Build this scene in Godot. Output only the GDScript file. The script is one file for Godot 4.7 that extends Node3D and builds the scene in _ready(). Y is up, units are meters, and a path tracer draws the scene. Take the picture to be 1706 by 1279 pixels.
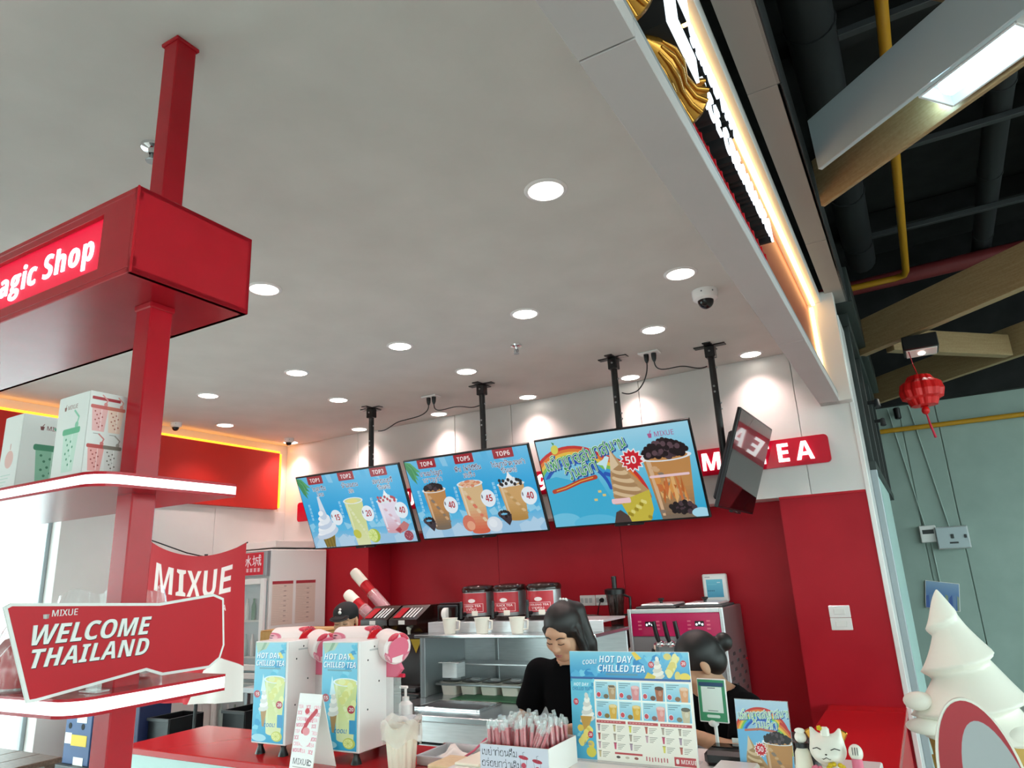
extends Node3D

var M := {}
var used := {}
var rng := RandomNumberGenerator.new()

func _ready():
	rng.seed = 77
	# ---- camera, sky, daylight and exposure
	var cam := Camera3D.new()
	cam.name = "camera"
	cam.fov = 58.4
	cam.near = 0.05
	cam.far = 80.0
	cam.transform = Transform3D(Basis(Vector3(0.86180, -0.04805, -0.50497), Vector3(0.17606, 0.96195, 0.20894), Vector3(0.47572, -0.26897, 0.83746)).orthonormalized(), Vector3(0, 1.65, 0))
	add_child(cam)
	cam.current = true
	var env := Environment.new()
	var sky_mat := ProceduralSkyMaterial.new()
	sky_mat.sky_top_color = Color(0.87, 0.965, 0.965)
	sky_mat.sky_horizon_color = Color(0.88, 0.99, 0.975)
	sky_mat.ground_bottom_color = Color(0.55, 0.6, 0.6)
	sky_mat.ground_horizon_color = Color(0.75, 0.82, 0.82)
	sky_mat.energy_multiplier = 1.0
	var sky := Sky.new()
	sky.sky_material = sky_mat
	env.background_mode = Environment.BG_SKY
	env.sky = sky
	env.background_energy_multiplier = 7.2
	env.tonemap_mode = Environment.TONE_MAPPER_LINEAR
	env.tonemap_exposure = 1.12
	env.sdfgi_enabled = true
	env.ssao_enabled = true
	env.ssil_enabled = true
	var we := WorldEnvironment.new()
	we.name = "world_environment"
	we.environment = env
	add_child(we)
	make_materials()
	make_structure()
	make_lamps()
	make_fascia()
	make_mall()
	make_stand()
	make_screens()
	make_kitchen()
	make_counter()
	make_people()
	make_corridor()

# ------------------------------------------------------------------ materials
func C(h: String) -> Color:
	return Color.html(h)

func mat(key: String, col: Color, rough := 0.6, metal := 0.0) -> StandardMaterial3D:
	var m := StandardMaterial3D.new()
	m.resource_name = key
	m.albedo_color = col
	m.roughness = rough
	m.metallic = metal
	M[key] = m
	return m

func glow(key: String, col: Color, energy: float) -> StandardMaterial3D:
	var m := mat(key, col, 0.5)
	m.emission_enabled = true
	m.emission = col
	m.emission_energy_multiplier = energy
	return m

func tmat(key: String, tex: Texture2D, rough := 0.5, lit := 0.0) -> StandardMaterial3D:
	var m := mat(key, Color.WHITE, rough)
	m.albedo_texture = tex
	m.texture_repeat = false
	if lit > 0.0:
		m.albedo_color = Color(0.12, 0.12, 0.12)
		m.emission_enabled = true
		m.emission_texture = tex
		m.emission = Color.WHITE
		m.emission_operator = BaseMaterial3D.EMISSION_OP_MULTIPLY
		m.emission_energy_multiplier = lit
	return m

func noise_tex(freq: float, lo: Color, hi: Color, sx := 1.0, size := 256, seed_ := 3) -> NoiseTexture2D:
	var n := FastNoiseLite.new()
	n.seed = seed_
	n.frequency = freq
	n.fractal_octaves = 4
	if sx != 1.0:
		n.domain_warp_enabled = true
		n.domain_warp_amplitude = 12.0
	var g := Gradient.new()
	g.set_color(0, lo)
	g.set_color(1, hi)
	var t := NoiseTexture2D.new()
	t.width = size
	t.height = size
	t.seamless = true
	t.noise = n
	t.color_ramp = g
	return t

func tri(m: StandardMaterial3D, tex: Texture2D, scale: Vector3, world := true):
	m.albedo_texture = tex
	m.uv1_triplanar = true
	m.uv1_world_triplanar = world
	m.uv1_scale = scale
	m.albedo_color = Color.WHITE
	return m

func make_materials():
	tri(mat("ceiling_white", C("cfcac4"), 0.75), noise_tex(0.02, C("c9c5bf"), C("d3cfc9")), Vector3(0.4, 0.4, 0.4))
	tri(mat("panel_white", C("dcd6d2"), 0.35), noise_tex(0.01, C("d8d2ce"), C("e0dbd8")), Vector3(0.5, 0.5, 0.5))
	mat("white_gloss", C("e8e4e2"), 0.22)
	mat("white_matte", C("e2e0dc"), 0.7)
	var rp = tri(mat("red_wall", C("b01a28"), 0.42), noise_tex(0.015, C("ab1726"), C("b51d2b")), Vector3(0.6, 0.6, 0.6))
	rp.metallic_specular = 0.3
	mat("red_orange", C("cf2216"), 0.55)
	var rg = tri(mat("red_gloss", C("ad1522"), 0.2), noise_tex(0.02, C("a61420"), C("b31826")), Vector3(1, 1, 1))
	rg.metallic_specular = 0.35
	tri(mat("soffit", C("bdb4b3"), 0.5), noise_tex(0.01, C("b9b0af"), C("c1b8b7")), Vector3(0.5, 0.5, 0.5))
	mat("red_paint", C("b81a26"), 0.35).metallic_specular = 0.3
	mat("red_plastic", C("c0121f"), 0.18)
	mat("red_sign", C("c8102e"), 0.12)
	mat("red_cloth", C("bb1624"), 0.75)
	mat("red_top", C("bd1a20"), 0.2)
	mat("mat_green", C("1d5638"), 0.6)
	mat("steel_top", C("c4c9cc"), 0.24, 0.92)
	mat("black", C("0d0d0f"), 0.35)
	mat("black_matte", C("131315"), 0.8)
	mat("black_gloss", C("08080a"), 0.06)
	mat("dark_brown", C("241310"), 0.2)
	mat("grey_dark", C("3a3c3e"), 0.5)
	mat("grey", C("8a8c8e"), 0.5)
	mat("grey_light", C("b9bbbc"), 0.5)
	var stl = tri(mat("steel", C("d4d8da"), 0.3, 1.0), noise_tex(0.03, C("ccd1d3"), C("dce0e2")), Vector3(0.7, 8, 0.7))
	stl.metallic = 0.5
	mat("chrome", C("e2e4e6"), 0.07, 1.0)
	mat("steel_dull", C("a9aeb0"), 0.4, 0.9)
	mat("alu", C("9fa6aa"), 0.45, 0.6)
	tri(mat("wood", C("a98c64"), 0.5), noise_tex(0.03, C("977850"), C("b39a74")), Vector3(0.5, 7, 7))
	tri(mat("wood_pale", C("e0c79a"), 0.5), noise_tex(0.03, C("d8bb8a"), C("e9d4ae")), Vector3(2, 9, 9))
	tri(mat("wood_dark", C("5a4438"), 0.5), noise_tex(0.03, C("4a372c"), C("6a5244")), Vector3(2, 7, 7))
	tri(mat("cardboard", C("b98e52"), 0.85), noise_tex(0.05, C("b1864b"), C("c1975c")), Vector3(2, 2, 2))
	tri(mat("floor_tile", C("d6d2cb"), 0.35), noise_tex(0.02, C("cfcbc4"), C("ddd9d3")), Vector3(0.5, 0.5, 0.5))
	tri(mat("mall_wall", C("9caea6"), 0.7), noise_tex(0.02, C("96a8a0"), C("a2b4ac")), Vector3(0.4, 0.4, 0.4))
	tri(mat("roof_black", C("1a1b1b"), 0.9), noise_tex(0.03, C("121313"), C("232424")), Vector3(0.4, 0.4, 0.4))
	mat("duct_dark", C("1e2022"), 0.7)
	mat("fascia_board", C("8e3c26"), 0.55)
	mat("beam_grey", C("97918c"), 0.45)
	mat("beam_dark", C("2c3331"), 0.5)
	mat("blue_white", C("b7c3c8"), 0.4)
	mat("yellow_pipe", C("c89018"), 0.4)
	mat("red_pipe", C("7a2a2c"), 0.5)
	mat("pale_cyan", C("b9d6d2"), 0.35)
	mat("gold", C("c48a3a"), 0.25, 0.85)
	mat("lantern_red", C("e01c1c"), 0.4)
	mat("pink_red", C("d0143c"), 0.3)
	mat("cream", C("efe6d2"), 0.45)
	mat("ivory", C("efe9dc"), 0.4)
	mat("blue_box", C("2f4a78"), 0.5)
	mat("navy", C("18224a"), 0.5)
	mat("green", C("2d7a52"), 0.5)
	mat("mint", C("d9efe4"), 0.5)
	mat("yellow", C("d9b516"), 0.5)
	mat("paper", C("eeebe6"), 0.8)
	mat("skin", C("c99a7c"), 0.5)
	mat("skin2", C("bf9070"), 0.5)
	mat("lip", C("a8655a"), 0.5)
	mat("hair", C("120d0c"), 0.5)
	mat("shirt", C("09090b"), 0.95).metallic_specular = 0.2
	mat("pink_print", C("e3718c"), 0.5)
	mat("magenta_panel", C("c21d5c"), 0.2)
	for k in ["glass", "wrap", "wrap2"]:
		var g := mat(k, Color(0.95, 1.0, 0.99, {"glass": 0.08, "wrap": 0.08, "wrap2": 0.2}[k]), 0.05 if k == "glass" else 0.15)
		g.transparency = BaseMaterial3D.TRANSPARENCY_ALPHA
	var lnr := mat("liner", Color(0.93, 0.9, 0.86, 0.45), 0.4)
	lnr.transparency = BaseMaterial3D.TRANSPARENCY_ALPHA
	var sg := mat("smoke_glass", Color(0.16, 0.12, 0.1, 0.45), 0.08)
	sg.transparency = BaseMaterial3D.TRANSPARENCY_ALPHA
	glow("lamp_white", Color(1.0, 0.97, 0.93), 6.0)
	glow("led_white", Color(1.0, 0.95, 0.98), 1.6)
	glow("led_warm", Color(1.0, 0.84, 0.56), 4.5)
	glow("led_yellow", Color(1.0, 0.68, 0.16), 2.4)
	glow("letter_white", Color(0.92, 0.96, 1.0), 1.15)
	glow("sign_lit", Color(1.0, 0.98, 0.98), 1.3)
	glow("lamp_cool", Color(0.78, 0.95, 1.0), 3.0)
	M["lantern_red"].backlight_enabled = true
	M["lantern_red"].backlight = Color(0.5, 0.05, 0.05)

# ------------------------------------------------------------------ mesh builder
class MB:
	var v := PackedVector3Array()
	var n := PackedVector3Array()
	var uv := PackedVector2Array()

	func t3(a: Vector3, b: Vector3, c: Vector3, na: Vector3, nb: Vector3, nc: Vector3, ua := Vector2.ZERO, ub := Vector2.ZERO, uc := Vector2.ZERO):
		v.append(a); v.append(c); v.append(b)
		n.append(na); n.append(nc); n.append(nb)
		uv.append(ua); uv.append(uc); uv.append(ub)

	func quad(a: Vector3, b: Vector3, c: Vector3, d: Vector3):   # counter-clockwise from outside; uv (0,1) at a
		var q := (b - a).cross(d - a)
		if q.length() < 1e-12:
			q = (c - b).cross(d - b)
		q = q.normalized()
		t3(a, b, c, q, q, q, Vector2(0, 1), Vector2(1, 1), Vector2(1, 0))
		t3(a, c, d, q, q, q, Vector2(0, 1), Vector2(1, 0), Vector2(0, 0))

	func oquad(q: Array, out: Vector3):
		if (q[1] - q[0]).cross(q[3] - q[0]).dot(out) > 0: quad(q[0], q[1], q[2], q[3])
		else: quad(q[1], q[0], q[3], q[2])

	func face(a: Vector3, b: Vector3, c: Vector3):
		var q := (b - a).cross(c - a).normalized()
		t3(a, b, c, q, q, q)

	func box(c: Vector3, s: Vector3, bev := 0.0, bs := Basis()):
		var h := s * 0.5
		bev = minf(bev, minf(h.x, minf(h.y, h.z)) * 0.98)
		if bev <= 0.0:
			var p := []
			for i in 8:
				p.append(c + bs * Vector3(h.x if i & 1 else -h.x, h.y if i & 2 else -h.y, h.z if i & 4 else -h.z))
			quad(p[4], p[5], p[7], p[6]); quad(p[1], p[0], p[2], p[3])
			quad(p[5], p[1], p[3], p[7]); quad(p[0], p[4], p[6], p[2])
			quad(p[6], p[7], p[3], p[2]); quad(p[0], p[1], p[5], p[4])
			return
		var i3 := h - Vector3.ONE * bev
		for ax in 3:
			for sg in [-1.0, 1.0]:
				var u := (ax + 1) % 3
				var w := (ax + 2) % 3
				var q := []
				for k in 4:
					var e := Vector3.ZERO
					e[ax] = h[ax] * sg
					e[u] = i3[u] * [-1, 1, 1, -1][k]
					e[w] = i3[w] * [-1, -1, 1, 1][k]
					q.append(c + bs * e)
				var out := Vector3.ZERO
				out[ax] = sg
				oquad(q, bs * out)
		for ax in 3:
			var u := (ax + 1) % 3
			var w := (ax + 2) % 3
			for su in [-1.0, 1.0]:
				for sw in [-1.0, 1.0]:
					var e := []
					for k in 4:
						var x := Vector3.ZERO
						x[ax] = i3[ax] * (-1.0 if k == 0 or k == 3 else 1.0)
						x[u] = (h[u] if k < 2 else i3[u]) * su
						x[w] = (i3[w] if k < 2 else h[w]) * sw
						e.append(c + bs * x)
					var out := Vector3.ZERO
					out[u] = su
					out[w] = sw
					oquad(e, bs * out)
		for sx in [-1.0, 1.0]:
			for sy in [-1.0, 1.0]:
				for sz in [-1.0, 1.0]:
					var a := c + bs * Vector3(h.x * sx, i3.y * sy, i3.z * sz)
					var b := c + bs * Vector3(i3.x * sx, h.y * sy, i3.z * sz)
					var d := c + bs * Vector3(i3.x * sx, i3.y * sy, h.z * sz)
					if (b - a).cross(d - a).dot(bs * Vector3(sx, sy, sz)) > 0: face(a, b, d)
					else: face(b, a, d)

	func span(lo: Vector3, hi: Vector3, bev := 0.0):
		box((lo + hi) * 0.5, hi - lo, bev)

	# profile of (radius, height) from bottom to top, turned round xf's y axis
	func lathe(p: Array, seg := 24, xf := Transform3D(), sharp := 0.75):
		var segn := []
		for i in p.size() - 1:
			var d: Vector2 = p[i + 1] - p[i]
			segn.append(Vector2(d.y, -d.x).normalized())
		for i in p.size() - 1:
			var n0: Vector2 = segn[i]
			var n1: Vector2 = segn[i]
			if i > 0 and segn[i - 1].dot(segn[i]) > sharp: n0 = (segn[i - 1] + segn[i]).normalized()
			if i < segn.size() - 1 and segn[i + 1].dot(segn[i]) > sharp: n1 = (segn[i + 1] + segn[i]).normalized()
			for k in seg:
				var a0 := TAU * k / seg
				var a1 := TAU * (k + 1) / seg
				var c0 := Vector3(sin(a0), 0, cos(a0))
				var c1 := Vector3(sin(a1), 0, cos(a1))
				var r0: float = p[i].x
				var r1: float = p[i + 1].x
				var up := Vector3.UP
				var A: Vector3 = xf * (c0 * r0 + up * p[i].y)
				var B: Vector3 = xf * (c1 * r0 + up * p[i].y)
				var D: Vector3 = xf * (c1 * r1 + up * p[i + 1].y)
				var E: Vector3 = xf * (c0 * r1 + up * p[i + 1].y)
				var bs := xf.basis
				var nA := (bs * (c0 * n0.x + up * n0.y)).normalized()
				var nB := (bs * (c1 * n0.x + up * n0.y)).normalized()
				var nD := (bs * (c1 * n1.x + up * n1.y)).normalized()
				var nE := (bs * (c0 * n1.x + up * n1.y)).normalized()
				var u0 := float(k) / seg
				var u1 := float(k + 1) / seg
				var v0 := 1.0 - float(i) / (p.size() - 1)
				var v1 := 1.0 - float(i + 1) / (p.size() - 1)
				if r0 > 1e-6: t3(A, B, D, nA, nB, nD, Vector2(u0, v0), Vector2(u1, v0), Vector2(u1, v1))
				if r1 > 1e-6: t3(A, D, E, nA, nD, nE, Vector2(u0, v0), Vector2(u1, v1), Vector2(u0, v1))

	func cyl(a: Vector3, b: Vector3, ra: float, rb := -1.0, seg := 16, bev := 0.0):
		if rb < 0: rb = ra
		var y := (b - a).normalized()
		var x := y.cross(Vector3.RIGHT if absf(y.x) < 0.9 else Vector3.UP).normalized()
		var L := (b - a).length()
		var xf := Transform3D(Basis(x, y, x.cross(y)), a)
		if bev > 0: lathe([Vector2(0, 0), Vector2(ra - bev, 0), Vector2(ra, bev), Vector2(rb, L - bev), Vector2(rb - bev, L), Vector2(0, L)], seg, xf)
		else: lathe([Vector2(0, 0), Vector2(ra, 0), Vector2(rb, L), Vector2(0, L)], seg, xf)

	func ell(c: Vector3, r: Vector3, seg := 16, rings := 10, bs := Basis()):
		var p := []
		for i in rings + 1:
			var a := PI * i / rings - PI / 2
			p.append(Vector2(maxf(cos(a), 0.0), sin(a)))
		lathe(p, seg, Transform3D(bs * Basis.from_scale(r), c))

	func tube(pts: Array, r, seg := 8, closed := false):
		var N := pts.size()
		var up := Vector3.UP
		var d0: Vector3 = (pts[1] - pts[0]).normalized()
		if absf(d0.dot(up)) > 0.9: up = Vector3.RIGHT
		var s := d0.cross(up).normalized()
		var rings := []
		var cs := []
		for i in N:
			var d: Vector3
			if closed: d = pts[(i + 1) % N] - pts[(i + N - 1) % N]
			else: d = pts[mini(i + 1, N - 1)] - pts[maxi(i - 1, 0)]
			d = d.normalized()
			s = (s - d * s.dot(d)).normalized()
			var t := d.cross(s)
			var rr: float = r[i] if r is Array else r
			var ring := []
			for k in seg:
				var a := TAU * k / seg
				ring.append((s * cos(a) + t * sin(a)))
			rings.append([ring, rr])
			cs.append(pts[i])
		for i in (N if closed else N - 1):
			var j := (i + 1) % N
			for k in seg:
				var m := (k + 1) % seg
				var a: Vector3 = rings[i][0][k]
				var b: Vector3 = rings[i][0][m]
				var c: Vector3 = rings[j][0][m]
				var d: Vector3 = rings[j][0][k]
				var A: Vector3 = cs[i] + a * rings[i][1]
				var B: Vector3 = cs[i] + b * rings[i][1]
				var Cc: Vector3 = cs[j] + c * rings[j][1]
				var D: Vector3 = cs[j] + d * rings[j][1]
				t3(A, B, Cc, a, b, c)
				t3(A, Cc, D, a, c, d)
		if not closed:
			for k in seg:
				var m := (k + 1) % seg
				face(cs[0], cs[0] + rings[0][0][m] * rings[0][1], cs[0] + rings[0][0][k] * rings[0][1])
				face(cs[N - 1], cs[N - 1] + rings[N - 1][0][k] * rings[N - 1][1], cs[N - 1] + rings[N - 1][0][m] * rings[N - 1][1])

	# outline in xy, extruded along z from 0 to depth; uv from the outline's box
	func prism(pl: PackedVector2Array, depth: float, xf := Transform3D(), sides := true, smooth := false):
		var idx := Geometry2D.triangulate_polygon(pl)
		if Geometry2D.is_polygon_clockwise(pl):
			pl = pl.duplicate()
			pl.reverse()
			idx = Geometry2D.triangulate_polygon(pl)
		var lo := pl[0]
		var hi := pl[0]
		for q in pl:
			lo = lo.min(q)
			hi = hi.max(q)
		var sz := (hi - lo).max(Vector2(1e-6, 1e-6))
		var zf := (xf.basis * Vector3(0, 0, 1)).normalized()
		for i in range(0, idx.size(), 3):
			var a := pl[idx[i]]
			var b := pl[idx[i + 1]]
			var c := pl[idx[i + 2]]
			if (b - a).cross(c - a) < 0:
				var w := b
				b = c
				c = w
			var ua := Vector2((a.x - lo.x) / sz.x, 1 - (a.y - lo.y) / sz.y)
			var ub := Vector2((b.x - lo.x) / sz.x, 1 - (b.y - lo.y) / sz.y)
			var uc := Vector2((c.x - lo.x) / sz.x, 1 - (c.y - lo.y) / sz.y)
			t3(xf * Vector3(a.x, a.y, depth), xf * Vector3(b.x, b.y, depth), xf * Vector3(c.x, c.y, depth), zf, zf, zf, ua, ub, uc)
			if sides:
				t3(xf * Vector3(a.x, a.y, 0), xf * Vector3(c.x, c.y, 0), xf * Vector3(b.x, b.y, 0), -zf, -zf, -zf, ua, uc, ub)
		if sides:
			for i in pl.size():
				var a := pl[i]
				var b := pl[(i + 1) % pl.size()]
				quad(xf * Vector3(a.x, a.y, 0), xf * Vector3(b.x, b.y, 0), xf * Vector3(b.x, b.y, depth), xf * Vector3(a.x, a.y, depth))

	# sheet of a grid of points rows x cols (front towards the viewer when cols run right and rows run down), smooth normals
	func sheet(g: Array, two := false):
		var R := g.size()
		var K: int = g[0].size()
		var nn := []
		for i in R:
			var row := []
			for j in K:
				var dx: Vector3 = g[i][mini(j + 1, K - 1)] - g[i][maxi(j - 1, 0)]
				var dy: Vector3 = g[mini(i + 1, R - 1)][j] - g[maxi(i - 1, 0)][j]
				row.append(dy.cross(dx).normalized())
			nn.append(row)
		for i in R - 1:
			for j in K - 1:
				var u0 := float(j) / (K - 1)
				var u1 := float(j + 1) / (K - 1)
				var v0 := float(i) / (R - 1)
				var v1 := float(i + 1) / (R - 1)
				t3(g[i + 1][j], g[i + 1][j + 1], g[i][j + 1], nn[i + 1][j], nn[i + 1][j + 1], nn[i][j + 1], Vector2(u0, v1), Vector2(u1, v1), Vector2(u1, v0))
				t3(g[i + 1][j], g[i][j + 1], g[i][j], nn[i + 1][j], nn[i][j + 1], nn[i][j], Vector2(u0, v1), Vector2(u1, v0), Vector2(u0, v0))

	func mesh() -> ArrayMesh:
		var a := []
		a.resize(Mesh.ARRAY_MAX)
		a[Mesh.ARRAY_VERTEX] = v
		a[Mesh.ARRAY_NORMAL] = n
		a[Mesh.ARRAY_TEX_UV] = uv
		var m := ArrayMesh.new()
		m.add_surface_from_arrays(Mesh.PRIMITIVE_TRIANGLES, a)
		return m

# ------------------------------------------------------------------ naming
func numbered(called: String) -> String:
	if not used.has(called):
		used[called] = 0
		return called
	used[called] += 1
	return "%s_%03d" % [called, used[called]]

func thing(called: String, label: String, cat: String, at := Vector3.ZERO, turn := 0.0, group := "") -> Node3D:
	var o := Node3D.new()
	o.name = numbered(called)
	add_child(o)
	o.position = at
	o.rotation.y = turn
	tag(o, label, cat, group)
	return o

func tag(o: Node, label: String, cat: String, group := ""):
	if label: o.set_meta("label", label)
	if cat: o.set_meta("category", cat)
	if group: o.set_meta("group", group)

func part(parent: Node3D, called: String, m, material, label := "") -> MeshInstance3D:
	var o := MeshInstance3D.new()
	o.name = called
	o.mesh = m.mesh() if m is MB else m
	o.material_override = M[material] if material is String else material
	parent.add_child(o, true)
	if label: o.set_meta("label", label)
	return o

func single(called: String, m, material, label: String, cat: String, group := "", at := Vector3.ZERO) -> MeshInstance3D:
	var o := MeshInstance3D.new()
	o.name = numbered(called)
	o.mesh = m.mesh() if m is MB else m
	o.material_override = M[material] if material is String else material
	o.position = at
	add_child(o)
	tag(o, label, cat, group)
	return o

func struct(called: String, m, material) -> MeshInstance3D:
	var o := MeshInstance3D.new()
	o.name = numbered(called)
	o.mesh = m.mesh() if m is MB else m
	o.material_override = M[material] if material is String else material
	add_child(o)
	o.set_meta("kind", "structure")
	return o

func copy_of(root: Node3D, at: Vector3, turn: float, label: String) -> Node3D:
	var base := String(root.name)
	var cut := base.rfind("_0")
	if cut > 0 and base.length() - cut == 4: base = base.substr(0, cut)
	var r: Node3D = root.duplicate()
	r.name = numbered(base)
	add_child(r)
	r.position = at
	r.rotation.y = turn
	r.set_meta("label", label)
	return r

func bx(lo: Vector3, hi: Vector3, bev := 0.0) -> MB:
	var m := MB.new()
	m.span(lo, hi, bev)
	return m

func V(x: float, y: float, z: float) -> Vector3:
	return Vector3(x, y, z)

# basis whose z is the facing direction, y as near up as can be
func facing(dir: Vector3, up := Vector3.UP) -> Basis:
	var z := dir.normalized()
	var x := up.cross(z).normalized()
	return Basis(x, z.cross(x), z)

func light_omni(parent: Node3D, at: Vector3, col: Color, e: float, size := 0.05):
	var l := OmniLight3D.new()
	l.name = "light"
	parent.add_child(l, true)
	l.position = at
	l.light_color = col
	l.light_energy = e
	l.light_size = size
	l.omni_range = 14.0
	l.omni_attenuation = 2.0
	l.shadow_enabled = true

func light_area(parent: Node3D, at: Vector3, dir: Vector3, size: Vector2, col: Color, e: float):
	var l := AreaLight3D.new()
	l.name = "light"
	parent.add_child(l, true)
	l.transform = Transform3D(facing(-dir, Vector3.UP if absf(dir.y) < 0.9 else Vector3.BACK), at)
	l.area_size = size
	l.light_color = col
	l.light_energy = e
	l.area_range = 14.0
	l.area_attenuation = 2.0
	l.shadow_enabled = true

func round_rect(w: float, h: float, r: float, seg := 5) -> PackedVector2Array:
	var p := PackedVector2Array()
	for k in 4:
		var c := Vector2((w / 2 - r) * [1, -1, -1, 1][k], (h / 2 - r) * [1, 1, -1, -1][k])
		for i in seg + 1:
			var a := PI / 2 * (k + float(i) / seg)
			p.append(c + Vector2(cos(a), sin(a)) * r)
	return p

# ------------------------------------------------------------------ flat print: a small software canvas
var fonts := {}

func font_of(bold: bool) -> SystemFont:
	if not fonts.has(bold):
		var f := SystemFont.new()
		f.font_names = PackedStringArray(["Droid Sans"])
		f.font_weight = 700 if bold else 400
		fonts[bold] = f
	return fonts[bold]

func text_mesh(s: String, bold := true, depth := 0.0, px := 1.0) -> TextMesh:
	var t := TextMesh.new()
	t.font = font_of(bold)
	t.text = s
	t.font_size = 128
	t.depth = depth
	t.pixel_size = px
	t.curve_step = 3.0
	t.horizontal_alignment = HORIZONTAL_ALIGNMENT_LEFT
	return t

func text_w(s: String, bold := true) -> float:      # in units of the capital height
	return font_of(bold).get_string_size(s, HORIZONTAL_ALIGNMENT_LEFT, -1, 128).x / 92.0

# letters of a word, each a part: cap height h, standing on y = 0 from x = 0, facing +z
func letters(parent: Node3D, s: String, h: float, depth: float, material, at: Transform3D, bold := true, spread := 1.0, called := "letter"):
	var px := h / 92.0
	for i in s.length():
		if s[i] == " ": continue
		var x := font_of(bold).get_string_size(s.substr(0, i), HORIZONTAL_ALIGNMENT_LEFT, -1, 128).x * px * spread
		var o := part(parent, called, text_mesh(s[i], bold, depth, px), material)
		o.transform = at * Transform3D(Basis(), Vector3(x, 44.0 * px, 0))

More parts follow.
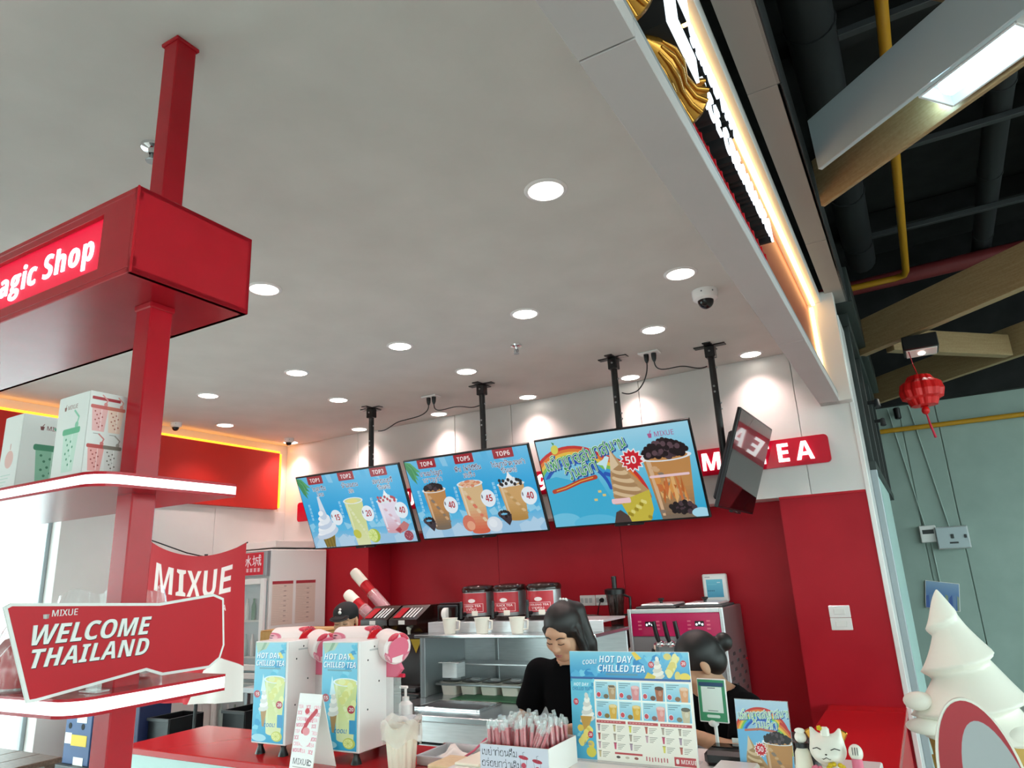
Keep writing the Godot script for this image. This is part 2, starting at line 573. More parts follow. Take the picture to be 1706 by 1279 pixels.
class Cv:
	var im: Image
	var w: int
	var h: int
	var S := 2.0
	var host
	func _init(host_, w_: int, h_: int, bg: Color):
		host = host_
		w = w_
		h = h_
		im = Image.create(int(w * S), int(h * S), false, Image.FORMAT_RGBA8)
		im.fill(bg)
	func rect(x, y, ww, hh, c: Color):
		im.fill_rect(Rect2i(int(x * S), int(y * S), int(ceil(ww * S)), int(ceil(hh * S))), c)
	func grad(x, y, ww, hh, c0: Color, c1: Color):
		var n := int(hh * S)
		for i in n:
			im.fill_rect(Rect2i(int(x * S), int(y * S) + i, int(ww * S), 1), c0.lerp(c1, float(i) / n))
	func poly(p: PackedVector2Array, c: Color):
		var lo := INF
		var hi := -INF
		for q in p:
			lo = minf(lo, q.y)
			hi = maxf(hi, q.y)
		var n := p.size()
		for yy in range(maxi(0, int(lo * S)), mini(int(h * S) - 1, int(hi * S) + 1) + 1):
			var y := (yy + 0.5) / S
			var xs := PackedFloat32Array()
			for i in n:
				var a := p[i]
				var b := p[(i + 1) % n]
				if (a.y <= y) != (b.y <= y):
					xs.append(a.x + (y - a.y) / (b.y - a.y) * (b.x - a.x))
			xs.sort()
			for i in range(0, xs.size() - 1, 2):
				var x0 := int(round(xs[i] * S))
				var x1 := int(round(xs[i + 1] * S))
				if x1 > x0: im.fill_rect(Rect2i(x0, yy, x1 - x0, 1), c)
	func ell(cx, cy, rx, ry, c: Color, rot := 0.0):
		var p := PackedVector2Array()
		var n := clampi(int(maxf(rx, ry) * 1.5), 10, 48)
		for i in n:
			var a := TAU * i / n
			p.append(Vector2(cx, cy) + Vector2(cos(a) * rx, sin(a) * ry).rotated(rot))
		poly(p, c)
	func rrect(x, y, ww, hh, r, c: Color):
		var p := PackedVector2Array()
		for q in host.round_rect(ww, hh, r):
			p.append(Vector2(x + ww / 2.0, y + hh / 2.0) + q)
		poly(p, c)
	func line(pts: Array, wd: float, c: Color):
		for i in pts.size() - 1:
			var a: Vector2 = pts[i]
			var b: Vector2 = pts[i + 1]
			var d := (b - a)
			if d.length() < 1e-4: continue
			var m := d.normalized().orthogonal() * wd * 0.5
			poly(PackedVector2Array([a + m, b + m, b - m, a - m]), c)
			ell(b.x, b.y, wd * 0.5, wd * 0.5, c)
		ell(pts[0].x, pts[0].y, wd * 0.5, wd * 0.5, c)
	func arc(cx, cy, r, a0, a1, wd, c: Color, ry := -1.0):
		var p := []
		for i in 25:
			var a := lerpf(a0, a1, i / 24.0)
			p.append(Vector2(cx + cos(a) * r, cy - sin(a) * (r if ry < 0 else ry)))
		line(p, wd, c)
	# capital height hh, baseline y; xf turns and slants about the start
	func text(s: String, x, y, hh, c: Color, bold := true, align := 0, slant := 0.0, rot := 0.0, squash := 1.0):
		var k: float = hh / 92.0
		var tw: float = host.text_w(s, bold) * hh * squash
		if align == 1: x -= tw * 0.5
		elif align == 2: x -= tw
		var a = host.text_mesh(s, bold).get_mesh_arrays()
		var vs: PackedVector3Array = a[0]
		var ix: PackedInt32Array = a[Mesh.ARRAY_INDEX]
		for i in range(0, ix.size(), 3):
			var q := PackedVector2Array()
			for j in 3:
				var p := vs[ix[i + j]]
				var yy := p.y + 44.0
				q.append(Vector2(x, y) + Vector2((p.x * squash + yy * slant) * k, -yy * k).rotated(rot))
			poly(q, c)
	func thai(s: String, x, y, hh, c: Color, wd := 1.0, align := 0, rot := 0.0, sqz := 1.0):
		var k: float = hh / 8.0
		var adv := 0.0
		var strokes := []
		for ch in s:
			if ch == " ":
				adv += 5.0
				continue
			var g: String = host.THAI.get(ch, "")
			var wide: float = {"เ": 4.0, "า": 6.0, "โ": 6.0, "ไ": 6.0, "แ": 8.0, "ร": 7.0, "!": 3.0}.get(ch, 8.4)
			var over: bool = ch in "ิีืั็่้์ุูึ"
			var at := adv - (8.4 if over else 0.0)
			if ch == "ำ":
				strokes.append([Vector2(adv - 1, 10), Vector2(adv, 11), Vector2(adv + 1, 10), Vector2(adv, 9.4), Vector2(adv - 1, 10)])
				g = host.THAI["า"]
				wide = 6.0
			for st in g.split(";", false):
				var pts := []
				for tk in st.strip_edges().split(" ", false):
					if tk[0] == "o":
						var o := Vector2(tk.substr(1, 1).hex_to_int() + at, tk.substr(2, 1).hex_to_int() - 3)
						var ring := []
						for i in 7: ring.append(o + Vector2(cos(TAU * i / 6), sin(TAU * i / 6)) * 0.9)
						strokes.append(ring)
					else:
						pts.append(Vector2(tk.substr(0, 1).hex_to_int() + at, tk.substr(1, 1).hex_to_int() - 3))
				if pts.size() > 1: strokes.append(pts)
			if not over: adv += wide
		var x0: float = x - (adv * k * 0.5 if align == 1 else 0.0)
		for st in strokes:
			var p := []
			for q in st: p.append(Vector2(x0, y) + Vector2((q.x - (adv * 0.5 if align == 1 and rot != 0.0 else 0.0)) * k * sqz + (adv * k * 0.5 if align == 1 and rot != 0.0 else 0.0), -q.y * k).rotated(rot))
			line(p, wd * k, c)
	func tex() -> ImageTexture:
		var o: Image = im.duplicate()
		o.resize(w, h, Image.INTERPOLATE_BILINEAR)
		return ImageTexture.create_from_image(o)

# strokes on a grid: two hex digits a point (x, y + 3), o = small loop
const THAI := {
	"ก": "03 09 1a 09;0a 2b 5b 6a 63;03 09 2b", "ข": "o1a;2a 27 24 33 63 6b", "ค": "63 69 5b 1b 09 03 25 37;o37", "จ": "0a 2b 5b 6a 63 43 27;o27",
	"ช": "o1a;2a 27 24 33 63 69 7c", "ซ": "o0a;1a 2b 27 24 33 63 69 7c", "ด": "63 69 5b 1b 09 03 13 37;o37", "ต": "63 69 5b 3a 1b 09 03 13 37;o37",
	"น": "o1a;2a 23 55;o65;6b 66", "บ": "o1a;2a 23 63 6b", "ป": "o1a;2a 23 63 6e", "พ": "o0a;1a 13 39 53 6b", "ฟ": "o0a;1a 13 39 53 6e",
	"ม": "o1a;2a 24;o14;24 63 6b", "ย": "o1a;1b 18 27 37;18 15 23 63 6b", "ร": "o34;44 48 09 1b 5b", "ล": "0a 2b 5b 6a 63;68 38 15 13 23;o24",
	"ว": "09 2b 5b 69 63;o53", "ศ": "63 69 5b 1b 09 03 25 37;o37;5b 7d", "ส": "0a 2b 5b 6a 63;68 38 15 13 23;o24;5b 7d", "อ": "o19;09 04 23 53 64 69 5b 2b 09",
	"เ": "1b 14;o24", "แ": "1b 14;o24;5b 54;o64", "โ": "23 2b 1d 3f 5f", "ไ": "33 3b 1d 2f 3d", "า": "19 2b 4b 59 53", "ง": "o4a;5a 55 33 07", "ห": "o1a;2a 23;29 4b 69;o6b;69 63",
	"ี": "1c 2e 5e 6c 1c;6c 6f", "ิ": "1c 2e 5e 6c 1c", "ื": "1c 2e 5e 6c 1c;5c 5f;6c 6f", "ั": "2d 3c 5d 7f;o2d", "็": "1c 3d 5d;2e 4f 6f", "่": "5d 5f", "้": "3f 4d 7f", "์": "4d 6f;o4e",
	"ุ": "51 50;o41", "ู": "41 40 60 61;o31", "!": "17 1b;13 14", "ึ": "1c 2e 5e 6c 1c;o6e",
}

# ------------------------------------------------------------------ the shop's shell
func panels(parent: Node3D, called: String, lo: Vector3, hi: Vector3, axis: int, cuts: Array, material, gap := 0.004, bev := 0.002):
	var e := [lo[axis]] + cuts + [hi[axis]]
	for i in e.size() - 1:
		var a := lo
		var b := hi
		a[axis] = e[i] + gap * 0.5
		b[axis] = e[i + 1] - gap * 0.5
		part(parent, called, bx(a, b, bev), material)

func make_structure():
	struct("floor", bx(V(-6.2, -0.2, -10.4), V(8.2, 0, 8.4)), "floor_tile")
	struct("pavement_outside", bx(V(-24, -0.3, -12), V(-6.2, -0.05, 12)), "grey_light")
	struct("ceiling", bx(V(-6.2, 3.15, -5.7), V(-0.46, 3.32, 2.5)), "ceiling_white")
	# back of the shop: white bulkhead over a red recess between two red piers
	var wb := struct("wall_back", bx(V(-6.2, 2.105, -5.68), V(-0.275, 3.15, -5.285)), "panel_white")
	panels(wb, "panel", V(-5.9, 2.1, -5.285), V(-0.27, 3.15, -5.27), 0, [-4.86, -3.64, -3.02, -1.80, -0.62], "panel_white", 0.005)
	var wr := struct("wall_recess", bx(V(-4.71, 0, -5.76), V(-0.84, 2.105, -5.62)), "red_wall")
	panels(wr, "panel", V(-4.71, 0, -5.62), V(-0.84, 2.105, -5.6), 0, [-3.42, -2.2], "red_wall", 0.004)
	var pr := struct("wall_pier", bx(V(-0.84, 0, -5.68), V(-0.275, 2.1, -5.275)), "red_wall")
	part(pr, "edge_trim", bx(V(-0.275, 0, -5.70), V(-0.245, 3.36, -5.262), 0.003), "white_gloss")
	part(pr, "top_edge", bx(V(-0.84, 2.085, -5.275), V(-0.278, 2.103, -5.268), 0.002), "red_paint")
	struct("wall_pier", bx(V(-5.40, 0, -5.68), V(-4.71, 2.1, -5.275)), "red_wall")
	# window side
	var wl := struct("wall_left", bx(V(-6.2, 0, -5.7), V(-5.9, 3.15, -3.0)), "panel_white")
	part(wl, "panel", bx(V(-5.9, 0, -4.4), V(-5.892, 2.43, -3.0), 0.002), "panel_white")
	part(wl, "panel", bx(V(-5.9, 0, -5.27), V(-5.892, 2.43, -4.405), 0.002), "panel_white")
	struct("wall_left", bx(V(-6.2, 2.42, -3.0), V(-5.9, 3.15, 2.5)), "panel_white")
	var w := struct("window_1", MB.new().mesh() if false else bx(V(-6.12, 0, -3.0), V(-5.96, 0.08, 2.5), 0.004), "alu")
	for z in [-2.985, -0.2, 2.47]:
		part(w, "mullion", bx(V(-6.1, 0.08, z - 0.015), V(-6.02, 2.36, z + 0.015), 0.004), "alu")
	part(w, "head", bx(V(-6.12, 2.36, -3.0), V(-5.96, 2.42, 2.5), 0.004), "alu")
	for z in [-2.97, -0.185]:
		part(w, "pane", bx(V(-6.065, 0.08, z), V(-6.055, 2.36, z + 2.64)), "glass")
	# red signboard wall high on the window side, washed by hidden yellow strips
	var rp := thing("wall_feature_panel", "large plain red panel high on the side wall, edged by a yellow glow", "wall panel", V(-5.9, 2.45, -3.0))
	part(rp, "board", bx(V(0.0, 0, -2.13), V(0.05, 0.60, 4.6), 0.004), "red_orange")
	part(rp, "led_strip", bx(V(0.008, 0.612, -2.15), V(0.03, 0.626, 4.6)), "led_yellow")
	part(rp, "led_strip", bx(V(0.008, 0.02, -2.172), V(0.03, 0.6, -2.158)), "led_yellow")
	for z in [-1.6, 0.0, 1.6, 3.2]:
		light_area(rp, V(0.06, 0.63, z), V(0.25, 1, 0), Vector2(0.03, 1.5), Color(1.0, 0.66, 0.14), 0.045)
	light_area(rp, V(0.07, 0.3, -2.15), V(0.5, 0.0, -1), Vector2(0.03, 0.55), Color(1.0, 0.58, 0.1), 0.05)

func make_lamps():
	var xs := [-0.86, -1.807, -2.757, -3.715, -4.704, -5.68]
	var grid := {
		"row by the back wall": [-5.12, xs], "second row from the back wall": [-4.14, [-1.272, -2.74, -4.04, -5.48]],
		"third row from the back wall": [-3.38, xs.slice(0, 5)], "row near the red stand": [-2.24, [-1.07, -2.726]],
	}
	var ord := ["first", "second", "third", "fourth", "fifth", "sixth"]
	var proto: Node3D = null
	for row in grid:
		for i in grid[row][1].size():
			var at := V(grid[row][1][i], 3.15, grid[row][0])
			var label: String = "lit downlight, %s from the fascia beam, %s" % [ord[i], row]
			var t: Node3D
			if proto == null:
				t = thing("downlight", label, "downlight", at, 0, "recessed ceiling downlights")
				var ring := MB.new()
				ring.lathe([Vector2(0.070, 0.0), Vector2(0.072, -0.006), Vector2(0.084, -0.005), Vector2(0.089, -0.001), Vector2(0.089, 0.0)], 32)
				part(t, "trim_ring", ring, "white_gloss")
				var disc := MB.new()
				disc.lathe([Vector2(0.0, -0.004), Vector2(0.071, -0.004), Vector2(0.071, -0.001), Vector2(0, -0.001)], 32)
				part(t, "diffuser", disc, "lamp_white")
				var l := SpotLight3D.new()
				l.name = "light"
				t.add_child(l)
				l.position = V(0, -0.012, 0)
				l.rotation.x = -PI / 2
				l.spot_angle = 58.0
				l.spot_angle_attenuation = 1.0
				l.spot_range = 14.0
				l.spot_attenuation = 2.0
				l.light_color = Color(1.0, 0.88, 0.86)
				l.light_energy = LAMP
				l.light_size = 0.06
				l.shadow_enabled = true
				proto = t
			else:
				t = copy_of(proto, at, 0, label)
	# dome cameras
	var cams := [
		[V(-0.82, 3.15, -3.7), 0.072, "larger white dome security camera on the ceiling near the fascia beam"],
		[V(-5.55, 3.15, -4.98), 0.05, "small white dome security camera in the yellow-lit ceiling corner"],
		[V(-5.72, 3.15, -3.80), 0.05, "small white dome security camera half behind the red stand's post"]]
	for c in cams:
		var t := thing("dome_camera", c[2], "camera", c[0], 0.3, "dome cameras on the ceiling")
		var r: float = c[1]
		var b := MB.new()
		b.lathe([Vector2(0, -r * 0.85), Vector2(r * 0.72, -r * 0.85), Vector2(r * 0.93, -r * 0.7), Vector2(r, -r * 0.35), Vector2(r, 0), Vector2(0, 0)], 28)
		part(t, "housing", b, "white_gloss")
		var d := MB.new()
		d.ell(V(0, -r * 0.85, r * 0.1), V(r * 0.62, r * 0.66, r * 0.62), 20, 12)
		part(t, "dome", d, "black_gloss")
		var k := MB.new()
		k.ell(V(r * 0.55, -r * 0.3, r * 0.82), V(1, 1, 1) * r * 0.07, 8, 6)
		k.ell(V(-r * 0.3, -r * 0.3, r * 0.95), V(1, 1, 1) * r * 0.07, 8, 6)
		part(t, "screw", k, "grey")
	for c in [[V(-2.14, 3.15, -3.85), "chrome fire sprinkler hanging among the downlights", "sprinkler"], [V(-2.07, 3.15, -1.2), "chrome fire sprinkler just behind the red stand's upper post", "sprinkler"]]:
		var t := thing("sprinkler_head", c[1], c[2], c[0])
		var b := MB.new()
		b.lathe([Vector2(0.04, 0), Vector2(0.038, -0.01), Vector2(0.016, -0.014), Vector2(0.012, -0.03)], 20)
		part(t, "escutcheon", b, "chrome")
		var s := MB.new()
		s.lathe([Vector2(0, -0.062), Vector2(0.018, -0.062), Vector2(0.02, -0.058), Vector2(0.006, -0.055), Vector2(0.006, -0.028), Vector2(0.012, -0.022)], 14)
		s.tube([V(0.012, -0.028, 0), V(0.016, -0.045, 0), V(0.005, -0.058, 0)], 0.003, 6)
		s.tube([V(-0.012, -0.028, 0), V(-0.016, -0.045, 0), V(-0.005, -0.058, 0)], 0.003, 6)
		part(t, "head", s, "steel_dull")
	# sockets in the ceiling that feed the menu screens, with plugs and cables
	var sock := [[V(-3.38, 3.15, -4.55), [V(-3.95, 2.93, -4.54), V(-2.87, 2.98, -4.52)], "ceiling socket between the first two screen poles"], [V(-1.46, 3.15, -4.59), [V(-1.68, 2.88, -4.55), V(-1.09, 3.0, -4.70)], "ceiling socket between the promotion screen's pole and the side screen's pole"]]
	for s in sock:
		var t := thing("ceiling_socket", "white " + s[2], "socket", s[0])
		part(t, "plate", bx(V(-0.075, -0.012, -0.045), V(0.075, 0, 0.045), 0.004), "white_gloss")
		for i in 2:
			var x := -0.025 if i == 0 else 0.03
			var pl := MB.new()
			pl.lathe([Vector2(0, -0.075), Vector2(0.008, -0.075), Vector2(0.016, -0.055), Vector2(0.019, -0.03), Vector2(0.019, -0.012), Vector2(0, -0.012)], 14, Transform3D(Basis(), V(x, 0, 0)))
			part(t, "plug", pl, "black")
			var e: Vector3 = s[1][i] - s[0]
			var c := Curve3D.new()
			c.add_point(V(x, -0.075, 0), Vector3.ZERO, V(0, -0.10, 0))
			c.add_point(e * 0.55 + V(0, -0.13 if i == 0 and s[0].x > -2 else -0.05, 0.01), V(-e.x * 0.2, 0.01, 0), V(e.x * 0.2, -0.01, 0))
			c.add_point(e, V(-e.x * 0.2, -0.02, 0), Vector3.ZERO)
			var cb := MB.new()
			cb.tube(Array(c.tessellate(4, 3)), 0.0045, 6)
			part(t, "cable", cb, "black")

const LAMP := 1.05

# ------------------------------------------------------------------ fascia over the shop front
func make_fascia():
	var f := struct("trim_1", bx(V(-0.46, 2.76, -5.27), V(-0.442, 3.52, 2.5)), "panel_white")
	panels(f, "soffit_panel", V(-0.46, 2.71, -5.265), V(-0.33, 2.76, 2.5), 2, [-3.55, -1.17, 1.1], "soffit", 0.004)
	part(f, "lip", bx(V(-0.345, 2.76, -5.15), V(-0.33, 2.775, 2.5), 0.002), "grey")
	part(f, "back_board", bx(V(-0.442, 2.76, -5.15), V(-0.425, 3.44, 2.5)), "fascia_board")
	part(f, "hood", bx(V(-0.442, 3.44, -5.2), V(-0.335, 3.52, 2.5), 0.003), "panel_white")
	part(f, "end_post", bx(V(-0.46, 2.71, -5.268), V(-0.25, 3.52, -5.15), 0.003), "panel_white")
	var led := thing("cove_light", "warm white light strip under the fascia hood above the shop letters", "light strip", V(-0.385, 3.425, -1.8))
	part(led, "led_strip", bx(V(-0.012, -0.006, -3.33), V(0.012, 0.012, 3.6), 0.003), "led_warm")
	part(led, "led_strip", bx(V(-0.03, -0.56, -3.348), V(-0.005, -0.01, -3.335), 0.003), "led_warm")
	for i in 4:
		light_area(led, V(0.0, -0.012, -2.5 + 1.7 * i), V(-0.12, -1, 0), Vector2(0.03, 1.6), Color(1.0, 0.80, 0.52), 0.09)
	part(f, "red_edge_channel", bx(V(-0.356, 2.776, -2.80), V(-0.350, 2.862, -1.66), 0.002), "red_plastic", "red strip standing in for the red glow of the letters")  # red glow from the letter backs, put into this strip's colour
	for k in 14: part(f, "channel_clip", bx(V(-0.351, 2.80, -2.76 + 0.08 * k), V(-0.346, 2.862, -2.75 + 0.08 * k), 0.001), "red_paint")  # ridges along the strip, part of the same painted red glow
	# the dark box behind the big letters
	var pn := thing("sign_backing", "black glossy backing panel behind the large shop letters", "sign panel", V(-0.425, 2.79, -0.9))
	part(pn, "board", bx(V(0, 0.02, -0.88), V(0.02, 0.62, 2.9), 0.004), "black_gloss")
	var pn2 := thing("sign_backing", "long black raceway strip carrying the two rows of small shop letters", "sign panel", V(-0.425, 2.93, -1.80))
	part(pn2, "board", bx(V(0, 0.0, -0.95), V(0.02, 0.24, 0.0), 0.004), "black_matte")
	# facing +x, so text runs from near to far
	var B := Basis(V(0, 0, -1), Vector3.UP, V(1, 0, 0))
	var rows := [["SINCE 1997", 0.064, V(-0.345, 3.03, -1.62), "upper row of small glowing white shop letters giving the founding year", 1.16], ["ICE CREAM&TEA", 0.084, V(-0.345, 2.875, -1.68), "lower row of small glowing white shop letters with deep black returns", 1.13]]
	for r in rows:
		var t := thing("sign_letters", r[3], "sign", r[2])
		letters(t, r[0], r[1], 0.07, "black_matte", Transform3D(B, V(0.0, 0, 0)), true, r[4], "letter_return")
		letters(t, r[0], r[1], 0.008, "letter_white", Transform3D(B, V(0.04, 0, 0)), true, r[4], "letter_face")
	var big := thing("sign_letters", "large glowing white shop name letters on the fascia", "sign", V(-0.345, 2.86, 0.35))
	letters(big, "MIXUE", 0.44, 0.09, "black_matte", Transform3D(B, V(0, 0, 0)), true, 1.0, "letter_return")
	letters(big, "MIXUE", 0.44, 0.008, "letter_white", Transform3D(B, V(0.05, 0, 0)), true, 1.0, "letter_face")
	light_area(big, V(0.09, 0.2, -0.9), V(1, 0, 0), Vector2(1.9, 0.4), Color(0.95, 0.97, 1.0), 0.05)
	# gilt ornaments in front of the fascia
	for i in 2:
		var t := thing("gilt_ornament", ["fluted golden horn ornament at the start of the small shop letters", "fluted golden horn ornament higher along the fascia, beside the big letters"][i], "ornament", V(-0.36, 2.85, [-1.60, -1.18][i]))
		var ax := Basis(V(1, 0, 0), V(0, 0, 1), V(0, -1, 0))
		var prof := [Vector2(0.03, -0.03), Vector2(0.075, -0.025), Vector2(0.08, -0.005), Vector2(0.055, 0.02), Vector2(0.046, 0.08), Vector2(0.056, 0.14), Vector2(0.052, 0.19), Vector2(0.035, 0.23), Vector2(0.012, 0.26), Vector2(0.0, 0.265)]
		var g := MB.new()
		g.lathe(prof, 36, Transform3D(ax, Vector3.ZERO), 0.3)
		part(t, "horn", g, "gold")
		for k in 16:
			var a := TAU * k / 16
			var pts := []
			for q in prof.slice(2, 8): pts.append(ax * V(cos(a) * q.x * 1.03, q.y, sin(a) * q.x * 1.03))
			var rb := MB.new()
			rb.tube(pts, [0.007, 0.007, 0.006, 0.007, 0.006, 0.003], 6)
			part(t, "flute", rb, "gold")
		part(t, "wall_bracket", bx(V(-0.07, -0.012, 0.1), V(-0.04, 0.012, 0.13), 0.002), "gold")

# ------------------------------------------------------------------ the mall hall beside the shop
func make_mall():
	var wrr := struct("wall_right", bx(V(8.0, 4.4, -10.4), V(8.2, 5.9, 8.4)), "mall_wall")
	part(wrr, "sill_wall", bx(V(8.0, 0, -10.4), V(8.2, 0.3, 8.4)), "mall_wall")
	part(wrr, "pier", bx(V(8.0, 0.3, -10.4), V(8.2, 4.4, -9.0)), "mall_wall")
	part(wrr, "pier", bx(V(8.0, 0.3, 7.8), V(8.2, 4.4, 8.4)), "mall_wall")
	var w4 := struct("window_4", bx(V(8.03, 0.3, -9.0), V(8.17, 0.38, 7.8), 0.004), "alu")  # unseen glazing added so sky light reaches the far wall and corridor
	for i in 9: part(w4, "mullion", bx(V(8.05, 0.38, -9.0 + 2.09 * i), V(8.15, 4.4, -8.92 + 2.09 * i), 0.004), "alu")
	for i in 8: part(w4, "pane", bx(V(8.095, 0.38, -8.92 + 2.09 * i), V(8.105, 4.4, -6.91 + 2.09 * i)), "glass")
	var wf := struct("wall_far", bx(V(-6.2, 0, -10.4), V(8.2, 5.9, -10.02)), "mall_wall")
	panels(wf, "panel", V(-0.9, 0, -10.02), V(8.0, 4.4, -10.0), 0, [0.02, 0.42, 1.62, 2.82, 4.02, 5.22, 6.42], "mall_wall", 0.012, 0.004)
	part(wf, "dark_upper_wall", bx(V(-0.9, 3.52, -10.0), V(8.0, 5.6, -9.9)), "roof_black")
	var wn := struct("wall_front", bx(V(-6.2, 2.7, 8.2), V(8.2, 5.9, 8.4)), "mall_wall")
	part(wn, "pier", bx(V(-6.2, 0, 8.2), V(-5.4, 2.7, 8.4)), "mall_wall")
	part(wn, "pier", bx(V(7.4, 0, 8.2), V(8.2, 2.7, 8.4)), "mall_wall")
	var w2 := struct("window_2", bx(V(-5.4, 0, 8.24), V(7.4, 0.1, 8.36), 0.004), "alu")
	for i in 7:
		part(w2, "mullion", bx(V(-5.4 + i * 2.12, 0.1, 8.25), V(-5.32 + i * 2.12, 2.7, 8.35), 0.004), "alu")
	for i in 6:
		part(w2, "pane", bx(V(-5.32 + i * 2.12, 0.1, 8.295), V(-3.28 + i * 2.12, 2.7, 8.305)), "glass")
	struct("roof", bx(V(-6.4, 5.6, -10.4), V(8.2, 5.9, 8.4)), "roof_black")
	struct("wall_plenum", bx(V(-6.2, 3.3, 2.4), V(-0.46, 5.6, 2.5)), "roof_black")
	struct("wall_plenum", bx(V(-6.4, 3.15, -10.4), V(-6.2, 5.6, 8.4)), "roof_black")
	struct("wall_left", bx(V(-6.2, 0, 2.5), V(-5.9, 3.15, 8.2)), "mall_wall")
	struct("wall_left", bx(V(-6.2, 0, -10.4), V(-5.9, 5.6, -5.7)), "mall_wall")
	# partition that carries on from the shop's end, glazed above
	var pt := struct("wall_partition", bx(V(-0.45, 0, -8.0), V(-0.215, 2.27, -5.72), 0.003), "pale_cyan")
	part(pt, "end_trim", bx(V(-0.245, 0, -5.72), V(-0.2, 2.27, -5.66), 0.003), "alu")
	var tr := struct("window_3", bx(V(-0.3, 2.27, -9.0), V(-0.2, 2.34, -5.7), 0.003), "beam_dark")
	for z in [-8.96, -7.9, -6.8, -5.75]:
		part(tr, "mullion", bx(V(-0.29, 2.34, z - 0.03), V(-0.21, 3.4, z + 0.03), 0.003), "beam_dark")
	for z in [-8.93, -7.87, -6.77]:
		part(tr, "pane", bx(V(-0.262, 2.34, z), V(-0.25, 3.4, z + 1.0)), "smoke_glass")
	part(tr, "head", bx(V(-0.3, 3.4, -9.0), V(-0.2, 3.5, -5.7), 0.003), "beam_dark")
	part(tr, "dark_back", bx(V(-0.5, 2.3, -9.0), V(-0.46, 3.5, -5.7)), "black_matte")
	# long steel beam outside the fascia
	var ob := struct("trim_2", bx(V(-0.285, 3.53, -5.4), V(-0.19, 3.8, 3.0)), "beam_grey")
	panels(ob, "cladding", V(-0.30, 3.50, -5.42), V(-0.17, 3.525, 3.0), 2, [-4.22, -2.6, -0.6], "beam_grey", 0.004)
	panels(ob, "side_cladding", V(-0.185, 3.50, -5.42), V(-0.165, 3.74, 3.0), 2, [-4.22, -2.6, -0.6], "duct_dark", 0.004)
	struct("trim_3", bx(V(-0.30, 3.50, -8.9), V(-0.14, 3.78, -5.43), 0.004), "beam_dark")
	# timber rafters, skewed to the shop front
	var d := V(0.777, 0.036, 0.628).normalized()
	var names := ["timber rafter with a cool-lit flank, closest to the camera above the corridor", "timber rafter in the middle, over the red lantern", "timber rafter low and far, just before the grey wall"]
	var at := [V(-0.15, 3.45, -3.68), V(-0.15, 3.45, -6.97), V(-0.15, 3.50, -9.6)]
	for i in 3:
		var t := thing("timber_rafter", names[i], "rafter", at[i], 0, "parallel timber rafters over the corridor")
		var bs := Basis(d, Vector3.UP, d.cross(Vector3.UP)).orthonormalized()
		var L: float = [5.2, 6.2, 7.5][i]
		if i == 0:
			var far := MB.new()
			far.box(d * L * 0.5 + V(0, 0.14, 0), V(L, 0.28, 0.025), 0.003, bs)
			part(t, "side_board", far, "wood")
			var near := MB.new()
			near.box(d * (L * 0.5 + 0.13) + V(0, 0.14, 0) + bs.z * 0.27, V(L - 0.26, 0.28, 0.025), 0.003, bs)
			part(t, "flank_board", near, "blue_white", "timber flank board coloured blue-grey for the cool light on it")  # same timber; the cool light falling on it is put into its colour
			var cap := MB.new()
			cap.box(d * (L * 0.5 + 0.15) + V(0, 0.27, 0) + bs.z * 0.135, V(L - 0.3, 0.03, 0.245), 0.003, bs)
			part(t, "top_board", cap, "wood")
		else:
			var b := MB.new()
			b.box(d * L * 0.5 + V(0, 0.15, 0) + bs.z * 0.06, V(L, 0.29, 0.10), 0.004, bs)
			part(t, "core", b, "wood")
			var s2 := MB.new()
			s2.box(d * L * 0.5 + V(0, 0.15, 0) + bs.z * 0.125, V(L, 0.32, 0.02), 0.003, bs)
			part(t, "side_board", s2, "wood")
	var cross := [[V(0.05, 3.66, -7.29), V(1.08, 3.66, -8.33), "timber cross brace running behind the square spotlight"], [V(0.25, 3.94, -2.65), V(1.3, 3.94, -3.72), "timber brace at the very top corner above the cool panel lamp"]]
	for c in cross:
		var e: Vector3 = c[1] - c[0]
		var b := MB.new()
		b.box(e * 0.5, V(e.length(), 0.22, 0.1), 0.004, Basis(e.normalized(), Vector3.UP, e.normalized().cross(Vector3.UP)).orthonormalized())
		single("timber_brace", b, "wood", c[2], "brace", "", c[0])
	# services under the black roof
	var pipes := [
		[[V(0.31, 4.6, -1.5), V(0.35, 4.6, -8.05), V(0.33, 4.6, -8.18), V(0.24, 4.6, -8.22), V(-0.9, 4.6, -8.25)], 0.035, "yellow_pipe", "yellow_gas_pipe", "yellow pipe under the dark roof, bending towards the shop"],
		[[V(-1.2, 4.9, -9.15), V(1.2, 4.9, -9.0), V(4.5, 4.9, -8.9)], 0.09, "red_pipe", "red_sprinkler_pipe", "dark red sprinkler main crossing under the roof"],
		[[V(-0.7, 3.21, -9.93), V(1.4, 3.20, -9.93), V(7.0, 3.15, -9.93)], 0.03, "yellow_pipe", "yellow_gas_pipe", "thin yellow pipe along the grey far wall"],
		[[V(-0.05, 5.2, -2.5), V(-0.05, 5.2, -9.0)], 0.16, "duct_dark", "round_duct", "dark round duct close to the steel beam"],
		[[V(1.05, 5.1, -2.0), V(1.2, 5.1, -9.5)], 0.10, "duct_dark", "round_duct", "narrow dark duct beyond the yellow pipe"]]
	for p in pipes:
		var b := MB.new()
		b.tube(p[0], p[1], 14)
		if p[3] == "round_duct":
			for k in 5:
				var q: Vector3 = p[0][0].lerp(p[0][1], 0.1 + 0.2 * k)
				b.cyl(q, q + V(0, 0, -0.04), p[1] * 1.07)
		single(p[3], b, p[2], p[4], "duct" if p[3] == "round_duct" else "pipe")
	var db := thing("air_duct", "large dark rectangular air duct under the black roof", "duct", V(2.3, 5.03, -5.0))
	part(db, "casing", bx(V(-0.5, 0, -4), V(0.5, 0.5, 4), 0.01), "duct_dark")
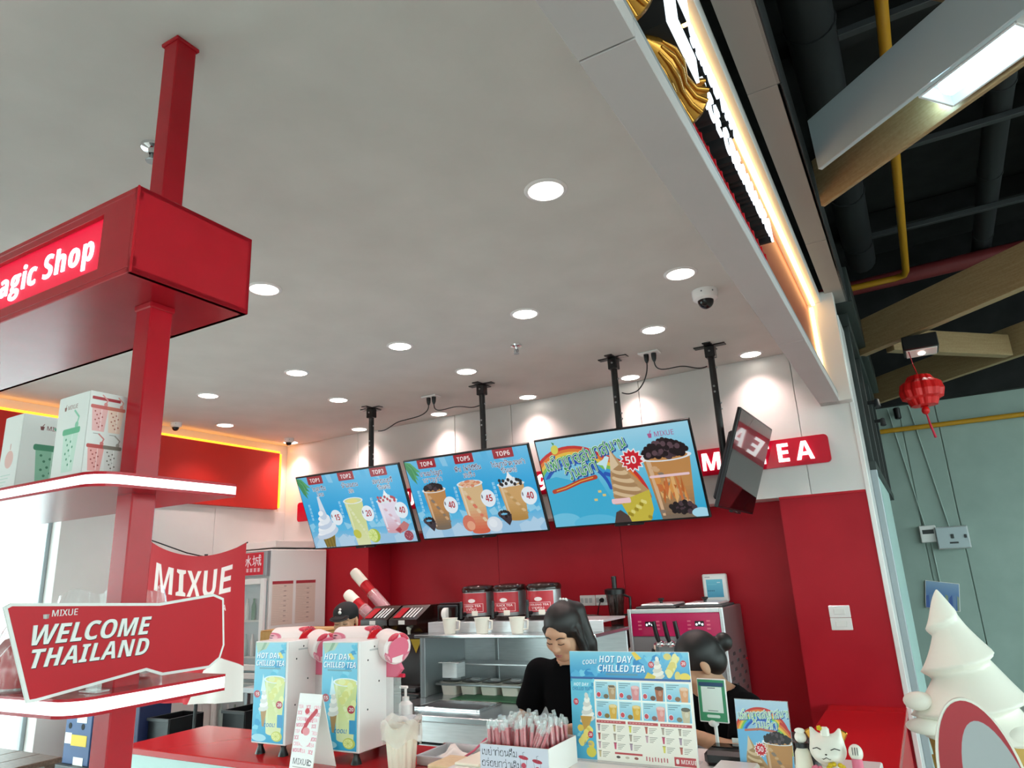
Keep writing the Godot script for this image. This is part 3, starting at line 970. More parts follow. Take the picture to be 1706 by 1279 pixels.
	for k in 6: part(db, "flange", bx(V(-0.53, -0.03, -3.8 + 1.5 * k), V(0.53, 0.53, -3.75 + 1.5 * k), 0.004), "grey_dark")
	for k in 4:
		single("roof_purlin", bx(V(-0.6, 5.35, -0.06), V(7.8, 5.58, 0.06), 0.005), "roof_black", "black steel purlin under the roof, number %s from the camera" % ["one", "two", "three", "four"][k], "purlin", "", V(0, 0, -3.2 - 1.8 * k))
	for k in 3:
		single("cable_tray", bx(V(0, 0, -0.03), V(1.6, 0.05, 0.03), 0.004), "grey_dark", "dark cable tray bracket %s the round duct" % ["nearest before", "halfway along", "far behind"][k], "tray", "", V(0.1, 4.95, -4.4 - 1.7 * k))
	# lamps on the rafters
	var pl := thing("panel_lamp", "cool white box lamp set against the near rafter", "lamp", V(0.53, 3.53, -2.96))
	var rb2 := Basis(d, Vector3.UP, d.cross(Vector3.UP)).orthonormalized()
	var tr1 := MB.new()
	for sgn in [-1.0, 1.0]:
		tr1.box(rb2 * V(0, 0, 0.10 * sgn), V(0.40, 0.07, 0.012), 0.002, rb2)
		tr1.box(rb2 * V(0.2 * sgn, 0, 0), V(0.012, 0.07, 0.2), 0.002, rb2)
	tr1.box(V(0, 0.04, 0), V(0.42, 0.012, 0.22), 0.002, rb2)
	part(pl, "reflector_box", tr1, "white_gloss")
	var tb := MB.new()
	tb.cyl(rb2 * V(-0.16, 0.0, 0), rb2 * V(0.16, 0.0, 0), 0.045, 0.045, 14, 0.015)
	part(pl, "lamp_tube", tb, "lamp_cool")
	light_area(pl, V(0, -0.045, 0), V(0, -1, 0), Vector2(0.36, 0.2), Color(0.8, 0.95, 1.0), 0.35)
	light_omni(pl, V(-0.12, 0.02, -0.22), Color(0.7, 0.92, 1.0), 0.05, 0.06)
	var sp := thing("square_spotlight", "small square black spotlight under the middle rafter, lit", "spotlight", V(0.27, 3.32, -6.6))
	part(sp, "housing", bx(V(-0.13, 0, -0.13), V(0.13, 0.12, 0.13), 0.006), "black")
	part(sp, "reflector", bx(V(-0.115, -0.012, -0.115), V(0.115, 0.0, 0.115), 0.004), "white_gloss")
	var bl := MB.new()
	bl.ell(V(0, -0.016, 0), V(0.028, 0.012, 0.028), 14, 8)
	part(sp, "bulb", bl, "lamp_white")
	light_area(sp, V(0, -0.035, 0), V(0, -1, 0), Vector2(0.1, 0.1), Color(1, 0.97, 0.92), 0.25)
	# lantern
	var ln := thing("paper_lantern", "red pleated paper lantern hanging under the square spotlight", "lantern", V(0.205, 2.98, -6.45))
	var lb := MB.new()
	var lobes := 12
	var lp := [Vector2(0.03, -0.155), Vector2(0.10, -0.15), Vector2(0.12, -0.10), Vector2(0.155, -0.085), Vector2(0.17, -0.03), Vector2(0.155, 0.03), Vector2(0.13, 0.05), Vector2(0.11, 0.06), Vector2(0.085, 0.10), Vector2(0.03, 0.105)]
	for i in lp.size() - 1:
		for k in lobes * 4:
			var q := []
			for c in [[i, k], [i, k + 1], [i + 1, k + 1], [i + 1, k]]:
				var a: float = TAU * c[1] / (lobes * 4.0)
				var r: float = lp[c[0]].x * (0.9 + 0.1 * absf(sin(a * lobes / 2.0)))
				q.append(V(sin(a) * r, lp[c[0]].y, cos(a) * r))
			lb.quad(q[0], q[1], q[2], q[3])
	part(ln, "lantern_body", lb, "lantern_red")
	var cd := MB.new()
	cd.tube([V(0, 0.1, 0), V(-0.02, 0.2, 0), V(-0.03, 0.327, -0.03)], 0.004, 6)
	part(ln, "hanging_cord", cd, "red_paint")
	var ts := MB.new()
	ts.ell(V(0, -0.19, 0), V(0.03, 0.035, 0.03), 12, 8)
	part(ln, "bead", ts, "lantern_red")
	var ts2 := MB.new()
	ts2.tube([V(0, -0.2, 0), V(0.01, -0.30, 0), V(0.03, -0.42, 0)], [0.006, 0.008, 0.01], 8)
	part(ln, "tassel", ts2, "pink_red")
	# meter boxes and conduits on the far wall
	var m1 := thing("meter_box", "small white meter box on the grey far wall, beside the larger panel", "meter box", V(0.07, 1.90, -10.0))
	part(m1, "case", bx(V(-0.09, -0.1, 0), V(0.09, 0.1, 0.07), 0.01), "white_gloss")
	part(m1, "display", bx(V(-0.06, 0.0, 0.07), V(0.06, 0.05, 0.075), 0.002), "grey_dark")
	var m2 := thing("switch_box", "silver electrical panel box on the grey far wall", "electrical box", V(0.31, 1.84, -10.0))
	part(m2, "case", bx(V(-0.17, -0.13, 0), V(0.17, 0.13, 0.12), 0.008), "grey_light")
	part(m2, "door", bx(V(-0.16, -0.12, 0.12), V(0.16, 0.12, 0.13), 0.004), "blue_white")
	part(m2, "handle", bx(V(-0.015, -0.01, 0.13), V(0.015, 0.04, 0.14), 0.003), "black")
	part(m2, "name_plate", bx(V(-0.04, -0.07, 0.13), V(0.05, -0.05, 0.133), 0.001), "grey_dark")
	part(m2, "lock", bx(V(0.12, -0.01, 0.13), V(0.145, 0.03, 0.145), 0.003), "grey_dark")
	for c in [[V(0.05, 1.99, -9.985), V(-0.10, 3.5, -9.985), "meter box"], [V(0.3, 1.97, -9.985), V(0.14, 3.5, -9.985), "silver electrical panel"], [V(0.1, 0.4, -9.985), V(0.08, 1.8, -9.985), "floor below the meter box"]]:
		var b := MB.new()
		b.tube([c[0] , c[1]], 0.008, 8)
		single("conduit", b, "mall_wall", "thin grey conduit on the far wall rising from the " + c[2], "conduit")
	var cm := thing("wall_camera", "small black camera high on the grey far wall under a rafter", "camera", V(-0.0, 3.42, -10.0))
	part(cm, "bracket", bx(V(-0.02, -0.02, 0), V(0.02, 0.02, 0.12), 0.004), "black")
	var cb := MB.new()
	cb.cyl(V(0, -0.09, 0.13), V(0, 0.06, 0.13), 0.04, 0.04, 16, 0.012)
	part(cm, "body", cb, "black")
	for z in [-6.35, -7.3]:
		var t := thing("wall_spotlight", "little dark spotlight %s on the glazed transom" % ["nearer" if z > -7 else "farther along"], "spotlight", V(-0.2, 2.9, z))
		part(t, "arm", bx(V(0, -0.015, -0.015), V(0.08, 0.015, 0.015), 0.003), "black")
		var h := MB.new()
		h.cyl(V(0.07, 0.02, 0), V(0.07, -0.05, 0.02), 0.02, 0.026, 14, 0.004)
		part(t, "head", h, "grey_dark")

# ------------------------------------------------------------------ the red shop stand at the camera's side
func make_stand():
	var t := thing("display_stand", "tall glossy red display stand with a lit header box and two light-edged shelves", "display stand", V(-1.58, 0, -0.965), deg_to_rad(1.2))
	part(t, "post", bx(V(-0.03, 0, -0.03), V(0.03, 3.15, 0.03), 0.003), "red_gloss")
	part(t, "ceiling_flange", bx(V(-0.036, 3.138, -0.036), V(0.036, 3.15, 0.036), 0.003), "red_gloss")
	part(t, "post", bx(V(-1.63, 0, -0.03), V(-1.57, 3.15, 0.03), 0.003), "red_gloss")
	# header: shell open in front round a lit panel
	var hb := MB.new()
	hb.span(V(-1.95, 2.35, -0.165), V(0.147, 2.365, 0.162), 0.002)
	hb.span(V(-1.95, 2.555, -0.165), V(0.147, 2.57, 0.162), 0.002)
	hb.span(V(0.132, 2.35, -0.165), V(0.147, 2.57, 0.162), 0.002)
	hb.span(V(-1.95, 2.35, -0.165), V(-1.935, 2.57, 0.162), 0.002)
	hb.span(V(-1.95, 2.35, -0.165), V(0.147, 2.57, -0.15), 0.002)
	hb.span(V(-1.95, 2.365, 0.148), V(0.147, 2.392, 0.162), 0.001)
	hb.span(V(-1.95, 2.535, 0.148), V(0.147, 2.555, 0.162), 0.001)
	hb.span(V(0.015, 2.39, 0.148), V(0.134, 2.537, 0.162), 0.001)
	var h := part(t, "header_box", hb, "red_gloss")
	part(h, "collar", bx(V(-0.034, 2.335, -0.034), V(0.034, 2.352, 0.034), 0.003), "red_gloss")
	part(h, "edge_strip", bx(V(0.143, 2.35, 0.158), V(0.149, 2.57, 0.164), 0.002), "red_paint")
	var sgn := part(t, "lit_sign_panel", bx(V(-1.9, 2.388, 0.138), V(0.018, 2.539, 0.147)), glow("sign_red", C("e0143a"), 0.55))
	letters(sgn, "Magic Shop", 0.066, 0.003, "letter_white", Transform3D(Basis(), V(-0.026 - text_w("Magic Shop") * 0.066 * 1.06, 2.437, 0.149)), true, 1.06)
	light_area(t, V(-0.9, 2.46, 0.18), V(0, 0, 1), Vector2(1.6, 0.12), Color(1.0, 0.3, 0.35), 0.02)
	for lv in [[1.875, 0.032], [1.425, 0.036]]:
		var y: float = lv[0]
		var th: float = lv[1]
		var o := PackedVector2Array()
		for q in [[V(-2.0, 0, 0), 0]]: o.append(Vector2(-2.0, -0.19))
		o.append(Vector2(0.112, -0.19))
		for i in 9:
			var a := -i * PI / 16.0
			o.append(Vector2(0.052 + 0.06 * cos(a), 0.104 - 0.06 * sin(a)))
		o.append(Vector2(-2.0, 0.164))
		var s := MB.new()
		var flat := Transform3D(Basis(V(1, 0, 0), V(0, 0, 1), V(0, -1, 0)), V(0, y + 0.006, 0))
		s.prism(o, 0.006, flat)
		s.prism(o, 0.005, flat.translated(V(0, th - 0.006, 0)))
		var inner := PackedVector2Array()
		for q in o: inner.append(Vector2(minf(q.x, 0.105) if q.x > 0 else q.x, clampf(q.y, -0.19, 0.157)) - (Vector2(0.006, 0.006) if q.x > 0.05 and q.y > 0.1 else Vector2.ZERO))
		s.prism(inner, th - 0.002, flat.translated(V(0, th - 0.007, 0)))
		var sh := part(t, "shelf", s, "red_gloss")
		var path := []
		for q in o.slice(1): path.append(V(q.x, y + th * 0.5, q.y))
		var led := MB.new()
		for i in path.size() - 1:
			var a: Vector3 = path[i]
			var b: Vector3 = path[i + 1]
			var hh := V(0, th * 0.5 - 0.006, 0)
			var nn := (b - a).cross(V(0, 1, 0)).normalized()
			if nn.dot(a - V(-1.0, a.y, 0)) < 0: nn = -nn
			led.quad(a - hh - nn * 0.002, b - hh - nn * 0.002, b + hh - nn * 0.002, a + hh - nn * 0.002)
		part(sh, "led_strip", led, "led_white")
		light_area(t, V(-0.9, y + th * 0.5, 0.175), V(0, 0, 1), Vector2(1.9, 0.02), Color(1, 0.95, 0.98), 0.012)
		light_area(t, V(0.122, y + th * 0.5, -0.03), V(1, 0, 0), Vector2(0.3, 0.02), Color(1, 0.95, 0.98), 0.005)
	part(t, "foot_plate", bx(V(-0.12, 0, -0.2), V(0.12, 0.012, 0.2), 0.003), "red_gloss")
	# boxed tumblers on the upper shelf
	cup_box(V(-1.697, 1.908, -0.905), V(0.13, 0.212, 0.09), "white tumbler box with four small cups printed on its side, next to the post", true)
	cup_box(V(-2.008, 1.908, -0.945), V(0.09, 0.212, 0.14), "white tumbler box with one big green cup printed on it, farther from the post", false)
	# welcome board on the lower shelf, facing the corridor
	var W := 0.44
	var Hh := 0.185
	var wb := thing("welcome_board", "red cut-out board with white edge saying welcome, standing along the lower shelf's end", "sign board", V(-1.53, 1.4615, -0.75), PI / 2)
	# local x runs away from the camera, local z towards the corridor
	var outl := PackedVector2Array([Vector2(0.005, 0.0), Vector2(0.02, 0.0), Vector2(0.24, 0.027), Vector2(0.28, 0.012), Vector2(0.40, 0.012), Vector2(0.43, 0.03), Vector2(0.44, 0.06), Vector2(0.43, 0.17), Vector2(0.40, 0.182), Vector2(0.26, 0.168), Vector2(-0.045, 0.185), Vector2(-0.058, 0.178)])
	var b := MB.new()
	b.prism(outl, 0.006)
	part(wb, "backing", b, "white_matte")
	var fc := PackedVector2Array()
	for q in Geometry2D.offset_polygon(outl, -0.006)[0]: fc.append(q)
	var f := MB.new()
	f.prism(fc, 0.001, Transform3D(Basis(), V(0, 0, 0.0062)))
	part(wb, "red_face", f, "red_paint")
	var sl := Basis(V(1, 0, 0), V(0.2, 1, 0), V(0, 0, 1))
	var k := 0.0
	for row in [["WELCOME", 0.104, 0.037, -0.01], ["THAILAND", 0.062, 0.0345, -0.006]]:
		letters(wb, row[0], row[2], 0.002, "black_matte", Transform3D(sl, V(row[3] + 0.0015 - row[1] * 0.0, row[1] - 0.0015, 0.0079)), true, 0.246 / (text_w(row[0]) * row[2]), "letter_shadow")
		letters(wb, row[0], row[2], 0.003, "white_matte", Transform3D(sl, V(row[3], row[1], 0.0085)), true, 0.246 / (text_w(row[0]) * row[2]))
	letters(wb, "MIXUE", 0.0125, 0.001, "white_matte", Transform3D(Basis(), V(0.028, 0.155, 0.0078)), false)
	var emb := MB.new()
	emb.lathe([Vector2(0, 0), Vector2(0.005, 0.001), Vector2(0.006, 0.009), Vector2(0, 0.009)], 12, Transform3D(Basis.from_scale(V(1, 1, 0.1)), V(0.019, 0.151, 0.0076)))
	part(wb, "cup_emblem", emb, "white_matte")
	var ft := MB.new()
	ft.span(V(0.12, 0.0, -0.03), V(0.15, 0.004, 0.03), 0.001)
	ft.span(V(0.12, 0.0, -0.006), V(0.15, 0.03, 0.0), 0.001)
	part(wb, "clear_foot", ft, "wrap2")
	# clear gift bags behind the board
	var bags := [[V(-1.90, 1.4615, -0.90), 0.052, "clear gift bag with a red toy inside, at the frame's edge on the lower shelf"], [V(-1.78, 1.4615, -0.855), 0.048, "clear gift bag with a red toy inside, against the welcome board's end"], [V(-1.87, 1.4615, -1.035), 0.06, "clear crinkled gift bag whose top shows over the welcome board, midway along"], [V(-1.70, 1.4615, -1.07), 0.058, "clear crinkled gift bag whose top shows over the welcome board, next to the red post"]]
	for i in bags.size():
		var r: float = bags[i][1]
		var g := thing("gift_bag", bags[i][2], "gift bag", bags[i][0], 0.4 * i)
		var toy := MB.new()
		toy.lathe([Vector2(0, 0.004), Vector2(r * 0.7, 0.006), Vector2(r * 0.95, r * 0.7), Vector2(r * 0.85, r * 1.4), Vector2(r * 0.45, r * 1.95), Vector2(0, r * 2.1)], 20)
		part(g, "toy", toy, "red_plastic" if i < 2 else "paper")
		var bag := MB.new()
		var gr := []
		var hgt: float = 0.2 if i > 1 else 0.15
		for a in 9:
			var row := []
			for c in 33:
				var ang := TAU * c / 32.0
				var tt := a / 8.0
				var rad := r * (1.12 + 0.10 * sin(ang * 5 + i * 2 + tt * 3) * tt + 0.05 * sin(ang * 11 + tt * 9))
				if tt > 0.6: rad *= 1.0 - (tt - 0.6) * (1.4 if i < 2 else 0.55)
				row.append(V(sin(ang) * rad, 0.003 + hgt * (1 - tt if false else tt) + 0.008 * tt * sin(ang * 3 + i), cos(ang) * rad))
			gr.append(row)
		gr.reverse()
		bag.sheet(gr)
		part(g, "clear_bag", bag, "wrap")
	# low furniture and boxes seen under the shelves
	var tb := thing("display_table", "low dark brown wooden display table below the shelves", "table", V(-5.0, 0, -2.25))
	for i in 4: part(tb, "plank", bx(V(-0.55 + 0.235 * i, 0.72, -0.27), V(-0.555 + 0.235 * (i + 1), 0.75, 0.5), 0.004), "wood_dark")
	for sx in [-0.5, 0.33]:
		for sz in [-0.22, 0.44]: part(tb, "leg", bx(V(sx - 0.03, 0, sz - 0.03), V(sx + 0.03, 0.72, sz + 0.03), 0.004), "wood_dark")
	part(tb, "apron", bx(V(-0.5, 0.64, -0.24), V(0.34, 0.72, -0.21), 0.003), "wood_dark")
	var cb := thing("low_cabinet", "low dark cabinet standing on the floor behind the red counter", "cabinet", V(-5.15, 0, -3.3))
	part(cb, "body", bx(V(-0.55, 0, -0.3), V(0.54, 0.5, 0.3), 0.005), "black_matte")
	part(cb, "top", bx(V(-0.57, 0.5, -0.32), V(0.555, 0.53, 0.32), 0.004), "grey_dark")
	for x in [-0.27, 0.27]:
		var dr := part(cb, "door", bx(V(x - 0.26, 0.03, 0.3), V(x + 0.26, 0.48, 0.315), 0.003), "grey_dark")
		part(dr, "handle", bx(V(x - 0.06, 0.4, 0.315), V(x + 0.06, 0.415, 0.335), 0.004), "steel_dull")
	var bb := thing("file_box", "blue file box with white and yellow notes, beside the red post under the shelf", "file box", V(-5.37, 0.5315, -3.12))
	part(bb, "case", bx(V(-0.16, 0, -0.1), V(0.16, 0.36, 0.1), 0.004), "blue_box")
	part(bb, "note", bx(V(-0.02, 0.27, 0.1), V(0.1, 0.355, 0.102)), "paper")
	part(bb, "note", bx(V(-0.15, 0.13, 0.1), V(-0.07, 0.2, 0.102)), "paper")
	part(bb, "note", bx(V(-0.07, 0.12, 0.1), V(0.12, 0.19, 0.102)), "yellow", "yellow-green strip note")
	part(bb, "note", bx(V(-0.02, 0.0, 0.1), V(0.1, 0.05, 0.102)), "paper")
	for x in [-0.1, 0.06]:
		var hl := MB.new()
		hl.cyl(V(x, 0.245, 0.098), V(x, 0.245, 0.102), 0.02)
		part(bb, "finger_hole", hl, "black_matte")
	var nb := thing("navy_carton", "navy carton printed with pale capital letters, low behind the red counter's end", "carton", V(-4.97, 0.5315, -3.24))
	part(nb, "case", bx(V(-0.14, 0, -0.12), V(0.14, 0.38, 0.12), 0.004), "navy")
	letters(nb, "LEMON", 0.04, 0.001, "yellow", Transform3D(Basis(), V(-0.11, 0.26, 0.1208)))
	letters(nb, "TEA", 0.03, 0.001, "blue_white", Transform3D(Basis(), V(-0.06, 0.12, 0.1208)))
	for i in 2:
		var kb := thing("black_crate", ["black crate on the low cabinet next to the navy carton", "tall black crate on the floor below the banner's lower hem"][i], "crate", [V(-4.71, 0.5315, -3.32), V(-4.3, 0.0, -3.6)][i], 0.0)
		var m := MB.new()
		m.span(V(-0.11, 0, -0.13), V(0.11, 0.012, 0.13))
		for sx in [-1, 1]:
			m.span(V(0.11 * sx - 0.006, 0, -0.13), V(0.11 * sx + 0.006, 0.30 + 0.55 * i, 0.13), 0.002)
			m.span(V(-0.11, 0, 0.13 * sx - 0.006), V(0.11, 0.30 + 0.55 * i, 0.13 * sx + 0.006), 0.002)
		part(kb, "body", m, "black")
		part(kb, "rim", bx(V(-0.12, 0.28 + 0.55 * i, 0.136), V(0.12, 0.30 + 0.55 * i, 0.145), 0.002), "grey_dark")
	# cloth banner on its stand
	var cv := Cv.new(self, 420, 420, C("bb1624"))
	cv.text("MIXUE", 210, 122, 78, C("f0dcd8"), true, 1)
	cv.text("SINCE 1997 ICE CREAM&TEA", 210, 172, 17, C("f0dcd8"), true, 1)
	cv.rect(30, 300, 180, 4, C("a8121f"))
	cv.poly(PackedVector2Array([Vector2(250, 420), Vector2(290, 330), Vector2(360, 300), Vector2(420, 330), Vector2(420, 420)]), C("ece2dd"))
	var clm := tmat("banner_print", cv.tex(), 0.8)
	var bn := thing("banner", "red cloth banner with the white shop name, sagging between its two top corners", "banner", V(-4.335, 0, -3.1))
	var gr := []
	for i in 15:
		var row := []
		for j in 25:
			var u := j / 24.0
			var vv := i / 14.0
			var top := 2.03 - 0.085 * u - 0.10 * sin(PI * u) ** 0.8 * (1 if true else 0)
			var low := 0.93 + 0.05 * u
			var z := 0.025 * sin(u * 9 + vv * 2) * (0.3 + vv) + 0.02 * sin(u * 23 + 1) * vv
			row.append(V(lerpf(-0.525, 0.525, u) + (0.04 * vv * (0.5 - u)), lerpf(top, low, vv), z))
		gr.append(row)
	var sh := MB.new()
	sh.sheet(gr)
	part(bn, "cloth", sh, clm)
	var sd := MB.new()
	sd.cyl(V(0, 0.02, -0.09), V(0, 1.9, -0.09), 0.012)
	sd.tube([V(-0.525, 2.03, -0.005), V(-0.2, 1.92, -0.08), V(0, 1.88, -0.09), V(0.2, 1.88, -0.08), V(0.525, 1.945, -0.005)], 0.005, 6)
	part(bn, "stand_pole", sd, "black")
	part(bn, "stand_foot", bx(V(-0.2, 0, -0.2), V(0.2, 0.02, 0.02), 0.004), "black")

func cup_art(cv, x: float, y: float, s: float, body: Color, lid: Color):
	cv.line([Vector2(x + 0.1 * s, y - 0.95 * s), Vector2(x + 0.3 * s, y - 0.78 * s), Vector2(x + 0.22 * s, y - 0.55 * s)], 0.05 * s, lid.lightened(0.3))
	cv.ell(x + 0.24 * s, y - 0.6 * s, 0.07 * s, 0.08 * s, lid.lightened(0.25))
	cv.poly(PackedVector2Array([Vector2(x - 0.25 * s, y - 0.45 * s), Vector2(x + 0.35 * s, y - 0.45 * s), Vector2(x + 0.27 * s, y + 0.45 * s), Vector2(x - 0.17 * s, y + 0.45 * s)]), body)
	cv.rrect(x - 0.3 * s, y - 0.55 * s, 0.7 * s, 0.14 * s, 0.05 * s, lid)
	for i in 10:
		cv.ell(x - 0.12 * s + 0.32 * s * fmod(i * 0.618, 1.0), y - 0.3 * s + 0.065 * s * i, 0.03 * s, 0.03 * s, lid.darkened(0.15))
	cv.rect(x + 0.1 * s, y - 0.4 * s, 0.03 * s, 0.8 * s, body.lightened(0.4))

func logo(cv, x: float, y: float, h: float, c: Color):   # little cup emblem and the shop's name
	cv.poly(PackedVector2Array([Vector2(x, y - h * 0.75), Vector2(x + h * 0.9, y - h * 0.75), Vector2(x + h * 0.75, y + h * 0.1), Vector2(x + h * 0.15, y + h * 0.1)]), c)
	cv.line([Vector2(x + h * 0.5, y - h * 0.8), Vector2(x + h * 0.8, y - h * 1.3)], h * 0.14, c)
	cv.text("MIXUE", x + h * 1.3, y, h, c, false)

func cup_box(at: Vector3, s: Vector3, label: String, many: bool):
	var t := thing("tumbler_box", label, "box", at)
	part(t, "carton", bx(V(-s.x / 2, 0, -s.z / 2), V(s.x / 2, s.y, s.z / 2), 0.0015), "paper")
	part(t, "lid_flap", bx(V(-s.x / 2 + 0.002, s.y, -s.z / 2 + 0.002), V(s.x / 2 - 0.002, s.y + 0.0012, s.z / 2 - 0.002)), "white_matte")
	var front := Cv.new(self, 200, int(200 * s.y / s.x), C("eceae6"))
	var fh := float(front.h)
	var side := Cv.new(self, 200, int(200 * s.y / s.z), C("dcdad6"))
	var sh := float(side.h)
	if many:
		logo(front, 40, 0.16 * fh, 0.05 * fh, C("8a5a52"))
		cup_art(front, 95, 0.66 * fh, 0.5 * fh, C("cfe6d6"), C("63b58c"))
		side.rrect(12, 0.05 * sh, 150, 0.035 * sh, 4, C("a8323a"))
		for q in [[55, 0.27, "d98a86", "c8605c"], [140, 0.27, "e0b49a", "c87060"], [55, 0.72, "d8746c", "b8403c"], [140, 0.72, "c4c0b8", "7c7468"]]:
			cup_art(side, q[0] - 4, q[1] * sh + 0.04 * sh, 0.3 * sh, C(q[2]).lightened(0.3), C(q[3]))
			side.rect(q[0] - 20, q[1] * sh + 0.2 * sh, 36, 3, C("8a8680"))
	else:
		logo(side, 60, 0.17 * sh, 0.055 * sh, C("6a2a2a"))
		cup_art(side, 95, 0.66 * sh, 0.55 * sh, C("7fb294"), C("2f7d58"))
		front.ell(100, 0.55 * fh, 46, 52, C("e8b8b0"))
		front.line([Vector2(100, 0.42 * fh), Vector2(100, 0.36 * fh)], 10, C("d8a8a0"))
		for k in 4: front.rect(30, (0.74 + 0.04 * k) * fh, 110 - 20 * k, 4, C("c4d8cc"))
	var a := MB.new()
	a.quad(V(-s.x / 2, 0.001, s.z / 2 + 0.0006), V(s.x / 2, 0.001, s.z / 2 + 0.0006), V(s.x / 2, s.y - 0.001, s.z / 2 + 0.0006), V(-s.x / 2, s.y - 0.001, s.z / 2 + 0.0006))
	part(t, "front_print", a, tmat("box_front_%s" % many, front.tex(), 0.45))
	var b := MB.new()
	b.quad(V(s.x / 2 + 0.0006, 0.001, s.z / 2), V(s.x / 2 + 0.0006, 0.001, -s.z / 2), V(s.x / 2 + 0.0006, s.y - 0.001, -s.z / 2), V(s.x / 2 + 0.0006, s.y - 0.001, s.z / 2))
	part(t, "side_print", b, tmat("box_side_%s" % many, side.tex(), 0.45))

# ------------------------------------------------------------------ menu screens, the lit wall sign
func drink(cv, x: float, y: float, w: float, h: float, kind: String):
	# y is the cup's foot
	if kind == "cone":
		cv.poly(PackedVector2Array([Vector2(x - w * 0.32, y - h * 0.28), Vector2(x + w * 0.32, y - h * 0.28), Vector2(x + w * 0.2, y), Vector2(x - w * 0.2, y)]), C("8a7428"))
		for i in 4: cv.line([Vector2(x - w * 0.3 + w * 0.16 * i, y - h * 0.26), Vector2(x - w * 0.2 + w * 0.13 * i, y)], w * 0.04, C("6a5a1c"))
		cv.poly(PackedVector2Array([Vector2(x - w * 0.1, y - h * 0.62), Vector2(x - w * 0.05, y - h), Vector2(x + w * 0.05, y - h), Vector2(x + w * 0.22, y - h * 0.55)]), C("d8e4f2"))
		for i in 5:
			var f := 1.0 - i / 5.0
			cv.ell(x + w * 0.03 * (i % 2), y - h * (0.28 + 0.09 * i), w * (0.46 * f + 0.08), h * 0.10, C("e8f0f8") if i % 2 else C("c6d6ea"), -0.25)
			cv.ell(x - w * 0.08, y - h * (0.31 + 0.09 * i), w * (0.34 * f + 0.05), h * 0.05, C("f6fafe"), -0.25)
		return
	var body: Color = {"lemon": C("d3dc98"), "berry": C("e6dcec"), "milk": C("c08a50"), "peach": C("d9b98a"), "sundae": C("cfa468")}[kind]
	var low: Color = {"lemon": C("dfe6b4"), "berry": C("d8a8b4"), "milk": C("7a6a5a"), "peach": C("d9694e"), "sundae": C("b48a48")}[kind]
	var n := 16
	for i in n:
		var f0 := float(i) / n
		var f1 := float(i + 1) / n
		var w0 := lerpf(0.5, 0.36, f0) * w
		var w1 := lerpf(0.5, 0.36, f1) * w
		var c := body.lerp(low, clampf((f0 - 0.45) * 2.0, 0, 1))
		cv.poly(PackedVector2Array([Vector2(x - w0, y - h * (1 - f0)), Vector2(x + w0, y - h * (1 - f0)), Vector2(x + w1, y - h * (1 - f1) + 1), Vector2(x - w1, y - h * (1 - f1) + 1)]), c)
	cv.ell(x, y, w * 0.36, h * 0.05, low)
	cv.poly(PackedVector2Array([Vector2(x - w * 0.44, y - h * 0.97), Vector2(x - w * 0.34, y - h * 0.97), Vector2(x - w * 0.27, y - h * 0.05), Vector2(x - w * 0.33, y - h * 0.05)]), body.lightened(0.35))
	for i in 14:
		cv.ell(x + w * (fmod(i * 0.618, 1.0) - 0.45) * 0.7, y - h * (0.12 + 0.75 * fmod(i * 0.381, 1.0)), w * 0.07, h * 0.03, body.lightened(0.25) if i % 2 else low.lightened(0.1))
	cv.ell(x, y - h, w * 0.54, h * 0.075, C("e6eef4"))
	cv.ell(x, y - h, w * 0.46, h * 0.055, body)
	if kind == "milk":
		for i in 34: cv.ell(x + w * 0.42 * cos(i * 2.4) * sqrt(i / 34.0), y - h * 1.02 - h * 0.09 * sqrt(1 - i / 34.0) + h * 0.03 * sin(i * 2.4), w * 0.085, w * 0.085, C("1c1418") if i % 4 else C("45343c"))
	elif kind == "sundae" or kind == "berry":
		for i in 4: cv.ell(x, y - h * (1.0 + 0.06 * i), w * (0.42 - 0.1 * i), h * 0.06, C("eef4f8") if i % 2 else C("dfe8ee"), -0.2)
		cv.poly(PackedVector2Array([Vector2(x - w * 0.12, y - h * 1.15), Vector2(x, y - h * 1.36), Vector2(x + w * 0.12, y - h * 1.15)]), C("f4f8fa"))
		for i in 12: cv.ell(x + w * 0.4 * cos(i * 2.0), y - h * 1.05 + h * 0.07 * sin(i * 2.7), w * 0.06, w * 0.06, C("20181c") if kind == "sundae" else C("b8404c"))
	elif kind == "peach":
		for i in 16: cv.ell(x + w * 0.4 * cos(i * 2.4) * sqrt(i / 16.0), y - h + h * 0.05 * sin(i * 2.4), w * 0.08, w * 0.05, C("d98a6a") if i % 2 else C("e8b898"))
	else:
		cv.ell(x - w * 0.05, y - h * 0.99, w * 0.3, h * 0.05, C("e8e08a"))

func price(cv, x: float, y: float, r: float, s: String):
	cv.ell(x, y, r, r * 1.05, C("e8f4fc"))
	cv.text(s, x + r * 0.12, y + r * 0.38, r * 0.8, C("b0202c"), true, 1, 0.0, 0.0, 0.8)
	cv.text("B", x - r * 0.78, y - r * 0.1, r * 0.3, C("58484e"), false, 1)
	cv.rect(x - r * 0.79, y - r * 0.5, r * 0.06, r * 0.5, C("58484e"))

func hanzi(cv, x: float, y: float, s: float, n: int, c: Color):   # a column of little brush-stroke characters
	for i in n:
		var yy := y + i * s * 1.25
		for k in 3: cv.rect(x, yy + k * s * 0.36, s, s * 0.12, c)
		cv.rect(x + s * (0.2 + 0.3 * (i % 3)), yy, s * 0.12, s * 0.95, c)
		if i % 2: cv.rect(x + s * 0.85, yy, s * 0.12, s * 0.8, c)

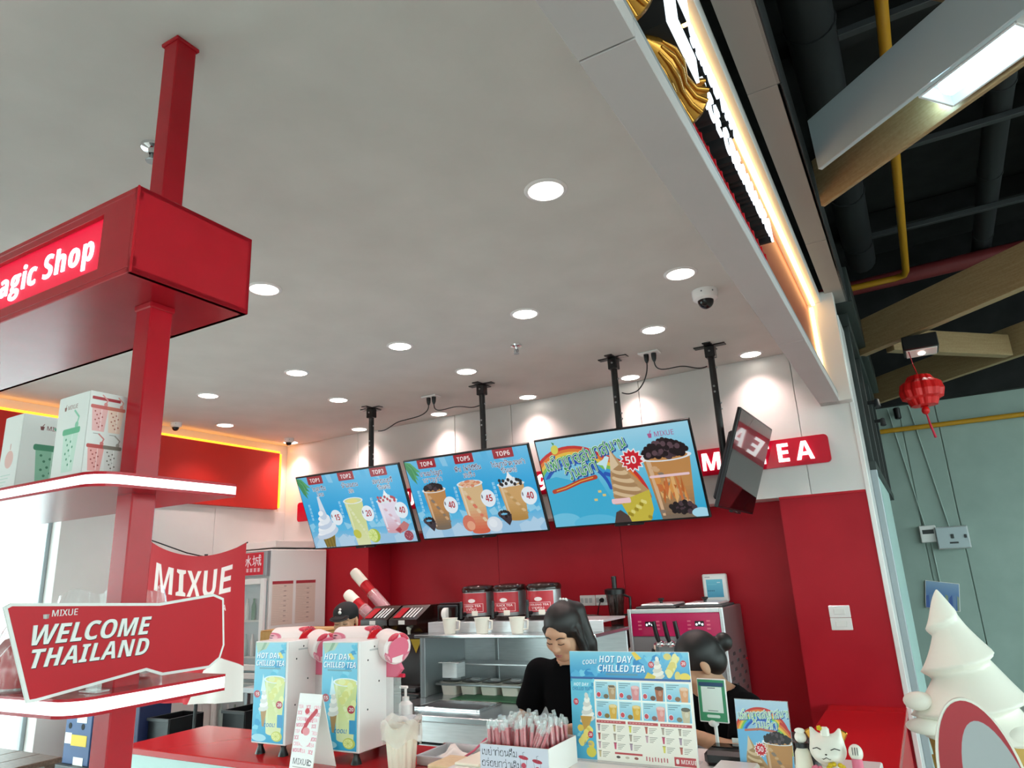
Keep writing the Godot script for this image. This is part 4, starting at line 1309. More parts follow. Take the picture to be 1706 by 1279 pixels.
func menu_art(items: Array, leaf: bool) -> ImageTexture:
	var cv := Cv.new(self, 800, 450, C("35a8e0"))
	cv.grad(0, 0, 800, 260, C("6cc0ea"), C("12a0e0"))
	cv.grad(0, 260, 800, 190, C("2aa8e2"), C("a8cdea"))
	for i in 26:
		var x := 800 * fmod(i * 0.618, 1.0)
		cv.poly(PackedVector2Array([Vector2(x, 300 + (i % 5) * 10), Vector2(x + 40, 290 + (i % 3) * 12), Vector2(x + 62, 330 + (i % 4) * 8), Vector2(x + 14, 348)]), C("58bce8") if i % 2 else C("8fd0ee"))
	for i in 22:
		var x := 820 * fmod(i * 0.618 + 0.3, 1.0) - 20
		cv.poly(PackedVector2Array([Vector2(x, 390 + (i % 5) * 10), Vector2(x + 50, 372 + (i % 3) * 9), Vector2(x + 95, 400 + (i % 4) * 9), Vector2(x + 70, 450), Vector2(x + 6, 450)]), C("b4d6ee") if i % 2 else C("9cc8e8"))
	for i in 7: cv.poly(PackedVector2Array([Vector2(150 + 90 * i, 0), Vector2(190 + 90 * i, 0), Vector2(200 + 90 * i, 40 + 14 * (i % 3)), Vector2(165 + 90 * i, 50)]), C("8ccdee") if i % 2 else C("5cb8e6"))
	if leaf:
		for k in 4: cv.poly(PackedVector2Array([Vector2(0, 0), Vector2(40, 10 + 14 * k), Vector2(96 - 14 * k, 70 + 22 * k), Vector2(26, 54 + 16 * k), Vector2(0, 40)]), C("3f8f58") if k % 2 else C("5aa86a"))
	for i in 3:
		var it: Array = items[i]
		var cx := 150.0 + 250.0 * i
		cv.rrect(cx - 62, 0, 124, 50, 6, C("a02430"))
		cv.rect(cx - 62, 0, 124, 10, C("a02430"))
		cv.text(it[0], cx, 38, 25, C("f4eeee"), true, 1)
		for o in [Vector2(-1.5, 0), Vector2(1.5, 0), Vector2(0, 1.5), Vector2(0, -1.5)]:
			cv.thai(it[1], cx + 14 + o.x, 92 + o.y, 20, C("e8f4fa"), 1.5, 1)
			cv.thai(it[2], cx + 14 + o.x, 128 + o.y, 20, C("e8f4fa"), 1.5, 1)
		cv.thai(it[1], cx + 14, 92, 20, C("4a3456"), 1.15, 1)
		cv.thai(it[2], cx + 14, 128, 20, C("503a5a"), 1.0, 1)
		hanzi(cv, cx - 112, 172, 17, it[5], C("bfe6f8"))
		drink(cv, cx + it[6], it[8], it[7], it[9], it[3])
		price(cv, cx + 92, it[10], 46, it[4])
		if it[3] == "milk" or it[3] == "sundae":
			cv.poly(PackedVector2Array([Vector2(cx - 118, 356), Vector2(cx - 40, 350), Vector2(cx - 46, 385), Vector2(cx - 66, 412)]), C("3a3038"))
			for k in 14: cv.ell(cx - 84 + 30 * cos(k * 2.4), 348 + 14 * sin(k * 2.4), 9, 9, C("20181c") if k % 3 else C("4a3c44"))
		elif it[3] == "lemon":
			cv.ell(cx - 30, 380, 30, 26, C("c8c84a"), 0.5)
			cv.ell(cx + 96, 398, 44, 42, C("a8c040"))
			cv.ell(cx + 86, 396, 34, 38, C("dcec98"))
			for k in 8: cv.line([Vector2(cx + 86, 396), Vector2(cx + 86 + 28 * cos(k * PI / 4), 396 + 32 * sin(k * PI / 4))], 2.5, C("b4cc5c"))
		elif it[3] == "peach":
			cv.ell(cx - 70, 382, 40, 46, C("d87a62"))
			cv.ell(cx - 60, 396, 26, 26, C("e8a888"))
			cv.ell(cx + 92, 398, 48, 42, C("dce6f0"))
			cv.ell(cx + 84, 392, 26, 24, C("eaf2f8"))
		elif it[3] == "berry":
			cv.poly(PackedVector2Array([Vector2(cx + 10, 376), Vector2(cx + 90, 326), Vector2(cx + 122, 350), Vector2(cx + 96, 380), Vector2(cx + 40, 398)]), C("c87a78"))
			cv.poly(PackedVector2Array([Vector2(cx + 14, 372), Vector2(cx + 50, 360), Vector2(cx + 60, 376), Vector2(cx + 40, 394)]), C("b04450"))
			cv.ell(cx + 98, 414, 32, 30, C("a04858"))
			for k in 9: cv.ell(cx + 98 + 20 * cos(k * 2.2), 412 + 18 * sin(k * 2.7), 2.5, 3, C("d8a0a0"))
	return cv.tex()

func rainbow(cv, cx: float, cy: float, r: float, wd: float, a0: float, a1: float, ry := -1.0):
	var cs := [C("c8322e"), C("e07a34"), C("e8c24a"), C("7cc05a"), C("3aa0d8"), C("2458b8")]
	for i in 6: cv.arc(cx, cy, r - wd * i, a0, a1, wd * 1.15, cs[i], -1.0 if ry < 0 else ry - wd * i)

func burst(cv, x: float, y: float, r: float):
	for k in [[1.18, C("f4f0f0")], [1.0, C("cc1c2c")]]:
		var p := PackedVector2Array()
		for i in 26:
			var rr: float = r * k[0] * (1.0 if i % 2 else 0.74)
			p.append(Vector2(x + cos(TAU * i / 26) * rr, y + sin(TAU * i / 26) * rr * 0.92))
		cv.poly(p, k[1])

func swirl(cv, x: float, y: float, w: float, h: float):   # tan soft-serve, y at its foot
	cv.poly(PackedVector2Array([Vector2(x - w * 0.5, y), Vector2(x - w * 0.46, y - h * 0.5), Vector2(x - w * 0.30, y - h), Vector2(x + w * 0.05, y - h * 0.6), Vector2(x + w * 0.5, y - h * 0.2), Vector2(x + w * 0.5, y)]), C("b89468"))
	for i in 9:
		var f := i / 9.0
		var cc := C("d8bc94") if i % 2 else C("a9855c")
		cv.ell(x - w * (0.02 + 0.20 * f), y - h * 0.08 - h * 0.66 * f, w * (0.5 - 0.36 * f), h * 0.055, cc, 0.25)
	cv.poly(PackedVector2Array([Vector2(x - w * 0.42, y - h * 0.62), Vector2(x - w * 0.32, y - h * 1.02), Vector2(x - w * 0.16, y - h * 0.72)]), C("dcc6a4"))

func promo_art() -> ImageTexture:
	var cv := Cv.new(self, 800, 450, C("48b8dc"))
	cv.grad(0, 0, 800, 450, C("9fd8ee"), C("28a8d4"))
	rainbow(cv, 170, 300, 260, 15, 0.15, PI * 1.02, 250)
	rainbow(cv, 300, 360, 240, 17, 0.1, 1.3, 250)
	cv.poly(PackedVector2Array([Vector2(0, 200), Vector2(70, 190), Vector2(150, 215), Vector2(290, 200), Vector2(330, 300), Vector2(380, 450), Vector2(0, 450)]), C("3cb0d8"))
	cv.ell(60, 420, 90, 40, C("6cc4e4"))
	cv.ell(230, 440, 120, 40, C("58bce0"))
	cv.line([Vector2(40, 265), Vector2(110, 252), Vector2(200, 225), Vector2(285, 212)], 22, C("b8442c"))
	cv.line([Vector2(56, 262), Vector2(110, 252), Vector2(200, 225), Vector2(270, 213)], 5, C("e8b04a"))
	# lemon with a leaf
	cv.ell(98, 52, 20, 24, C("d8d45a"), 0.4)
	cv.poly(PackedVector2Array([Vector2(96, 30), Vector2(88, 12), Vector2(104, 20)]), C("3f8f48"))
	# paper bird
	cv.poly(PackedVector2Array([Vector2(300, 150), Vector2(345, 130), Vector2(360, 112), Vector2(380, 122), Vector2(366, 148), Vector2(346, 186), Vector2(338, 160)]), C("c8ecf4"))
	for p in [[C("245a9c"), 11.0, 6.0], [C("eef6ee"), 9.0, 0.0], [C("2f9850"), 4.6, 0.0]]:
		var w: float = p[1] / 5.2
		cv.thai("แพ็กเกจสนุกสนาน", 30 + p[2], 160 + p[2], 46, p[0], w, 0, -0.17, 0.79)
		cv.thai("วันเด็ก", 132 + p[2], 212 + p[2], 46, p[0], w, 0, -0.17, 0.85)
	drink(cv, 660, 448, 230, 296, "milk")
	for i in 60: cv.ell(660 + 108 * cos(i * 2.4) * sqrt(i / 60.0), 140 - 52 * sqrt(maxf(0.0, 1 - i / 60.0)) + 16 * sin(i * 2.4), 13, 13, C("1a1216") if i % 4 else C("5a444c"))
	swirl(cv, 450, 360, 190, 270)
	cv.poly(PackedVector2Array([Vector2(384, 345), Vector2(545, 300), Vector2(545, 400), Vector2(520, 450), Vector2(420, 450)]), C("c8b840"))
	for i in 20: cv.ell(400 + 130 * fmod(i * 0.618, 1.0), 350 + 90 * fmod(i * 0.37, 1.0), 7, 9, C("e0d880") if i % 2 else C("a08c20"))
	cv.poly(PackedVector2Array([Vector2(330, 450), Vector2(350, 398), Vector2(375, 388), Vector2(412, 420), Vector2(420, 450)]), C("4a3a38"))
	burst(cv, 492, 150, 56)
	cv.text("50", 486, 168, 38, C("f8f4f4"), true, 1)
	for i in 18: cv.poly(PackedVector2Array([Vector2(580 + 8 * i, 240 + (i * 37) % 120), Vector2(606 + 7 * i, 230 + (i * 53) % 130), Vector2(612 + 7 * i, 268 + (i * 41) % 110), Vector2(586 + 8 * i, 290 + (i * 29) % 100)]), [C("d8944a"), C("c8703a"), C("e0b070"), C("b8642c")][i % 4])
	cv.rrect(560, 236, 196, 12, 6, C("eccad0"))
	cv.rrect(340, 330, 100, 26, 8, C("f0c8cc"))
	for i in 26: cv.ell(690 + 60 * cos(i * 2.4) * sqrt(i / 26.0), 400 + 26 * sin(i * 2.4) * sqrt(i / 26.0), 13, 13, C("1a1216") if i % 3 else C("4a3840"))
	cv.ell(770, 430, 44, 24, C("a8dcf0"))
	logo(cv, 596, 54, 24, C("b05a8c"))
	for q in [[280, 280], [300, 300], [250, 320]]: cv.rect(q[0], q[1], 18, 12, C("e0c87a"))
	return cv.tex()

func screen(called: String, label: String, tl: Vector3, tr: Vector3, bl: Vector3, art, turn_on: bool):
	var w := (tr - tl).length()
	var h := (bl - tl).length()
	var x := (tr - tl).normalized()
	var y := (tl - bl).normalized()
	var t := thing(called, label, "screen", (tl + tr + bl + bl + tr - tl) / 4.0)
	t.basis = Basis(x, y, x.cross(y)).orthonormalized()
	var m := MB.new()
	m.box(V(0, 0, -0.012), V(w, h, 0.022), 0.004)
	part(t, "bezel", m, "black")
	var back := MB.new()
	back.box(V(0, -h * 0.08, -0.045), V(w * 0.8, h * 0.7, 0.05), 0.012)
	part(t, "rear_cover", back, "black_matte")
	var g := MB.new()
	g.box(V(0, 0, 0.0), V(w - 0.022, h - 0.026, 0.004))
	if turn_on:
		part(t, "glass", g, "black_gloss")
		var s := MB.new()
		s.quad(V(-w / 2 + 0.013, -h / 2 + 0.015, 0.0026), V(w / 2 - 0.013, -h / 2 + 0.015, 0.0026), V(w / 2 - 0.013, h / 2 - 0.013, 0.0026), V(-w / 2 + 0.013, h / 2 - 0.013, 0.0026))
		part(t, "display", s, tmat("display_" + label.substr(0, 12), art, 0.25, 0.74))
		light_area(t, V(0, 0, 0.02), V(0, 0, 1), Vector2(w - 0.05, h - 0.05), Color(0.35, 0.7, 0.9), 0.10)
	else:
		part(t, "glass", g, "black_gloss")
	part(t, "sensor_bar", bx(V(-0.11, -h / 2 - 0.014, -0.02), V(0.11, -h / 2 + 0.002, 0.002), 0.003), "black")
	part(t, "indicator", bx(V(-0.008, -h / 2 - 0.008, 0.002), V(0.008, -h / 2 - 0.002, 0.004)), "steel_dull")
	return t

func make_screens():
	var a1 := menu_art([
		["TOP1", "ไอศกรีม", "โคน", "cone", "15", 5, -14.0, 178.0, 448.0, 320.0, 268.0],
		["TOP2", "น้ำเลมอน", "สด", "lemon", "20", 5, 4.0, 142.0, 446.0, 270.0, 262.0],
		["TOP3", "สตรอเบอรี่", "ซันเดย์", "berry", "40", 7, 6.0, 146.0, 384.0, 186.0, 262.0]], true)
	var a2 := menu_art([
		["TOP4", "ชานมไข่มุก", "บราวชูก้า", "milk", "40", 6, 4.0, 150.0, 396.0, 220.0, 270.0],
		["TOP5", "พีช โฟร์ซีซั่น", "สปริง", "peach", "45", 5, -2.0, 156.0, 432.0, 268.0, 254.0],
		["TOP6", "ไข่มุกน้ำตาลดำ", "ซันเดย์", "sundae", "40", 8, 0.0, 156.0, 380.0, 190.0, 262.0]], true)
	var a3 := promo_art()
	var names := ["hanging menu screen with items TOP1 to TOP3 on blue, at the end of the trio", "hanging menu screen with items TOP4 to TOP6 on blue, in the middle of the trio", "hanging screen with a rainbow promotion and a big pearl milk tea"]
	var xs := [[-4.775, -3.575], [-3.555, -2.375], [-2.352, -1.186]]
	for i in 3:
		screen("menu_screen", names[i], V(xs[i][0], 2.603, -4.41), V(xs[i][1], 2.592, -4.41), V(xs[i][0] - 0.06 * [1.6, 0.8, 0.0][i], 1.972, -4.69), [a1, a2, a3][i], true).set_meta("group", "screens over the counter")
	screen("side_screen", "switched-off screen turned side-on at the end of the row, mirroring the wall sign", V(-0.822, 2.585, -4.30), V(-0.80, 2.585, -5.21), V(-1.045, 1.992, -4.29), null, false)
	var poles := [[-4.03, -4.54, 2.5, "first pole from the orange wall, holding the TOP1 screen"], [-2.85, -4.52, 2.5, "second pole, holding the TOP4 screen"], [-1.72, -4.54, 2.5, "third pole, holding the rainbow promotion screen"], [-1.06, -4.72, 2.25, "fourth pole, nearest the fascia, holding the dark side screen"]]
	for p in poles:
		var t := thing("screen_pole", "black ceiling " + p[3], "pole", V(p[0], 3.15, p[1]))
		part(t, "ceiling_plate", bx(V(-0.03, -0.008, -0.10), V(0.03, 0, 0.10), 0.002), "black")
		part(t, "ceiling_plate", bx(V(-0.11, -0.008, -0.028), V(0.11, 0, 0.028), 0.002), "black")
		part(t, "clevis", bx(V(-0.035, -0.09, -0.03), V(0.035, -0.008, 0.03), 0.004), "black")
		var m := MB.new()
		m.cyl(V(0, -0.08, 0), V(0, p[2] - 3.15, 0), 0.0235, 0.0235, 18)
		part(t, "tube", m, "black")
		var k := MB.new()
		for y in [-0.045, -0.30, -0.34]:
			k.ell(V(0, y, 0.034 if y > -0.1 else 0.024), V(0.008, 0.008, 0.005), 10, 6)
			k.ell(V(0.026, y - 0.12, 0.0), V(0.008, 0.008, 0.008), 10, 6)
		part(t, "bolt", k, "steel_dull").set_meta("kind", "stuff")
		var b := MB.new()
		if p[0] > -1.5:
			b.span(V(0.0, p[2] - 3.20, -0.05), V(0.07, p[2] - 3.10, 0.05), 0.004)
		else:
			b.span(V(-0.10, p[2] - 3.22, 0.0), V(0.10, p[2] - 3.14, 0.03), 0.004)
		part(t, "bracket", b, "black")
	# lit wall sign
	var s := thing("wall_sign", "long red acrylic sign with lit white capital letters along the white bulkhead", "sign", V(-0.45, 2.31, -5.27))
	var pm := MB.new()
	var rr := round_rect(5.23, 0.2, 0.03)
	pm.prism(rr, 0.025, Transform3D(Basis(), V(-2.615, 0.1, 0.0)))
	part(s, "acrylic_board", pm, "red_sign")
	var word := "MIXUE SINCE 1997 ICE CREAM&TEA"
	var cap := 0.132
	var full := text_w(word) * cap
	letters(s, word, cap, 0.014, "sign_lit", Transform3D(Basis(), V(-0.06 - full * 1.36, 0.036, 0.034)), true, 1.36)
	light_area(s, V(-1.6, 0.1, 0.06), V(0, 0, 1), Vector2(3.0, 0.12), Color(1, 0.97, 0.97), 0.03)

# ------------------------------------------------------------------ kitchen along the back wall
func paper_art(w: int, h: int, head: Color, seed_: int) -> ImageTexture:
	var cv := Cv.new(self, w, h, C("d9c4b8"))
	cv.rect(0, 0, w, h * 0.07, head)
	for i in 22:
		var y := h * (0.12 + 0.038 * i)
		cv.rect(6, y, w * (0.3 + 0.5 * fmod(i * 0.618 + seed_ * 0.3, 1.0)), 1.5, C("b8a49a"))
		if (i + seed_) % 3 == 0: cv.rect(w * 0.55, y - 3, w * 0.12, 6, C("a8928c"))
	return cv.tex()

func make_kitchen():
	# refrigerator
	var f := thing("refrigerator", "white glass-door drinks refrigerator with a red lit header, against the side wall", "refrigerator", V(-5.565, 0, -4.88))
	part(f, "cabinet", bx(V(-0.315, 0.06, -0.38), V(0.315, 2.0, 0.33), 0.008), "white_gloss")
	part(f, "plinth", bx(V(-0.3, 0, -0.36), V(0.3, 0.06, 0.32), 0.003), "grey_dark")
	part(f, "recess_back", bx(V(-0.29, 0.12, 0.33), V(0.29, 1.72, 0.334)), "blue_white")
	for y in [0.45, 0.83, 1.05, 1.36]:
		part(f, "wire_shelf", bx(V(-0.28, y, 0.335), V(0.28, y + 0.015, 0.36), 0.002), "white_matte")
	for i in 2:
		var y0: float = [0.11, 0.95][i]
		var y1: float = [0.93, 1.74][i]
		var d := MB.new()
		for sx in [-1, 1]: d.span(V(0.315 * sx - 0.05 * (sx + 1) / 2.0, y0, 0.362), V(0.315 * sx + 0.05 * (1 - sx) / 2.0, y1, 0.395), 0.004)
		d.span(V(-0.27, y0, 0.362), V(0.27, y0 + 0.05, 0.395), 0.004)
		d.span(V(-0.27, y1 - 0.05, 0.362), V(0.27, y1, 0.395), 0.004)
		var dr := part(f, "door", d, "white_gloss")
		part(dr, "pane", bx(V(-0.265, y0 + 0.05, 0.374), V(0.265, y1 - 0.05, 0.378)), "glass")
	part(f, "header_frame", bx(V(-0.315, 1.76, 0.33), V(0.315, 1.99, 0.375), 0.004), "alu")
	part(f, "header_panel", bx(V(-0.29, 1.775, 0.375), V(0.27, 1.975, 0.38), 0.002), glow("header_red", C("d0142c"), 0.5))
	var cv := Cv.new(self, 240, 96, C("d0142c"))
	var ink := C("f6e6e6")
	# the two large characters after the hidden first part
	var X := 128.0
	for st in [[[0, 8, 8, 18]], [[2, 40, 12, 26]], [[26, 2, 26, 52]], [[14, 20, 24, 20, 12, 46]], [[38, 14, 29, 26, 44, 46]]]:
		for s in st:
			var p := []
			for i in range(0, s.size(), 2): p.append(Vector2(X + s[i], 8 + s[i + 1]))
			cv.line(p, 5, ink)
	X = 180.0
	for s in [[0, 18, 14, 18], [7, 4, 7, 40], [0, 44, 14, 36], [18, 14, 48, 14], [20, 14, 20, 34, 15, 50], [22, 26, 32, 26, 30, 42], [38, 2, 40, 30, 48, 48, 50, 40], [46, 22, 36, 48], [42, 2, 47, 8]]:
		var p := []
		for i in range(0, s.size(), 2): p.append(Vector2(X + s[i], 8 + s[i + 1]))
		cv.line(p, 4.5, ink)
	for i in 5:
		for k in 3: cv.rect(122 + 22 * i, 68 + 6 * k, 16, 2.5, ink)
		cv.rect(128 + 22 * i, 68, 3, 16, ink)
	var hq := MB.new()
	hq.quad(V(-0.288, 1.777, 0.3812), V(0.268, 1.777, 0.3812), V(0.268, 1.973, 0.3812), V(-0.288, 1.973, 0.3812))
	part(f, "header_print", hq, tmat("header_print", cv.tex(), 0.4, 0.6))
	for i in 2:
		var q := MB.new()
		var z0: float = [0.30, 0.015][i]
		q.quad(V(0.3165, 1.32, z0), V(0.3165, 1.32, z0 - 0.25), V(0.3165, 1.71, z0 - 0.25), V(0.3165, 1.71, z0))
		part(f, "notice_sheet", q, tmat("notice_%d" % i, paper_art(160, 256, C("a8303a"), i), 0.8))
	part(f, "side_seam", bx(V(0.315, 1.18, -0.37), V(0.318, 1.19, 0.32)), "grey_light")
	for r in 3:
		for i in 6:
			var bt := MB.new()
			bt.lathe([Vector2(0, 0), Vector2(0.026, 0.001), Vector2(0.028, 0.01), Vector2(0.028, 0.12), Vector2(0.012, 0.16), Vector2(0.012, 0.19), Vector2(0, 0.19)], 10, Transform3D(Basis.from_scale(V(1, 1, 0.4)), V(0, 0, 0)))
			single("drink_bottle", bt, ["pale_cyan", "white_gloss", "green", "grey_light"][(r + i) % 4], "bottle in the refrigerator, on its %s shelf, %s from the hinge" % [["lowest", "middle", "upper"][r], ["first", "second", "third", "fourth", "fifth", "sixth"][i]], "bottle", "bottles behind the refrigerator's glass", V(-5.565 - 0.23 + 0.092 * i, [0.466, 1.066, 1.376][r], -4.88 + 0.349))
	# cupboards above, joint with the bulkhead
	single("wall_cabinet", bx(V(-5.88, 2.03, -5.26), V(-5.42, 2.095, -4.75), 0.004), "panel_white", "shallow white filler shelf on top of the refrigerator", "shelf")
	# side bench with a carton
	var bench := thing("side_bench", "stainless side bench under the cardboard carton", "bench", V(-4.45, 0, -4.25))
	part(bench, "top", bx(V(-0.44, 0.86, -0.28), V(0.40, 0.9, 0.25), 0.004), "steel")
	for sx in [-0.41, 0.37]:
		for sz in [-0.24, 0.21]: part(bench, "leg", bx(V(sx - 0.018, 0, sz - 0.018), V(sx + 0.018, 0.86, sz + 0.018), 0.003), "steel_dull")
	var cb := thing("cardboard_box", "brown cardboard carton with taped top, behind the watermelon film rolls", "carton", V(-4.4, 0.9, -4.26))
	part(cb, "carton", bx(V(-0.37, 0, -0.2), V(0.37, 0.415, 0.2), 0.003), "cardboard")
	for s in [-1, 1]:
		var fl := MB.new()
		fl.box(V(0, 0.422, 0.1 * s), V(0.74, 0.005, 0.196), 0.001, Basis(V(1, 0, 0), 0.03 * s))
		part(cb, "flap", fl, "cardboard")
	part(cb, "tape", bx(V(-0.37, 0.426, -0.025), V(0.37, 0.428, 0.025)), "wood_pale")
	# cup sleeves
	var rk := thing("cup_rack", "dark holder for the two leaning sleeves of paper cups", "rack", V(-3.93, 0, -4.92))
	part(rk, "post", bx(V(-0.03, 0, -0.03), V(0.03, 1.2, 0.03), 0.003), "black")
	part(rk, "cradle", bx(V(-0.2, 1.1, -0.08), V(0.2, 1.14, 0.08), 0.003), "black")
	var tubes := [[V(-4.53, 1.76, -4.88), V(-3.88, 1.19, -4.88), "upper, longer sleeve of stacked paper cups leaning out of the rack"], [V(-4.44, 1.575, -4.70), V(-3.95, 1.19, -4.76), "lower sleeve of stacked paper cups leaning out of the rack"]]
	for q in tubes:
		var t := thing("cup_sleeve", q[2], "cup stack", q[1], 0, "paper cup sleeves in the rack")
		var d: Vector3 = q[0] - q[1]
		var u := d.normalized()
		var sl := MB.new()
		sl.tube([V(0, 0, 0), d * 0.66], 0.052, 18)
		part(t, "plastic_sleeve", sl, "wrap2")
		var cups := MB.new()
		var n := int(d.length() * 0.64 / 0.02)
		var x := u.cross(V(0, 0, 1)).normalized()
		for i in n:
			cups.lathe([Vector2(0.038, 0), Vector2(0.047, 0.018), Vector2(0.049, 0.02), Vector2(0.044, 0.02)], 16, Transform3D(Basis(x, u, x.cross(u)), u * (0.01 + 0.02 * i)))
		part(t, "stacked_cups", cups, "pink_print").set_meta("kind", "stuff")
		var cup := MB.new()
		cup.lathe([Vector2(0.045, d.length() * 0.62), Vector2(0.047, d.length() * 0.8)], 20, Transform3D(Basis(x, u, x.cross(u)), Vector3.ZERO))
		part(t, "printed_band", cup, "red_paint")
		var tp := MB.new()
		tp.lathe([Vector2(0.047, d.length() * 0.8), Vector2(0.048, d.length() * 0.96), Vector2(0.04, d.length()), Vector2(0, d.length() * 1.01)], 20, Transform3D(Basis(x, u, x.cross(u)), Vector3.ZERO))
		part(t, "top_cup", tp, "ivory")
	# dark cupboard with two brewers
	var dc := thing("dark_cupboard", "dark cupboard under the two black brewers", "cupboard", V(-3.66, 0, -4.55))
	part(dc, "body", bx(V(-0.36, 0, -0.2), V(0.31, 0.86, 0.24), 0.005), "black")
	for x in [-0.19, 0.14]:
		var dr := part(dc, "door", bx(V(x - 0.155, 0.06, 0.24), V(x + 0.155, 0.84, 0.255), 0.003), "grey_dark")
		part(dr, "handle", bx(V(x + 0.1, 0.5, 0.255), V(x + 0.115, 0.66, 0.275), 0.003), "steel_dull")
	for i in 2:
		var t := thing("brewer", ["black tea brewer next to the leaning cup sleeves", "black tea brewer with a clear yellow warning triangle, next to the steel rack"][i], "brewer", V(-3.825 + 0.29 * i, 0.86, -4.55))
		var pr := PackedVector2Array([Vector2(-0.19, 0), Vector2(0.10, 0), Vector2(0.10, 0.40), Vector2(0.2, 0.47), Vector2(0.2, 0.51), Vector2(0.02, 0.605), Vector2(-0.19, 0.605)])
		var b := MB.new()
		b.prism(pr, 0.27, Transform3D(Basis(V(0, 0, 1), V(0, 1, 0), V(-1, 0, 0)), V(0.135, 0, 0)))
		part(t, "body", b, "dark_brown")
		var bs := Basis(V(1, 0, 0), atan2(0.095, 0.18) - PI / 2 + PI / 2)
		for k in 4:
			var s := MB.new()
			s.box(V(-0.01 + 0.032 * k, 0.556, 0.12), V(0.014, 0.006, 0.13), 0.002, Basis(V(1, 0, 0), atan2(0.095, 0.18)))
			part(t, "light_strip", s, "white_gloss")
		var s2 := MB.new()
		s2.box(V(-0.075, 0.556, 0.12), V(0.07, 0.005, 0.14), 0.002, Basis(V(1, 0, 0), atan2(0.095, 0.18)))
		part(t, "key_pad", s2, "red_paint")
		part(t, "label_plate", bx(V(-0.04, 0.475, 0.2), V(0.02, 0.505, 0.203), 0.001), "white_matte")
		var sp := MB.new()
		sp.lathe([Vector2(0, -0.06), Vector2(0.01, -0.06), Vector2(0.012, -0.03), Vector2(0.02, -0.02), Vector2(0.02, 0.0)], 14, Transform3D(Basis(), V(0.03, 0.46, 0.16)))
		part(t, "spout", sp, "ivory")
		var tr := MB.new()
		tr.prism(PackedVector2Array([Vector2(-0.055, 0.0), Vector2(0.0, -0.10), Vector2(0.055, 0.0)]), 0.002, Transform3D(Basis(), V(0.05, 0.36, 0.101)))
		part(t, "warning_triangle", tr, "yellow")
		part(t, "drip_tray", bx(V(-0.12, 0.0, 0.1), V(0.12, 0.03, 0.2), 0.004), "grey_dark")
	# steel work table with overshelf
	var w := thing("steel_worktable", "long stainless work table with an overshelf carrying the tea barrels", "work table", V(-2.62, 0, -4.2))
	part(w, "top", bx(V(-0.66, 0.815, -0.6), V(0.72, 0.85, 0.5), 0.004), "steel_top")
	part(w, "front_apron", bx(V(-0.66, 0.70, 0.478), V(0.72, 0.815, 0.495), 0.003), "steel")
	part(w, "drawer", bx(V(-0.3, 0.30, 0.44), V(0.7, 0.68, 0.46), 0.004), "steel")
	part(w, "drawer", bx(V(-0.64, 0.30, 0.44), V(-0.36, 0.68, 0.46), 0.004), "steel")
	part(w, "grip_slot", bx(V(0.08, 0.53, 0.458), V(0.3, 0.59, 0.464), 0.003), "black")
	for sx in [-0.64, -0.33, 0.69]:
		part(w, "leg", bx(V(sx - 0.025, 0, 0.43), V(sx + 0.025, 0.70, 0.475), 0.003), "grey_dark")
	part(w, "rear_panel", bx(V(-0.66, 0, -0.6), V(0.72, 0.815, -0.585), 0.003), "steel_dull")
	part(w, "rear_panel", bx(V(-0.66, 0.85, -0.6), V(0.72, 1.25, -0.585), 0.003), "steel")
	part(w, "end_panel", bx(V(-0.66, 0.85, -0.585), V(-0.645, 1.25, -0.03), 0.002), "steel_dull")
	part(w, "post", bx(V(-0.645, 0.85, -0.06), V(-0.615, 1.25, -0.03), 0.003), "steel_dull")
	part(w, "post", bx(V(0.69, 0.85, -0.06), V(0.72, 1.25, -0.03), 0.003), "steel_dull")
	part(w, "overshelf", bx(V(-0.70, 1.25, -0.6), V(0.74, 1.272, -0.01), 0.004), "steel_top")
	part(w, "step_front", bx(V(-0.70, 1.272, -0.20), V(0.72, 1.345, -0.185), 0.002), "steel")
	part(w, "step_top", bx(V(-0.70, 1.330, -0.59), V(0.72, 1.345, -0.20), 0.002), "steel")
	part(w, "mid_shelf", bx(V(-0.52, 1.05, -0.40), V(0.7, 1.062, -0.2), 0.003), "steel")
	part(w, "mid_shelf_bracket", bx(V(-0.36, 0.9, -0.585), V(-0.33, 1.25, -0.575), 0.003), "steel_dull")
	part(w, "rail", bx(V(-0.62, 0.915, -0.17), V(0.7, 0.93, -0.155), 0.003), "steel_dull")
	part(w, "rail", bx(V(-0.62, 0.915, -0.40), V(0.7, 0.93, -0.385), 0.003), "steel_dull")
	var rm := MB.new()
	rm.span(V(-0.42, 0.85, 0.05), V(0.05, 0.862, 0.07), 0.002)
	rm.span(V(-0.42, 0.85, 0.30), V(0.05, 0.862, 0.32), 0.002)
	rm.span(V(-0.44, 0.85, 0.05), V(-0.42, 0.862, 0.32), 0.002)
	rm.span(V(0.05, 0.85, 0.05), V(0.07, 0.862, 0.32), 0.002)
	part(w, "sink_rim", rm, "chrome")
	part(w, "sink_floor", bx(V(-0.42, 0.8505, 0.07), V(0.05, 0.852, 0.30)), "grey_dark")
	single("cutting_mat", bx(V(-0.28, 0, -0.14), V(0.3, 0.008, 0.08), 0.003), "mat_green", "dark green cutting mat on the steel table under the row of pans", "mat", "", V(-2.72, 0.851, -4.27))
	# ingredient pans
	var pan_proto: Node3D = null
